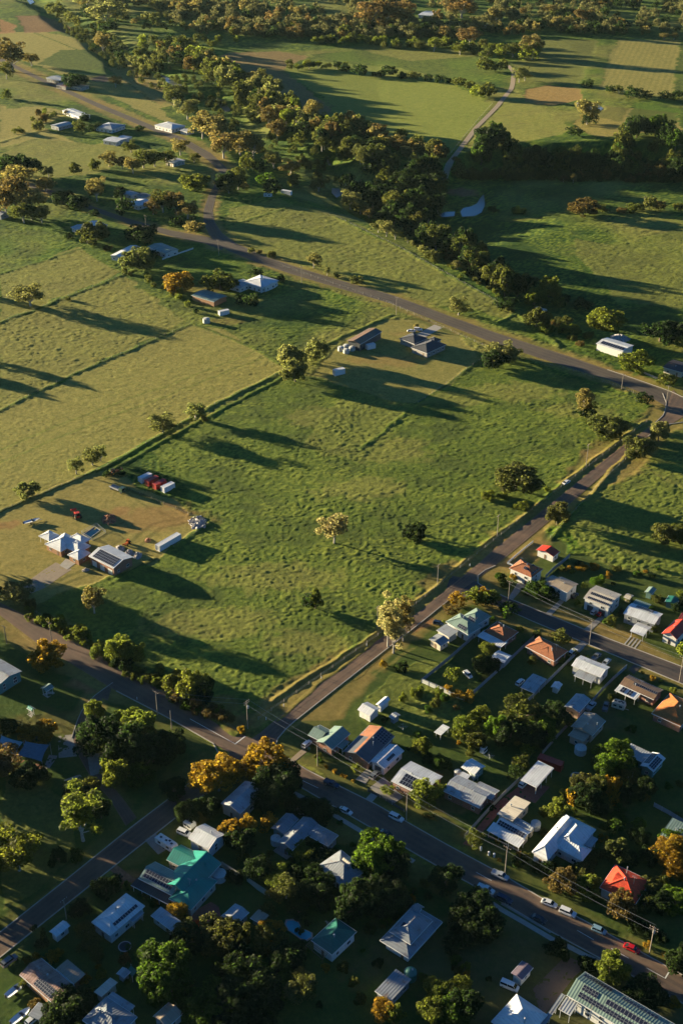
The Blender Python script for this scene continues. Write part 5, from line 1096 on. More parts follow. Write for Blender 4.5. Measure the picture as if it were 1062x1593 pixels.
def caravan(label, t, x, y, az, L=7.0, name='caravan', w=2.4, col='trim_white'):
    p = PT(t, x, y)[0]; r = thing(name, label, name, (p.x, p.y, p.z+.05), aim(az)); m = MB(); hw = w/2
    pr = [(-L/2,.5),(L/2-.3,.5),(L/2,1.1),(L/2-.35,2.5),(L/2-.8,2.7),(-L/2+.4,2.7),(-L/2,2.4)]; v = [(a,-hw,b) for a, b in pr]+[(a,hw,b) for a, b in pr]; n = 7
    m.add(v, [(k,(k+1) % n, n+(k+1) % n, n+k) for k in range(n)]+[tuple(range(n-1,-1,-1)), tuple(range(n,2*n))]); m.build('body', col, r)
    for (a, b) in ((-2,0),(0,0),(2,0),(.9,.5)): m = MB(); m.box(a*L/7-.35,a*L/7+.35,b-.3,b+.3,2.7,2.82); m.build('roof_hatch', 'black_plastic', r)
    for s in (-1, 1):
        for a in (-.25, .2): m = MB(); yy = s*hw; m.box(a*L-.55,a*L+.55,min(yy,yy+s*.03),max(yy,yy+s*.03),1.3,2.0); m.build('window', 'window_glass', r)
        m = MB(); m.bar((0,s*(hw-.25),0),(0,s*(hw-.02),0),.33,n=14); m.build('wheel', 'rubber', r, loc=(-.3,0,.33))
    m = MB(); m.beam((L/2-.1,0,.5),(L/2+1.2,0,.5),.12,.12); m.build('drawbar', 'galv', r)
caravan('long white caravan with roof hatches beside the teal roofed house', 'u2', 283, 558, 128, 7.5); caravan('small boxy white trailer next to the white four wheel drive', 'u2', 410, 452, 128, 3.2, 'trailer'); caravan('small cream camper trailer behind the brown roofed house', 'y4', 402, 535, 118, 4.5, 'trailer', col='wall_cream'); caravan('white caravan standing at the far roadside yard edge', 't3', 820, 52, 100, 6)
caravan('small white trailer behind the white garden studio', 'u4', 395, 322, 38, 2.4, 'trailer', 1.6)
def pool(label, t, c, wm='pool_water', rim='pale_concrete', deck=None):
    q = PT(t, *c); ctr = sum(q, Vector())/len(q); n = len(q); r = thing('swimming_pool', label, 'pool', (ctr.x, ctr.y, ctr.z))
    L = [p-ctr for p in q]; out = [p*1.13 for p in L]; m = MB(); m.add([(p.x,p.y,.16) for p in out]+[(p.x,p.y,.16) for p in L]+[(p.x,p.y,-.2) for p in out]+[(p.x,p.y,-.2) for p in L], [(k,(k+1) % n,n+(k+1) % n,n+k) for k in range(n)]+[(2*n+k,2*n+(k+1) % n,(k+1) % n,k) for k in range(n)]+[(n+k,n+(k+1) % n,3*n+(k+1) % n,3*n+k) for k in range(n)]); m.build('coping', rim, r)
    m = MB(); m.add([(p.x,p.y,.06) for p in L], [tuple(range(n))]); m.build('water', wm, r)
m_, t_, b_ = newmat('pool_water'); b_.inputs['Base Color'].default_value = (.04,.42,.52,1); b_.inputs['Roughness'].default_value = .1; bump(t_, b_, noise(t_, 1.2, 3, .6, objco(t_)), .15, .05)
m_, t_, b_ = newmat('dark_pool'); b_.inputs['Base Color'].default_value = (.012,.05,.10,1); b_.inputs['Roughness'].default_value = .1
pool('kidney shaped blue swimming pool beside the dark green roofed house', 'u7', (690,312, 698,292, 730,290, 758,302, 775,335, 800,345, 828,358, 828,382, 800,398, 770,390, 735,365, 705,345))
pool('rectangular dark blue pool behind the white farmhouse', 'x2', (500,135, 610,62, 660,95, 560,170), 'dark_pool')
for t, c, lab, m in [('x2', (480,125,630,45,720,120,590,195), 'dark glass fence around the farmhouse pool', 'galv')]:
    q = PT(t, *c); ctr = sum(q, Vector())/4; r = thing('pool_fence', lab, 'fence', ctr)
    for i in range(4):
        a, b = q[i]-ctr, q[(i+1) % 4]-ctr; mb = MB(); mb.beam(a+Vector((0,0,1.2)), b+Vector((0,0,1.2)), .05, .05); mb.beam(a+Vector((0,0,.1)), b+Vector((0,0,.1)), .05, .05); L = (b-a).length
        for k in range(int(L/.25)): p = a.lerp(b, k/int(L/.25)); mb.bar(p, p+Vector((0,0,1.2)), .02, n=4)
        mb.build('panel', m, r)
def trampoline(label, t, x, y, r_=1.8):
    p = PT(t, x, y)[0]; r = thing('trampoline', label, 'trampoline', p); m = MB(); m.lathe([(r_*.85,.88),(r_*.84,.9)], 24); m.build('mat', 'black_plastic', r); m = MB()
    for k in range(24):
        a, b = 2*math.pi*k/24, 2*math.pi*(k+1)/24; m.beam((math.cos(a)*r_*.93,math.sin(a)*r_*.93,.9),(math.cos(b)*r_*.93,math.sin(b)*r_*.93,.9),.3,.06)
    m.build('pad', 'galv', r)
    for k in range(6): a = k*math.pi/3; m = MB(); m.bar((math.cos(a)*r_,math.sin(a)*r_,0),(math.cos(a)*r_,math.sin(a)*r_,.9),.03); m.build('leg', 'galv', r)
trampoline('round trampoline on the lawn below the red container', 'y3', 800, 180); trampoline('trampoline in the yard left of the white pyramid house', 'u6', 690, 445)
def pergola(label, t, c, h=2.5, mat='trim_white', name='pergola', n=6):
    q = PT(t, *c); ctr = sum(q, Vector())/4; r = thing(name, label, name.replace('_', ' '), ctr); L = [p-ctr for p in q]
    for p in L: m = MB(); m.box(p.x-.06,p.x+.06,p.y-.06,p.y+.06,0,h); m.build('post', mat, r)
    for i in range(4): m = MB(); m.beam(L[i]+Vector((0,0,h+.08)), L[(i+1) % 4]+Vector((0,0,h+.08)), .08, .16); m.build('beam', mat, r)
    m = MB()
    for k in range(n+1): m.beam(L[0].lerp(L[1], k/n)+Vector((0,0,h+.22)), L[3].lerp(L[2], k/n)+Vector((0,0,h+.22)), .06, .1)
    m.build('rafters', mat, r)
pergola('timber pergola frame at the corner of the dark green roofed house', 'u7', (800,462,840,425,935,488,890,540), mat='timber'); pergola('white pergola frame between studio and grey roofed brick house', 'u4', (290,430,315,405,362,475,335,498))
def sail(label, t, c, hs, mat):
    q = PT(t, *c); ctr = sum(q, Vector())/len(q); r = thing('shade_sail', label, 'shade sail', ctr); n = len(q); L = [p-ctr+Vector((0,0,h)) for p, h in zip(q, hs)]
    N = 8; V = []; F = []
    if n == 4:
        for i in range(N+1):
            for j in range(N+1):
                u, v = i/N, j/N; u2 = u+(.5-u)*.10*4*v*(1-v); v2 = v+(.5-v)*.10*4*u*(1-u); p = L[0].lerp(L[1], u2).lerp(L[3].lerp(L[2], u2), v2); V.append(p)
        F = [(i*(N+1)+j, (i+1)*(N+1)+j, (i+1)*(N+1)+j+1, i*(N+1)+j+1) for i in range(N) for j in range(N)]
    m = MB(); m.add(V, F); m.add([p-Vector((0,0,.02)) for p in V], F); m.build('sail', mat, r)
    for p in L: m = MB(); m.bar((p.x*1.03,p.y*1.03,-.1), (p.x*1.03,p.y*1.03,p.z+.3), .09, n=8); m.build('post', 'galv', r)
sail('large dark blue shade sail over the playground', 'w7', (175,1290, 265,1175, 490,1190, 415,1345), (4.2,5.2,4.4,4.0), 'blue_cloth'); sail('pale blue shade sail left of the dark blue one', 'w7', (-30,1230, 40,1130, 240,1165, 170,1290), (4.6,5.6,4.4,4.2), 'pale_blue_cloth')
slab('play_surface', 'soil', 'w7', 140,1270, 250,1230, 420,1300, 400,1350, 250,1320); slab('paving', 'concrete', 'w7', 405,1350, 470,1190, 550,1200, 540,1225, 440,1365)
sail('dark green shade cloth beside the small silver shed', 'y7', (360,420,400,375,455,420,410,465), (2.2,2.4,2.2,2.0), 'tank_green')
# ------------------------------------------------------------------ vehicles
for a in [('hatch','white','white hatchback parked nose up beside the green roofed brick house','v3',258,212,38), ('ute','navy','dark utility parked at the kerb before the dark roofed house','v3',360,376,122),
 ('sedan','white','white sedan driving on the main road nearest the corner','v3',418,488,124), ('suv','white','white wagon parked at the kerb below a power pole','v3',627,516,124), ('sedan','dark','dark car half hidden under the big bright tree edge','v3',585,582,124),
 ('suv','grey','dark grey four wheel drive in the white garage driveway','y8',762,465,38), ('hatch','teal','teal car under the dark tree near the corner','y8',90,532,100), ('ute','white','white utility parked on the lower side of the main road','u8',903,305,122), ('sedan','dark','black car parked right behind the white utility','u8',992,355,122),
 ('ute','silver','silver utility parked below the white house power pole','u8',982,228,122), ('sedan','white','white sedan first of two white cars at the upper kerb','v2',277,480,118), ('suv','white','white wagon second of two white cars at the upper kerb','v2',385,534,120),
 ('hatch','lblue','pale blue hatchback parked ahead of the two white cars','v2',568,638,120), ('sedan','red','bright red car on the main road near the right edge','v2',760,745,122), ('sedan','dark','dark car on the lower lane opposite the white sedan','v2',215,572,122),
 ('suv','navy','dark blue car at the kerb below the long brick drive','v2',14,458,122), ('suv','white','white car parked on the drive beside the long fence','v1',495,452,38), ('hatch','silver','silver hatchback beside the red car under the white house','v1',605,243,38), ('hatch','red','red hatchback in the driveway of the wide white house','v1',638,252,38),
 ('hatch','dark','dark car beside the beige roofed highset house','v1',505,160,38), ('ute','grey','grey utility on the grass before the long white bungalow','v1',615,475,38), ('sedan','silver','pale silver car right of the grey utility on the grass','v1',668,500,38), ('hatch','navy','small blue car behind the flat grey garage','w6',297,345,110),
 ('hatch','white','small white car standing in the fenced back yard','w6',517,732,150), ('suv','white','white four wheel drive beside the white weatherboard house','u2',380,490,118), ('suv','grey','grey four wheel drive on the verge before the pink roofed house','u6',55,522,40), ('hatch','white','white car in the bottom left corner carport drive','u6',182,845,40),
 ('sedan','white','white car on the grass verge of the long straight road','v5',529,563,45), ('sedan','white','white car left of the slate roofed house driveway','w2',605,138,100), ('suv','white','white wagon beside the slate roofed house driveway','w2',645,130,100),
 ('ute','silver','silver utility behind the peach walled garage','y4',120,530,38), ('ute','grey','grey utility on the gravel beside the pinkish cream house','y4',270,535,20), ('suv','white','white car peeking from the large white carport','y3',322,238,38), ('van','white','white van on the shaded yard near the purple roofed shed','y6',112,235,118),
 ('hatch','white','white car beside the grey back yard carport','v1',225,605,38), ('sedan','white','white car parked inside the open fronted shed yard','w5',600,528,120)]:
    car(*a)
# ------------------------------------------------------------------ poles, wires, fences
PROTO = {}
def power_pole(label, t, bx, by, H=10.0, az=128, arm=True, tr=False, name='power_pole', lamp=False):
    p = PT(t, bx, by)[0]; r = thing(name, label, 'power pole' if name == 'power_pole' else name.replace('_', ' '), p, aim(az), 'poles along the roads')
    m = MB(); m.bar((0,0,-.3),(0,0,H), .17, .11, 8); m.build('pole', 'pole_timber' if name == 'power_pole' else 'galv', r)
    if arm:
        for z in (H-.4, H-1.3)[:(2 if tr else 1)]:
            m = MB(); m.beam((0,-1.25,z),(0,1.25,z),.1,.12); a = m.build('crossarm', 'timber', r)
            m = MB()
            for y in (-1.1,-.4,.4,1.1): m.lathe([(.05,z+.06),(.07,z+.14),(.04,z+.2),(.06,z+.26)], 8, 0, y)
            m.build('insulators', 'trim_white', a)
    if tr: m = MB(); m.lathe([(.32,H-3.0),(.34,H-2.9),(.34,H-2.0),(.28,H-1.9)], 12, .5, 0); m.build('transformer', 'wall_grey', r)
    if lamp: m = MB(); m.bar((0,0,H-.2),(0,1.6,H+.3),.05); m.box(-.12,.12,1.4,2.1,H+.24,H+.36); m.build('lamp_head', 'galv', r)
    return p
PL = {}
for k, a in dict(a=('power pole before the wide white house on the back street','v1',580,405,11,38), b=('power pole at the right end of the back street','v1',1040,598,11,38), c=('pole beside the first bend of the back street','w6',820,182,10,38),
  d=('power pole with crossarm in tall grass above the long road','v5',213,806,10.5,128), e=('plain pole standing in the paddock by the long road','v5',618,491,12,128), f=('power pole on the lower side of country road bend','v5',780,136,9,38), g=('power pole at the top road junction','v5',985,196,9.5,38),
  h=('white pole beside the country road near the slate roofed house','t4',185,413,11,38), i=('pole beside the side road between the dark trees','t3',448,152,10,38), j=('pole at the fork of the two country roads','t3',670,232,10.5,38), k=('pole on the verge opposite the white house','t3',923,316,11,38),
  l=('tall power pole with two crossarms at the crossroads','v3',15,142,12,128,True,True), m=('power pole before the green roofed brick house','v3',302,296,10,38), n=('power pole on the verge below the silver roofed house','v3',668,520,11,38), o=('power pole before the veranda panel house','u8',1008,212,11,38),
  p=('leaning power pole with transformer near the red tiled house','v2',862,772,11,38,True,True), q=('power pole at the lower road edge by the shrub row','v6',652,562,10,38), r=('pole on the park side of the dirt edged road','v6',710,622,8,38,False), s=('pole on the verge above the left teal building','v6',30,270,8,38),
  t=('pole half hidden behind the tall gum','v4',548,312,10,128), u=('pole in the paddock corner opposite the back street','v4',797,128,9,128), v=('thin pole beside the small white roadside shed','u6',368,282,8,128), w=('pole poking above the round golden brown tree','v6',215,262,9,38)).items(): PL[k] = power_pole(*a)
def wire(a, b, label, offs=(-1.1,1.1), ha=9.7, hb=9.7):
    A, B = PL[a], PL[b]; mb = MB(); d = (B-A).normalized(); s = Vector((-d.y, d.x, 0))
    for o in offs:
        p = A+s*o+Vector((0,0,ha)); q = B+s*o+Vector((0,0,hb)); L = (q-p).length; N = 12; pr = None
        for k in range(N+1):
            u = k/N; c = p.lerp(q, u)-Vector((0,0,4*L*.018*u*(1-u)))
            if pr: mb.bar(pr, c, .022, n=4, caps=False)
            pr = c
    o = mb.build('power_line', 'galv'); o['label'] = label; o['category'] = 'power line'
wire('l', 'm', 'power line from the crossroads pole to the brick house pole', ha=11.6); wire('m', 'n', 'power line above the fenced front yards', hb=10.6); wire('n', 'o', 'power line along the main road verge', ha=10.6, hb=10.6); wire('o', 'p', 'power line toward the pole near the red tiled house', ha=10.6, hb=10.6)
wire('c', 'a', 'power line over the first half of the back street', hb=10.6); wire('a', 'b', 'power line over the right half of the back street', ha=10.6, hb=10.6); wire('q', 'l', 'power line beside the dirt edged road', hb=11.6)
def fence(label, t, c, h=1.8, mat='wall_grey', th=.06, gap=2.4, name='fence', ptop=True):
    q = PT(t, *c); r = thing(name, label, 'fence', q[0]); L = [p-q[0] for p in q]; mb = MB(); posts = []
    for a, b in zip(L[:-1], L[1:]):
        n = max(1, int((b-a).length/gap)); 
        for k in range(n):
            p0 = a.lerp(b, k/n); p1 = a.lerp(b, (k+1)/n); posts.append(p0)
            mb.beam(p0+Vector((0,0,h/2+.05)), p1+Vector((0,0,h/2+.05)), th, h-.1)
    posts.append(L[-1]); mb.build('panel', mat, r)
    pm = MB(); pm.box(-.06,.06,-.06,.06,-.1,h+.08); pm0 = None
    for p in posts[:90]:
        if pm0 is None: pm0 = pm.build('post', 'galv', r, loc=p)
        else: o = pm0.copy(); COL.objects.link(o); o.parent = r; o.location = p
    return r
fence('long white metal fence behind the pale green house yard', 'w6', (635,350, 560,450, 380,610, 270,700, 172,780, 380,869)); fence('pale fence dividing the orange house yard from the terracotta one', 'w6', (1040,430, 950,510, 780,670, 560,869))
fence('pale fence running down beside the terracotta hipped house', 'v1', (550,427, 480,490, 380,590, 265,702)); fence('pale fence along the gravel drive of the pinkish cream house', 'v1', (770,527, 700,590, 640,650, 580,722)); fence('fence continuing down behind the peach walled garage', 'u5', (290,205, 200,300, 100,415), mat='wall_peach')
fence('pale timber fence along the long brick drive', 'u4', (600,470, 500,565, 400,670, 290,795), mat='wall_cream', th=.1); fence('white wall fence around the corner house lawn', 'y1', (485,455, 400,520, 300,605, 200,690, 260,715), h=1.0, mat='trim_white', th=.15)
fence('grey fence between the corner house and beige roofed house', 'y1', (885,618, 800,690, 700,770, 620,850)); fence('stone coloured garden fence right of the white weatherboard house', 'x1', (695,262, 800,330, 920,400), mat='wall_cream', th=.12); fence('cream garden wall below the round garden tank', 'x1', (980,430, 1062,500, 1130,545), mat='wall_cream', th=.12)
fence('dark picket fence before the silver roofed brick house', 'y8', (700,590, 800,640, 900,700, 1000,760), h=1.2, mat='wall_dark'); fence('low timber fence along the front of the veranda panel house', 'u4', (420,790, 520,835, 600,875), h=1.2, mat='timber'); fence('pale fence between hidden yards right of the red tiled house', 'w8', (820,710, 950,780, 1062,850), mat='wall_grey')
fence('pale fence below the big teal roofed house', 'u7', (340,-10, 435,52), mat='wall_cream'); fence('long pale fence between the willow and the round garden tank', 'u7', (478,75, 610,165), mat='wall_cream'); fence('pale rear fence beside the green roofed wooden pergola house', 'u7', (965,465, 1062,370), h=1.2, mat='trim_white')
fence('low white fence below the long green grey shed', 't3', (497,245, 592,212), h=1.2, mat='trim_white'); fence('pale fence by the country road near the low brown house', 'w5', (800,650, 870,680, 920,700), h=1.3, mat='wall_cream'); fence('short white fence on the vegetable garden edge', 'f', (655,1062, 700,1082, 722,1090), h=1.6, mat='trim_white')
def boll(label, name, pts_, h, r_, mat, group, cat):
    o0 = None
    for (t, x, y) in pts_:
        p = PT(t, x, y)[0]
        if o0 is None:
            mb = MB(); mb.lathe([(r_,-.1),(r_,h*.8),(r_*1.15,h*.85),(r_*1.1,h),(r_*.4,h+.05)], 10); o0 = mb.build(name, mat, loc=p); o = o0
        else: o = o0.copy(); COL.objects.link(o); o.location = p
        o['label'] = label; o['category'] = cat; o['group'] = group
boll('white marker post standing on the long road grass verge', 'marker_post', [('v4',318,520),('v4',505,385),('v4',163,635),('v4',90,690),('v4',930,55),('v6',567,500)], 1.1, .12, 'trim_white', 'white posts along the roads', 'post')
boll('white gatepost pillar in the front yard row of the panel house', 'gate_pillar', [('v3',942,630),('v3',975,645),('v3',1008,665),('v3',1030,672)], 1.4, .3, 'trim_white', 'white pillars at the front yards', 'pillar')
mb = MB(); mb.lathe([(.35,-.1),(.35,1.0),(.3,1.6),(.1,1.9)], 12); o = mb.build('road_barrier', 'red_paint', loc=PT('v2', 996, 845)[0]); o['label'] = 'red traffic post standing on the verge at the lower right'; o['category'] = 'traffic post'
def clothesline(label, t, x, y):
    p = PT(t, x, y)[0]; r = thing('clothesline', label, 'clothesline', p); m = MB(); m.bar((0,0,0),(0,0,2.1),.04); m.build('post', 'galv', r); m = MB()
    for k in range(4):
        a = k*math.pi/2; m.bar((0,0,2.0),(math.cos(a)*1.7,math.sin(a)*1.7,2.2),.025,n=4)
        for q in (.6,1.1,1.65): m.bar((math.cos(a)*q,math.sin(a)*q,2.1),(math.cos(a+math.pi/2)*q,math.sin(a+math.pi/2)*q,2.1),.012,n=4)
    m.build('arms', 'galv', r)
clothesline('rotary clothesline behind the white weatherboard house','u2',740,660); clothesline('rotary clothesline on the lawn near the small grey shed','u3',730,275); clothesline('rotary clothesline on the grass by the yard trailer','u4',425,365)

def field_fence(label, pl, step=6.0):
    q = resample(W2(pl), 2); w_ = W2(pl); L = sum(math.hypot(w_[i+1][0]-w_[i][0], w_[i+1][1]-w_[i][1]) for i in range(len(w_)-1)); n = min(98, max(4, int(L/step))); q = resample(w_, n)
    p0 = Vector((q[0].x, q[0].y, gz_at(q[0].x, q[0].y))); r = thing('field_fence', label, 'fence', p0); m = MB(); m.bar((0,0,-.3), (0,0,1.5), .10, .09, 6); o0 = None; P_ = []
    for p in q:
        c = Vector((p.x, p.y, gz_at(p.x, p.y)))-p0; P_.append(c)
        if o0 is None: o0 = m.build('post', 'pole_timber', r, loc=c)
        else: o = o0.copy(); COL.objects.link(o); o.parent = r; o.location = c
    m = MB()
    for a, b in zip(P_[:-1], P_[1:]):
        for z in (.5, .85, 1.25): m.bar(a+Vector((0,0,z)), b+Vector((0,0,z)), .012, n=3, caps=False)
    m.build('wires', 'galv', r)
for lab, pl in [('post and wire fence between the dry paddock and the big green paddock', [(0,797),(165,727),(330,632),(440,578)]), ('post and wire fence along the long road edge of the big paddock', [(402,1120),(587,990),(730,872),(860,768),(1005,657)]),
    ('post and wire fence on the upper side of the dry paddock', [(0,640),(117,582),(295,506)]), ('post and wire fence across the upper left paddocks', [(0,503),(193,428)]), ('post and wire fence beside the dirt edged road', [(40,945),(130,995),(210,1045),(300,1095),(370,1138)]),
    ('post and wire fence along the country road above the slate house', [(440,415),(600,470),(766,545),(900,580),(1000,618)]), ('post and wire fence along the paddock bank above the creek', [(522,338),(620,385),(700,430),(800,485)]), ('post and wire fence right of the slate roofed house lawn', [(745,562),(650,628)]),
    ('post and wire fence on the farmyard corner', [(200,762),(327,815),(270,852)]), ('post and wire fence on the right paddock beside the long road', [(855,838),(935,750),(1000,690)]), ('post and wire fence beside the far gravel track', [(700,240),(740,190),(765,162)])]: field_fence(lab, pl)
def bin_(label, t, x, y, lid):
    p = PT(t, x, y)[0]; r = thing('wheelie_bin', label, 'wheelie bin', p, random.uniform(0, 6)); m = MB(); m.add([(-.24,-.26,.05),(.24,-.26,.05),(.24,.26,.05),(-.24,.26,.05),(-.3,-.35,.98),(.3,-.35,.98),(.3,.35,.98),(-.3,.35,.98)], [(0,3,2,1),(0,1,5,4),(1,2,6,5),(2,3,7,6),(3,0,4,7)]); m.build('body', 'tank_green', r)
    m = MB(); m.box(-.32,.32,-.38,.38,.98,1.06); m.build('lid', lid, r)
    for s in (-1, 1): m = MB(); m.bar((s*.22,.3,.12),(s*.28,.3,.12),.12,n=10); m.build('wheel', 'rubber', r)
for a in [('green lidded bin beside the green roofed house drive','y8',215,250,'tank_green'),('red lidded bin at the long white garage','y8',690,360,'red_paint'),('yellow lidded bin by the wide white house','y2',400,500,'yellow_paint'),('red lidded bin next to the white carport','y2',720,690,'red_paint'),
  ('yellow lidded bin behind the silver roofed house','u3',900,590,'yellow_paint'),('green lidded bin beside the white weatherboard house','x1',670,200,'tank_green'),('red lidded bin by the corner house garage','y1',250,760,'red_paint'),('green lidded bin outside the peach walled garage','u5',340,150,'tank_green')]: bin_(*a)
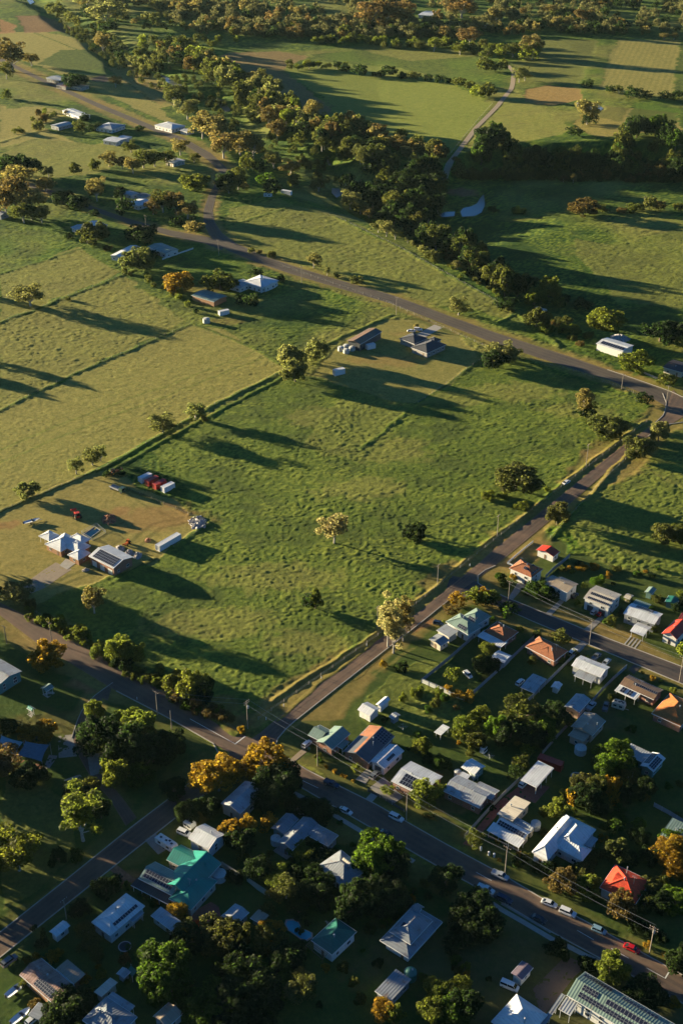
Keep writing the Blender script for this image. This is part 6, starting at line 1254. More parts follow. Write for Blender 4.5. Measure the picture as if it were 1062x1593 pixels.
# ------------------------------------------------------------------ trees and shrubs read off one by one
TC['orange'] = (.60,.10,.015); TW['orange'] = 'orange flowered'
random.seed(21)
TR = {
't1': """270 -10 30 80 gum pale;330 30 90 90 gum pale;355 0 40 60 gum tan;317 105 165 42 gum tan;40 130 225 80 gum brown;22 195 245 40 gum olive;98 165 205 40 gum tan;22 275 305 25 conifer yg;355 235 270 35 gum tan;230 236 272 60 broad dark;245 370 410 30 broad olive;262 348 372 24 shrub dark;
 290 375 400 40 shrub dark;430 385 402 26 shrub dark;535 265 330 60 gum gum;575 310 370 60 gum pale;620 345 430 60 gum tan;655 360 445 70 gum tan;685 410 490 70 gum tan;735 405 480 70 gum tan;775 420 490 60 gum tan;838 465 520 50 gum gum;890 490 540 60 gum tan;402 432 470 40 gum olive;335 465 515 45 gum tan;375 480 520 40 gum brown;440 460 520 60 gum olive;475 465 515 50 gum olive;408 485 535 40 gum tan;510 465 510 40 gum olive;553 430 480 45 gum tan;
 595 470 500 30 gum olive;600 535 590 70 broad yg;300 545 590 40 gum tan;60 515 590 90 gum tan;15 540 590 50 gum gum;140 560 590 50 gum tan;40 475 550 90 broad dark;90 490 545 60 broad dark;150 510 545 30 gum gum;230 500 535 30 conifer olive;290 490 520 30 shrub olive;700 530 590 60 broad dark;975 545 590 50 gum gum;730 520 585 40 gum olive;1045 420 460 50 gum olive;120 355 400 30 shrub olive;60 390 410 30 shrub olive;760 470 530 40 broad olive;800 490 540 40 broad dark;820 530 570 50 broad green;900 530 575 30 broad olive""",
't3': """55 0 110 70 gum brown;20 20 110 60 gum brown;100 35 130 90 gum tan;75 70 138 60 gum olive;130 90 135 40 gum olive;298 0 70 45 gum tan;290 135 205 75 round olive;575 65 125 60 gum tan;590 130 165 50 broad tan;540 110 145 45 broad dark;500 35 105 60 gum olive;540 40 110 50 gum brown;470 60 110 40 gum brown;440 150 190 90 shrub dark;425 225 280 90 broad gum;548 285 350 75 broad gold;675 285 345 85 broad olive;95 335 395 80 gum pale;890 510 590 70 broad pale;965 485 560 60 broad pale;960 225 275 40 gum pale;
 860 290 312 20 conifer dark;385 55 110 50 broad dark;195 50 80 60 broad dark;240 60 95 60 broad dark;835 0 50 50 broad dark;370 20 60 30 conifer dark;780 270 300 36 broad dark;330 200 218 26 shrub brown;210 160 182 24 shrub dark;1000 265 295 18 gum pale;290 90 115 30 broad dark;745 8 35 30 gum tan;700 0 45 40 gum pale;895 0 25 30 gum olive;770 200 225 18 shrub olive;795 205 228 14 shrub tan;835 215 240 22 shrub olive;1030 285 300 16 shrub olive;600 390 408 14 shrub dark;770 350 395 40 broad dark;740 350 385 36 broad dark;210 350 370 14 shrub olive;470 215 240 30 broad dark""",
't4': """45 35 95 55 gum pale;75 55 110 50 gum pale;102 80 125 40 gum tan;130 125 165 40 gum pale;155 130 178 40 gum pale;182 145 186 35 gum pale;220 170 195 18 gum pale;234 185 203 12 gum pale;263 200 222 24 broad pale;290 215 245 40 broad gum;312 218 248 30 broad gum;350 205 255 45 broad brown;370 250 275 28 gum pale;400 255 290 36 gum pale;473 285 330 38 gum pale;375 360 420 55 gum pale;60 293 320 35 broad gum;650 295 365 66 round yg;605 333 388 55 round yg;680 362 390 40 broad yg;
 830 395 470 95 round yg;792 400 440 45 round yg;515 495 560 80 broad pale;610 395 460 60 broad olive;755 57 115 75 round brown;812 75 100 30 shrub olive;875 85 102 30 shrub brown;915 75 100 50 shrub olive;957 50 95 36 broad gum;990 65 95 35 broad brown;1045 70 95 30 shrub olive;530 268 300 28 broad dark;585 288 330 50 broad dark;750 375 400 50 broad dark;700 350 380 30 broad dark;990 430 505 90 broad dark;1030 435 505 60 broad dark;1055 480 525 40 broad yg;920 530 590 80 broad yg;480 80 100 28 shrub olive;560 95 108 40 shrub green;520 380 400 60 shrub dark;245 430 455 14 shrub tan;690 420 450 50 shrub olive;640 440 470 40 shrub yg;700 440 470 40 shrub yg""",
't2': """28 198 222 30 broad dark;72 200 235 45 broad dark;160 205 238 44 broad dark;125 220 236 26 shrub dark;205 222 240 30 shrub dark;240 218 245 35 broad gum;283 228 250 25 broad dark;315 230 255 25 broad dark;340 238 258 20 broad dark;375 245 268 40 broad olive;412 250 275 28 broad olive;435 270 300 50 broad yg;465 258 305 45 broad olive;450 180 222 40 broad olive;475 190 225 45 broad olive;460 145 190 40 gum olive;510 185 220 30 broad olive;560 212 255 34 gum pale;578 210 250 30 gum pale;770 245 270 28 round dark;838 262 284 26 round dark;865 264 288 20 gum gum;905 275 303 44 round dark;950 280 304 32 round dark;1005 288 306 34 round dark;1045 285 306 34 round dark;
 768 315 385 60 gum tan;775 350 385 40 broad dark;728 390 418 40 round dark;600 115 185 56 gum tan;595 140 188 50 broad yg;540 140 178 50 gum olive;505 150 178 30 broad yg;700 55 90 35 gum tan;650 20 50 40 gum tan;755 35 80 45 gum brown;385 10 60 80 gum pink;110 10 90 80 gum pink;160 8 85 60 gum pink;205 10 80 70 gum pink;230 75 115 30 gum gum;410 90 140 60 gum pink;300 120 160 34 gum yg;380 138 170 34 gum yg;490 30 75 40 gum tan;560 515 545 26 gum tan;695 540 560 25 gum brown;725 533 562 18 gum tan;985 510 560 38 gum brown;1000 500 530 24 gum brown;940 450 486 36 broad gum;845 448 475 40 gum pale;378 490 540 36 broad gum;735 452 470 50 shrub pale;1003 103 123 24 gum tan;1033 105 123 24 gum tan;825 38 52 8 gum pale;430 150 170 30 broad olive;305 498 530 20 gum gum;240 525 545 28 broad olive;900 545 562 30 broad brown""",
't5': """903 0 75 65 broad pale;500 168 235 75 gum pale;598 133 190 52 gum pale;235 300 355 38 gum pale;285 272 330 50 gum pale;310 262 315 36 gum pale;85 375 430 60 broad pale;1022 470 572 70 gum cream;625 165 190 20 shrub gum;330 338 358 26 shrub dark;370 340 358 20 shrub dark""",
't6': """550 318 415 118 broad gum;830 175 250 92 broad gum;755 95 175 50 gum tan;770 140 180 50 broad dark;940 95 140 45 broad dark;920 235 305 80 broad gum;985 190 255 48 broad pale;675 438 515 58 broad gum;240 500 555 60 round dark;1000 500 570 70 broad gum;1048 500 570 60 broad olive;645 385 402 18 shrub yg;465 400 430 40 shrub yg;510 405 425 30 shrub yg;1010 45 85 50 broad olive;485 0 30 70 broad dark;570 440 460 40 shrub yg;460 410 430 20 shrub gum""",
't7': """65 125 205 80 gum pale;290 150 235 60 gum tan;365 300 380 66 broad yg;405 310 385 66 broad yg;540 405 470 70 broad yg;590 410 490 70 broad yg;620 430 500 60 broad dark;515 405 450 30 broad yg;150 312 400 84 broad gold;490 378 410 24 conifer yg;250 262 305 50 shrub yg;212 260 285 26 shrub yg;185 230 270 36 shrub yg;150 235 260 30 shrub olive;95 180 215 30 shrub olive;300 315 340 22 shrub olive;965 150 215 30 conifer yg;950 165 218 45 broad dark;290 495 550 46 broad yg;395 520 580 60 broad yg;440 530 590 50 broad dark;5 145 180 30 broad dark;555 470 500 60 shrub brown;600 490 520 60 shrub brown;655 520 545 50 shrub brown;690 540 560 40 shrub brown;470 405 440 40 shrub olive;740 570 592 20 shrub gold;380 355 400 50 shrub dark;420 395 420 40 shrub olive;345 360 385 30 shrub olive;35 555 590 40 shrub olive""",
'u1': """215 30 150 150 broad gold;60 10 90 80 broad dark;35 0 60 50 shrub dark;530 0 190 170 broad dark;600 -10 120 120 broad dark;710 60 260 190 broad dark;760 -20 150 150 broad yg;850 90 270 180 broad dark;930 70 230 150 broad dark;800 50 180 100 broad olive;670 150 300 150 broad dark;635 230 380 115 broad yg;775 255 375 110 broad green;470 330 440 120 broad olive;420 370 470 130 broad dark;460 400 700 160 tall yg;110 640 870 190 gum yg;190 625 720 80 broad yg;150 265 380 130 broad dark;220 280 350 100 broad dark;30 150 260 120 gum pink;40 230 330 120 gum pink;960 330 440 110 broad dark;1010 440 570 80 broad dark;560 440 560 90 broad dark;30 620 760 90 broad dark;330 700 800 80 shrub dark;420 700 780 60 shrub green""",
'u2': """500 110 290 130 gum gold;570 80 280 160 gum gold;650 90 220 120 gum gold;815 -10 180 190 broad gold;410 305 420 110 broad dark;365 330 410 50 shrub yg;465 310 345 40 shrub yg;650 420 540 110 broad gold;725 400 510 90 broad gold;700 470 600 130 broad dark;845 390 475 75 round gold;705 580 655 60 broad olive;880 170 330 160 broad dark;950 130 240 110 broad dark;830 260 380 110 broad dark;790 620 740 120 broad dark;650 700 760 80 shrub dark;520 300 400 90 broad dark;980 330 400 60 broad dark""",
'u3': """850 570 710 130 broad yg;930 560 640 60 broad yg;260 660 790 150 broad dark;60 470 640 170 broad dark;830 315 410 70 broad yg;800 350 395 40 shrub yg;940 420 485 80 shrub green;650 580 625 55 shrub yg;470 450 495 36 shrub yg;915 80 150 26 conifer olive;630 180 230 36 shrub dark;1050 200 290 70 gum yg;1050 260 330 80 broad yg;310 458 480 18 shrub gold;355 484 505 20 shrub gold;395 508 524 18 shrub gold;415 515 532 18 shrub gold;457 540 556 16 shrub gold;120 640 700 60 broad dark;980 20 60 40 shrub gold;1030 55 95 50 shrub gold;920 285 310 34 shrub yg;870 400 450 60 shrub dark""",
'u4': """590 45 190 180 broad olive;470 135 260 90 broad bright;540 150 290 130 broad dark;780 90 190 150 broad dark;720 140 260 120 broad bright;650 170 290 130 broad dark;380 70 150 90 broad yg;340 110 170 60 broad yg;270 120 165 50 shrub yg;265 185 240 60 broad yg;355 215 310 90 broad olive;340 170 230 70 broad yg;60 250 340 60 gum yg;160 340 405 70 broad green;630 280 350 60 broad yg;600 340 420 80 broad olive;570 400 470 70 broad dark;350 750 850 80 gum olive;800 590 695 110 broad yg;845 525 575 55 round yg;885 530 605 70 broad gold;940 455 545 100 broad gum;960 520 640 130 broad dark;1020 460 560 80 broad olive;735 750 785 50 shrub olive;475 795 825 26 shrub gold;260 255 275 22 shrub gold;245 30 90 30 shrub brown;300 0 45 60 shrub gold;215 400 420 30 shrub green;320 310 350 36 shrub olive;100 660 690 50 shrub dark;10 290 310 30 shrub yg;440 600 640 30 shrub dark;150 430 455 30 shrub brown""",
'u5': """600 350 500 200 round bright;520 440 590 120 broad bright;680 440 560 110 round green;700 530 650 110 gum olive;450 410 500 50 broad olive;580 570 680 90 broad gold;590 650 760 60 broad gold;530 630 690 60 broad gold;700 620 740 130 broad dark;620 770 820 70 broad green;600 820 900 100 broad green;590 870 960 80 broad green;520 880 930 50 broad green;760 845 905 70 shrub bright;710 220 260 60 shrub green;330 560 640 70 broad gum;800 570 700 100 broad dark;450 600 720 100 broad dark;480 730 830 110 broad dark;100 150 260 120 broad green;30 60 160 90 broad gum;60 250 350 120 broad dark""",
'w8': """500 1000 1180 180 broad gum;560 1060 1170 100 broad dark;340 1060 1150 80 broad gum;300 1110 1200 90 broad olive;240 1190 1310 150 broad gum;70 1230 1430 190 broad brown;270 1290 1470 180 broad yg;560 1450 1577 170 broad brown;930 1030 1230 220 gum gold;1010 980 1190 160 gum gold;1000 1190 1320 160 gum gold;760 1320 1470 160 broad gum;740 1420 1577 180 broad olive;870 1300 1400 140 broad olive;1000 1380 1577 210 round bright;960 910 1040 150 round bright;1040 880 1000 120 round bright;860 1420 1577 140 broad dark;640 1080 1200 120 broad dark;700 900 1020 130 broad dark;800 1050 1180 140 broad dark""",
'v2': """632 790 955 148 round yg;1003 1030 1090 56 broad gold;690 430 580 120 broad brown;780 560 640 70 shrub dark;850 600 660 60 shrub dark;930 640 700 60 shrub dark;850 690 740 40 shrub gold;950 755 785 30 shrub gold;840 930 1060 170 broad dark;320 720 790 110 broad dark;250 40 80 50 shrub olive;270 230 310 80 broad dark;200 240 290 60 shrub olive;100 150 200 30 shrub gold;90 200 260 60 shrub dark;500 800 880 90 broad dark;930 1000 1080 80 broad dark;1040 700 900 120 broad dark""",
'v1': """165 190 265 80 broad green;430 330 402 80 broad olive;312 320 362 30 shrub olive;222 312 345 34 shrub yg;695 255 312 46 broad olive;918 300 348 36 broad olive;1055 378 470 60 broad yg;55 405 470 70 gum yg;60 460 560 100 broad dark;20 470 560 70 broad dark;330 90 175 110 broad green;375 120 185 80 broad dark;262 105 155 50 broad green;125 38 85 45 round green;150 70 118 40 round green;200 40 80 40 shrub gold;605 65 105 44 shrub bright;635 50 90 44 shrub bright;35 115 200 90 broad gold;85 130 200 60 broad yg;930 150 200 50 broad olive;285 460 512 36 broad olive;540 0 25 50 shrub gold;600 0 22 46 shrub gold;720 5 30 40 shrub olive;1010 620 657 32 shrub yg;853 530 556 16 shrub yg;905 565 590 30 shrub gold;945 580 600 16 shrub yg;850 575 590 20 shrub yg;1050 160 210 40 broad dark;1020 190 245 40 broad dark;745 220 260 30 broad dark;780 150 190 40 shrub olive;700 660 710 40 broad olive;430 465 500 40 shrub yg""",
'w6': """440 105 205 105 broad gold;560 72 200 110 broad yg;630 85 210 110 broad yg;680 130 220 90 broad dark;390 185 280 110 broad brown;335 312 345 34 shrub yg;405 665 780 95 broad yg;680 490 580 70 gum yg;650 560 660 110 broad olive;600 620 700 80 broad dark;20 610 700 70 broad dark;365 815 850 36 shrub orange;450 840 869 40 shrub gold;530 840 880 40 shrub gold;580 620 660 40 shrub olive;630 740 770 40 shrub olive""",
'v4': """592 172 400 74 tall cream;655 185 375 60 tall tan;615 235 428 70 tall cream;572 443 475 28 shrub gold;650 448 495 46 round dark;690 240 290 24 shrub tan;790 590 640 36 shrub olive;710 560 590 20 shrub yg;840 545 575 20 shrub gold""",
'u6': """890 440 640 210 round green;960 430 620 150 round green;870 560 740 150 round green;950 560 740 160 round green;475 310 400 80 gum olive;500 380 470 90 gum olive;545 460 540 60 gum olive;590 60 170 120 broad dark;640 50 130 60 broad dark;450 190 270 90 broad dark;380 720 860 180 broad dark;450 690 790 140 broad dark;300 790 870 120 broad dark;820 430 500 76 broad olive;695 480 540 50 broad brown;200 460 500 30 shrub gold;245 335 400 26 conifer olive;300 475 510 70 shrub gold;230 490 520 40 shrub gold;155 490 530 40 shrub olive;475 590 640 50 shrub gold;545 520 560 26 shrub gold;560 560 610 50 shrub yg;490 660 700 40 shrub yg;700 615 640 24 shrub green;705 80 120 40 shrub yg;855 180 205 30 shrub gold;800 145 170 40 shrub olive;135 610 660 40 shrub olive;190 730 770 50 shrub brown;1020 330 420 80 broad gold;980 200 290 90 round gold;190 300 350 30 shrub dark;240 400 440 60 shrub dark;120 640 660 30 shrub gold""",
'u7': """650 20 130 110 gum yg;690 60 190 100 gum gum;640 100 190 80 gum olive;300 290 400 130 broad gum;370 285 400 130 broad gum;420 320 450 120 broad olive;330 360 490 160 broad olive;130 305 400 110 gum gum;150 360 470 150 broad dark;610 310 400 110 broad gold;600 370 460 140 broad olive;270 665 790 160 round green;230 740 860 180 round green;320 760 880 160 round green;690 480 570 150 broad dark;640 540 640 130 broad green;680 620 720 120 broad green;770 580 680 100 gum gum;740 650 760 90 gum pale;800 620 740 100 gum gum;590 200 280 80 broad olive;195 318 350 70 shrub orange;500 600 760 220 broad dark;430 480 620 180 broad dark;420 680 860 220 broad dark;560 740 860 180 broad dark;760 200 280 100 broad dark;860 60 200 160 broad dark;820 440 470 30 shrub yg;750 440 480 90 shrub dark""",
'u8': """290 0 160 170 round bright;380 30 170 130 round bright;250 80 240 130 round bright;350 110 250 120 round bright;400 120 260 120 broad dark;330 260 420 180 broad dark;230 250 430 170 broad dark;180 320 480 150 broad dark;400 300 440 140 broad dark;680 180 310 130 broad dark;640 820 930 140 round yg;740 815 930 140 round yg;610 900 1030 120 round yg;700 900 1040 170 round green;790 870 1020 130 broad dark;340 920 1030 110 gum gold;400 940 1037 80 broad yg;850 330 470 170 broad dark;800 400 540 170 broad dark;900 420 560 150 broad dark;860 480 600 150 broad dark;30 240 290 40 shrub olive;740 540 640 120 shrub dark""",
'y5': """570 355 480 170 broad olive;500 420 560 150 broad yg;640 400 520 150 broad green;560 500 640 180 broad yg;650 500 640 160 broad dark;320 620 760 130 gum yg;380 620 720 120 gum yg;340 740 900 130 gum yg;250 640 780 100 gum olive;480 640 800 180 broad dark;600 640 820 180 broad dark;680 60 220 180 broad dark;760 480 600 130 broad dark""",
}
for t, s in TR.items():
    for e in s.replace('\n', '').split(';'):
        q = e.split()
        if len(q) == 6: T(t, float(q[0]), float(q[1]), float(q[2]), float(q[3]), q[4], q[5])
# ------------------------------------------------------------------ trees outside the picture on the sun's side: their shadows lie across the fields
for px, py, Wm, Hm in [(-50,455,7,10),(-35,560,7,10),(-140,560,9,12),(-40,880,10,12),(-70,900,12,14),(-60,985,12,13),(-90,1100,12,12),(-110,1180,14,15),(-60,1260,13,14),(-90,1330,14,14),(-50,1000,11,11),(-60,1400,13,13),(-40,1130,12,13),(-50,1440,12,13)]:
    p = P(px, py); tree(p.x, p.y, p.z, Wm, Hm, 'broad', TC['olive'], 'tree', lab=False, label='leafy tree standing just past the left edge of the photograph', group='trees left of the frame')
# garden shrubs along the fences and house walls of the town
random.seed(5)
rects_ = [(430,1145,1150,1420),(200,1330,760,1590),(760,880,1060,1040)]
LMP = [(x, y) for x, y, s in LANDMARKS]
k = 0
while k < 120:
    x0_, y0_, x1_, y1_ = random.choice(rects_); p = P(random.uniform(x0_, x1_), random.uniform(y0_, y1_)); dm = min(math.hypot(p.x-a, p.y-b) for a, b in LMP)
    if not 8 < dm < 20: continue
    if min(float(seg_dist(np.array([p.x]), np.array([p.y]), cl)[0])-wd[0] for cl, wd in RC) < 3: continue
    k += 1; w = random.uniform(1.2, 3.2); ck = random.choice(('green','olive','dark','yg','green','olive','gold')); tree(p.x, p.y, 0, w, w*random.uniform(.6, 1.0), 'shrub', TC[ck], 'shrub', word=TW[ck])
# ------------------------------------------------------------------ creek trees and far wood
BARE = [(690,262,775,342),(322,143,366,182),(243,112,292,142),(42,-8,64,10),(172,58,208,88)]
def proj(x, y, z=0.0):
    dz = z-CH; f = y*CP-dz*SP; return 531+FPX*x/f, 796.5-FPX*(y*SP+dz*CP)/f
def along(t, pl, step, spread, wlo, whi, cols, kinds, label, group, name='tree', hl=(.8, 1.3), n_=None):
    q = W2(pts(t, *pl)); L = sum(math.hypot(q[i+1][0]-q[i][0], q[i+1][1]-q[i][1]) for i in range(len(q)-1)); n = n_ or max(2, int(L/step)); rs = resample(q, n)
    for p in rs:
        x = p.x+random.uniform(-1, 1)*spread; y = p.y+random.uniform(-1, 1)*spread; Wm = random.uniform(wlo, whi); z = gz_at(x, y)
        jx, jy = proj(x, y, z)
        if any(a-3 < jx < c_+3 and b < jy < d_+8 for a, b, c_, d_ in BARE): continue
        ck = random.choice(cols); tree(x, y, z, Wm, Wm*random.uniform(*hl), random.choice(kinds), TC[ck], name, lab=False, label=label, group=group)
C1 = ('gum', 'olive', 'pale', 'yg', 'tan', 'gum')
CB = 'creek bank tree in the thick belt along the winding creek'
def belt(pl, n, spread, wlo=9, whi=14, cols=C1, label=CB, grp='trees crowding the creek banks', kinds=('broad','gum','gum'), hl=(.95,1.55)): along('t1', pl, 1, spread, wlo, whi, cols, kinds, label, grp, n_=n, hl=hl)
belt((345,150,400,180,450,215,500,245,540,262), 26, 6, 7, 10, ('gum','pale','olive'))
belt((600,185,640,220,700,255,760,300,820,340,870,370,930,400,990,420,1050,440), 62, 11, cols=('gum','olive','pale','yg','gum'))
belt((640,205,700,240,780,280,830,320,900,365,980,400,1060,430), 48, 10)
belt((520,150,560,190,620,215,650,260,720,300,800,350,860,400,930,430,1000,450,1060,470), 46, 14, cols=('olive','dark','olive','brown'))
belt((100,10,180,40,230,70,280,100,330,130,400,160,470,190,520,215), 34, 22, 7, 11, ('dark','olive','gum'))
def belt2(t, pl, n, sp, wl, wh, cols, label, grp, kinds=('broad','gum'), hl=(.8,1.3), name='tree'): along(t, pl, 1, sp, wl, wh, cols, kinds, label, grp, name=name, n_=n, hl=hl)
belt2('x6', (470,150, 560,190, 640,230, 740,260, 820,275), 38, 12, 8, 13, ('olive','tan','brown','olive'), 'bushy tree on the scrubby creek flat below the bright paddock', 'scrubby trees on the creek flat')
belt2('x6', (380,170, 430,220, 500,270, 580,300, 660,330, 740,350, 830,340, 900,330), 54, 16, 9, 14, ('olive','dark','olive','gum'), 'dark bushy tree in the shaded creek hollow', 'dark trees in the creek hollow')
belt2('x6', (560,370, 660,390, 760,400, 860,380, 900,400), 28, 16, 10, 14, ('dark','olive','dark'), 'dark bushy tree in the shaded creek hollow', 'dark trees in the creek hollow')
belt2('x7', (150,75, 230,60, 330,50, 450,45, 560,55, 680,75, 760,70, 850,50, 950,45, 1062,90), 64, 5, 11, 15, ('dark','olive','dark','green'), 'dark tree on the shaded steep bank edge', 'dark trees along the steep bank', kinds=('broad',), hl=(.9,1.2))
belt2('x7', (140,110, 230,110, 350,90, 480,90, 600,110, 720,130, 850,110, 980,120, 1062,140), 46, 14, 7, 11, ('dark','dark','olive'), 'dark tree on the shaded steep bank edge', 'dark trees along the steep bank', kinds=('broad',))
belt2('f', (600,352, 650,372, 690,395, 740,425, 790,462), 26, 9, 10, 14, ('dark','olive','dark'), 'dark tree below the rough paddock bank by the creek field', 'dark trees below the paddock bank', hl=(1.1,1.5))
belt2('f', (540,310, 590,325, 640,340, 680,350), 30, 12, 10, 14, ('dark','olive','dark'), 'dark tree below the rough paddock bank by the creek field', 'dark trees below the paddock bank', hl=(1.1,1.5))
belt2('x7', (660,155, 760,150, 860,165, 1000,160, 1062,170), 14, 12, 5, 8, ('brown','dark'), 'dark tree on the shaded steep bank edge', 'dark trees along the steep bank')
belt2('x4', (450,195, 520,205, 600,195, 700,200, 760,215, 850,215, 930,225, 1000,220, 1062,210), 44, 8, 6, 10, ('yg','olive','gum','yg'), 'pale green tree in the row fringing the far green paddock', 'trees fringing the far green paddock')
belt2('x4', (40,130, 120,150, 200,150, 300,160, 380,150, 480,160, 600,150, 700,160, 820,150, 960,170, 1062,160), 54, 30, 8, 13, ('dark','brown','olive','brown','dark'), 'one of many trees in the shaded far wood', 'trees of the far wood')
belt2('x4', (60,100, 200,90, 330,80, 430,110, 560,120, 680,110, 820,120, 900,110, 1000,120), 40, 30, 8, 12, ('brown','tan','dark','pink'), 'one of many trees in the shaded far wood', 'trees of the far wood')
belt2('x5', (0,150, 100,140, 200,150, 320,150, 430,120, 520,140, 600,150, 700,150, 800,150), 44, 26, 8, 12, ('dark','brown','dark','tan'), 'one of many trees in the shaded far wood', 'trees of the far wood')
belt2('x5', (0,225, 60,235, 150,225, 240,240, 300,250, 380,250), 20, 8, 7, 10, ('yg','olive','gum'), 'pale green tree in the row fringing the far green paddock', 'trees fringing the far green paddock')
belt2('x3', (420,20, 520,40, 620,20, 700,40, 800,30, 900,70, 1000,40, 1062,50), 34, 26, 9, 14, ('tan','pale','brown','tan'), 'straw coloured gum in the sunlit far grove', 'sunlit far grove of gums', kinds=('gum',))
belt2('x3', (470,90, 560,110, 640,130, 720,100, 820,130, 920,140, 1000,110), 28, 20, 7, 11, ('tan','olive','pale'), 'straw coloured gum in the sunlit far grove', 'sunlit far grove of gums', kinds=('gum',))
belt2('x3', (590,190, 700,200, 800,230, 860,220, 950,200, 1040,190), 30, 16, 6, 9, ('yg','olive','gum'), 'small leafy tree dotted on the rough green flat beyond the creek', 'trees on the rough green flat')
belt2('x3', (620,230, 720,260, 820,290, 900,320, 970,350), 24, 12, 6, 9, ('yg','olive','gum'), 'small leafy tree dotted on the rough green flat beyond the creek', 'trees on the rough green flat')
belt2('t1', (880,210, 920,215, 960,205, 1000,210, 1050,215), 14, 5, 5, 8, ('olive','yg','dark'), 'low bush on the rise between the two far paddocks', 'bushes between the far paddocks', name='shrub')
belt2('x5', (400,110, 600,90, 800,110, 1000,90), 20, 50, 7, 11, ('dark','olive'), 'scattered tree on the far shaded slope', 'trees on the far shaded slope')
belt2('x5', (200,40, 400,50, 600,30, 800,40, 1000,50), 18, 60, 7, 11, ('dark','brown'), 'scattered tree on the far shaded slope', 'trees on the far shaded slope')
belt2('t4', (30,70, 90,105, 170,160, 260,215, 350,270, 440,320, 520,370), 40, 4, 2.5, 4.5, ('olive','gum','yg'), 'low bush in the rough strip beside the paddock bank', 'bushes along the paddock bank', kinds=('shrub',), hl=(.5,.8), name='shrub')
belt2('t4', (560,420, 640,430, 720,470, 780,500), 22, 9, 3, 5, ('olive','yg','brown'), 'low bush in the rough strip beside the paddock bank', 'bushes along the paddock bank', kinds=('shrub',), hl=(.5,.8), name='shrub')
belt2('v6', (130,150, 250,215, 360,270, 470,350, 600,420, 750,500, 880,580), 46, 3, 2.2, 4.2, ('olive','yg','green'), 'bush in the rough row beside the dirt edged road', 'bushes beside the dirt edged road', kinds=('shrub',), hl=(.6,.9), name='shrub')
belt2('u4', (20,60, 80,30, 150,60, 180,30), 8, 5, 1.8, 3, ('yg','green'), 'low weedy bush in the rough vacant block', 'bushes on the vacant block', kinds=('shrub',), name='shrub')
belt2('t3', (400,285, 470,310, 540,350, 560,380), 12, 4, 2.5, 4.5, ('olive','yg'), 'low bush in the paddock below the golden tree', 'bushes below the golden tree', kinds=('shrub',), name='shrub')
belt2('w3', (230,470, 290,500, 260,540, 330,520, 370,500), 14, 8, 3, 6, ('olive','brown','yg'), 'small bush in the cluttered far farmyard', 'bushes of the far farmyard', name='shrub')
plant_all()
# distant wood: nobody could count it
def wood(name, label, polys, n, seed, cols, wl=9, wh=14):
    rng = random.Random(seed); nr = np.random.default_rng(seed); VS = []
    base = [crown_data(k, 70+i, 620, .48)[0] for i, k in enumerate(('broad', 'gum', 'broad'))]
    for poly, cnt in polys:
        pg = W2(poly); xs = [p[0] for p in pg]; ys = [p[1] for p in pg]; k = 0
        while k < cnt:
            x = rng.uniform(min(xs), max(xs)); y = rng.uniform(min(ys), max(ys))
            if not inpoly(np.array([x]), np.array([y]), pg)[0]: continue
            k += 1; w = rng.uniform(wl, wh)/10; b = base[rng.randrange(3)]; a = rng.uniform(0, 6.28); c, s = math.cos(a), math.sin(a)
            V = b.copy(); V = np.stack([(V[:,0]*c-V[:,1]*s)*w+x, (V[:,0]*s+V[:,1]*c)*w+y, V[:,2]*w+gz_at(x, y)-1.0*w], 1); VS.append(V)
    V = np.concatenate(VS); o = link(name, npmesh(name, V, np.arange(len(V)).reshape(-1, 4), ['leaves'])); o.color = (*cols, 1); o['kind'] = 'stuff'; o['label'] = label; o['category'] = 'woodland'
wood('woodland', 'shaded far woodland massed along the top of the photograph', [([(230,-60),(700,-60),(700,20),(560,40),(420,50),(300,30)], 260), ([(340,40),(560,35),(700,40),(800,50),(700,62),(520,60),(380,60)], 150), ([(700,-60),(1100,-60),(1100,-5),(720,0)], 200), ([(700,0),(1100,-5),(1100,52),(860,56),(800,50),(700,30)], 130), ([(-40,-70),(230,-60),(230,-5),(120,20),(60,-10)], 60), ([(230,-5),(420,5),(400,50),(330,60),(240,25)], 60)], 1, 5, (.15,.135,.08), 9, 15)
wood('riverside_thicket', 'thick undergrowth filling the creek gully', [([(80,10),(140,35),(230,95),(300,125),(380,170),(470,220),(560,270),(640,300),(700,300),(690,320),(600,318),(520,290),(430,250),(350,200),(260,150),(180,110),(100,50)], 260), ([(700,255),(1062,250),(1062,285),(720,280)], 200)], 1, 9, (.07,.075,.025), 4, 7)
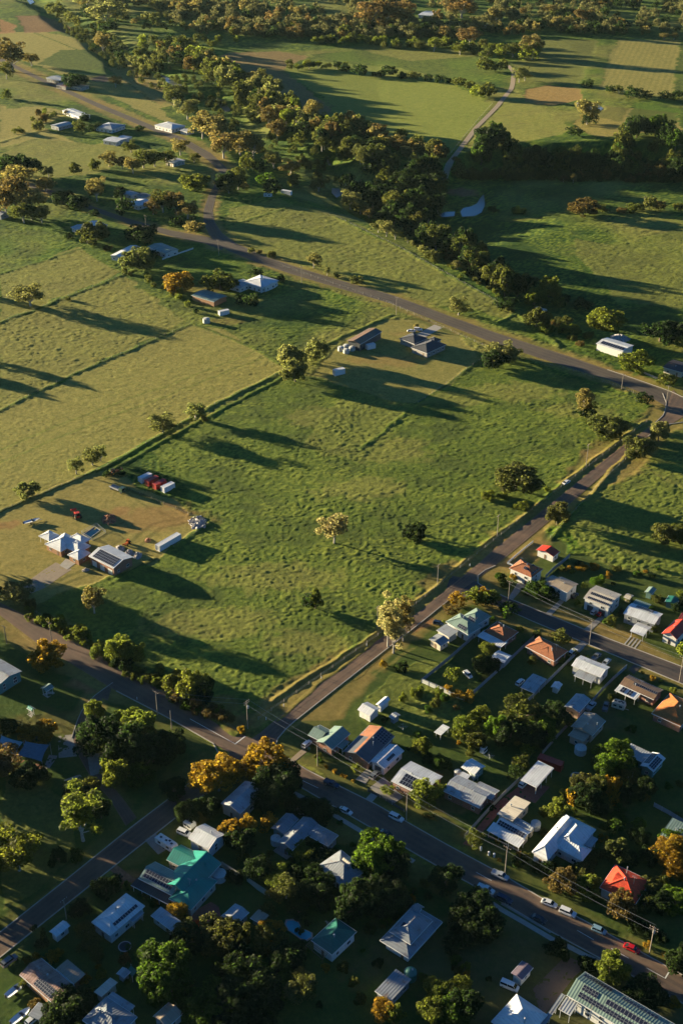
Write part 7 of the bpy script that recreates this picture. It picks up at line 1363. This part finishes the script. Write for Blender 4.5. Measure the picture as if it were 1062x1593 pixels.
# ------------------------------------------------------------------ labels for the single trees: look + where, measured against what stands around them
LMK = [(proj(x, y), s) for x, y, s in LANDMARKS]
used = {}
items = []
for root, word, name, Wm, Hm in TREES:
    px, py = proj(root.location.x, root.location.y)
    near_ = sorted(LMK, key=lambda q: (q[0][0]-px)**2+(1.6*(q[0][1]-py))**2)[:3]
    items.append([root, word, name, Wm, Hm, px, py, near_])
def rel(px, py, q):
    dx, dy = px-q[0], py-q[1]
    if abs(dx) > 1.4*abs(dy): return 'right of' if dx > 0 else 'left of'
    return 'in front of' if dy > 0 else 'behind'
def size_word(name, W_, H_):
    if name == 'shrub': return 'small' if W_ < 3 else ('mid sized' if W_ < 5 else 'wide')
    return 'small' if H_ < 6 else ('mid sized' if H_ < 9 else ('tall' if H_ < 13 else 'very tall'))
groups = {}
for it in items:
    root, word, name, Wm, Hm, px, py, nr_ = it
    base = '%s %s %s %s %s' % (size_word(name, Wm, Hm), word, name.replace('_', ' '), rel(px, py, nr_[0][0]), nr_[0][1]); groups.setdefault(base, []).append(it)
ORD = ['nearest', 'second nearest', 'third nearest', 'fourth nearest', 'fifth nearest', 'sixth nearest', 'seventh nearest', 'eighth nearest', 'ninth nearest', 'tenth nearest', 'eleventh nearest', 'twelfth nearest']
def trim(s):
    w = s.split(); return ' '.join(w[:16])
for base, its in groups.items():
    its.sort(key=lambda i: (i[5]-i[7][0][0][0])**2+(i[6]-i[7][0][0][1])**2)
    for k, it in enumerate(its):
        lab = base
        if len(its) > 1:
            lab = ORD[min(k, 11)]+' '+base
        it[0]['label'] = trim(lab); it[0]['group'] = {'shrub': 'garden and paddock shrubs', 'gum_tree': 'gum trees around the town'}.get(it[2], 'trees around the town')
print('trees', len(TREES), 'objects', len(bpy.data.objects), 'longest', max(len(i[0]['label'].split()) for i in items))
# ------------------------------------------------------------------ evening haze: one even volume round everything
hm = bpy.data.materials.new('haze'); hm.use_nodes = True; t = hm.node_tree; t.nodes.clear()
o_ = t.nodes.new('ShaderNodeOutputMaterial'); v_ = t.nodes.new('ShaderNodeVolumePrincipled'); v_.inputs['Color'].default_value = (.55,.82,.78,1); v_.inputs['Density'].default_value = .000009; v_.inputs['Anisotropy'].default_value = .2
t.links.new(v_.outputs[0], o_.inputs['Volume']); MATS['haze'] = hm
mb = MB(); mb.box(-4000, 4000, -1500, 9500, -20, CH+12); o = mb.build('haze', 'haze'); o['kind'] = 'stuff'; o['label'] = 'thin pale evening haze lying over the whole valley'; o['category'] = 'haze'
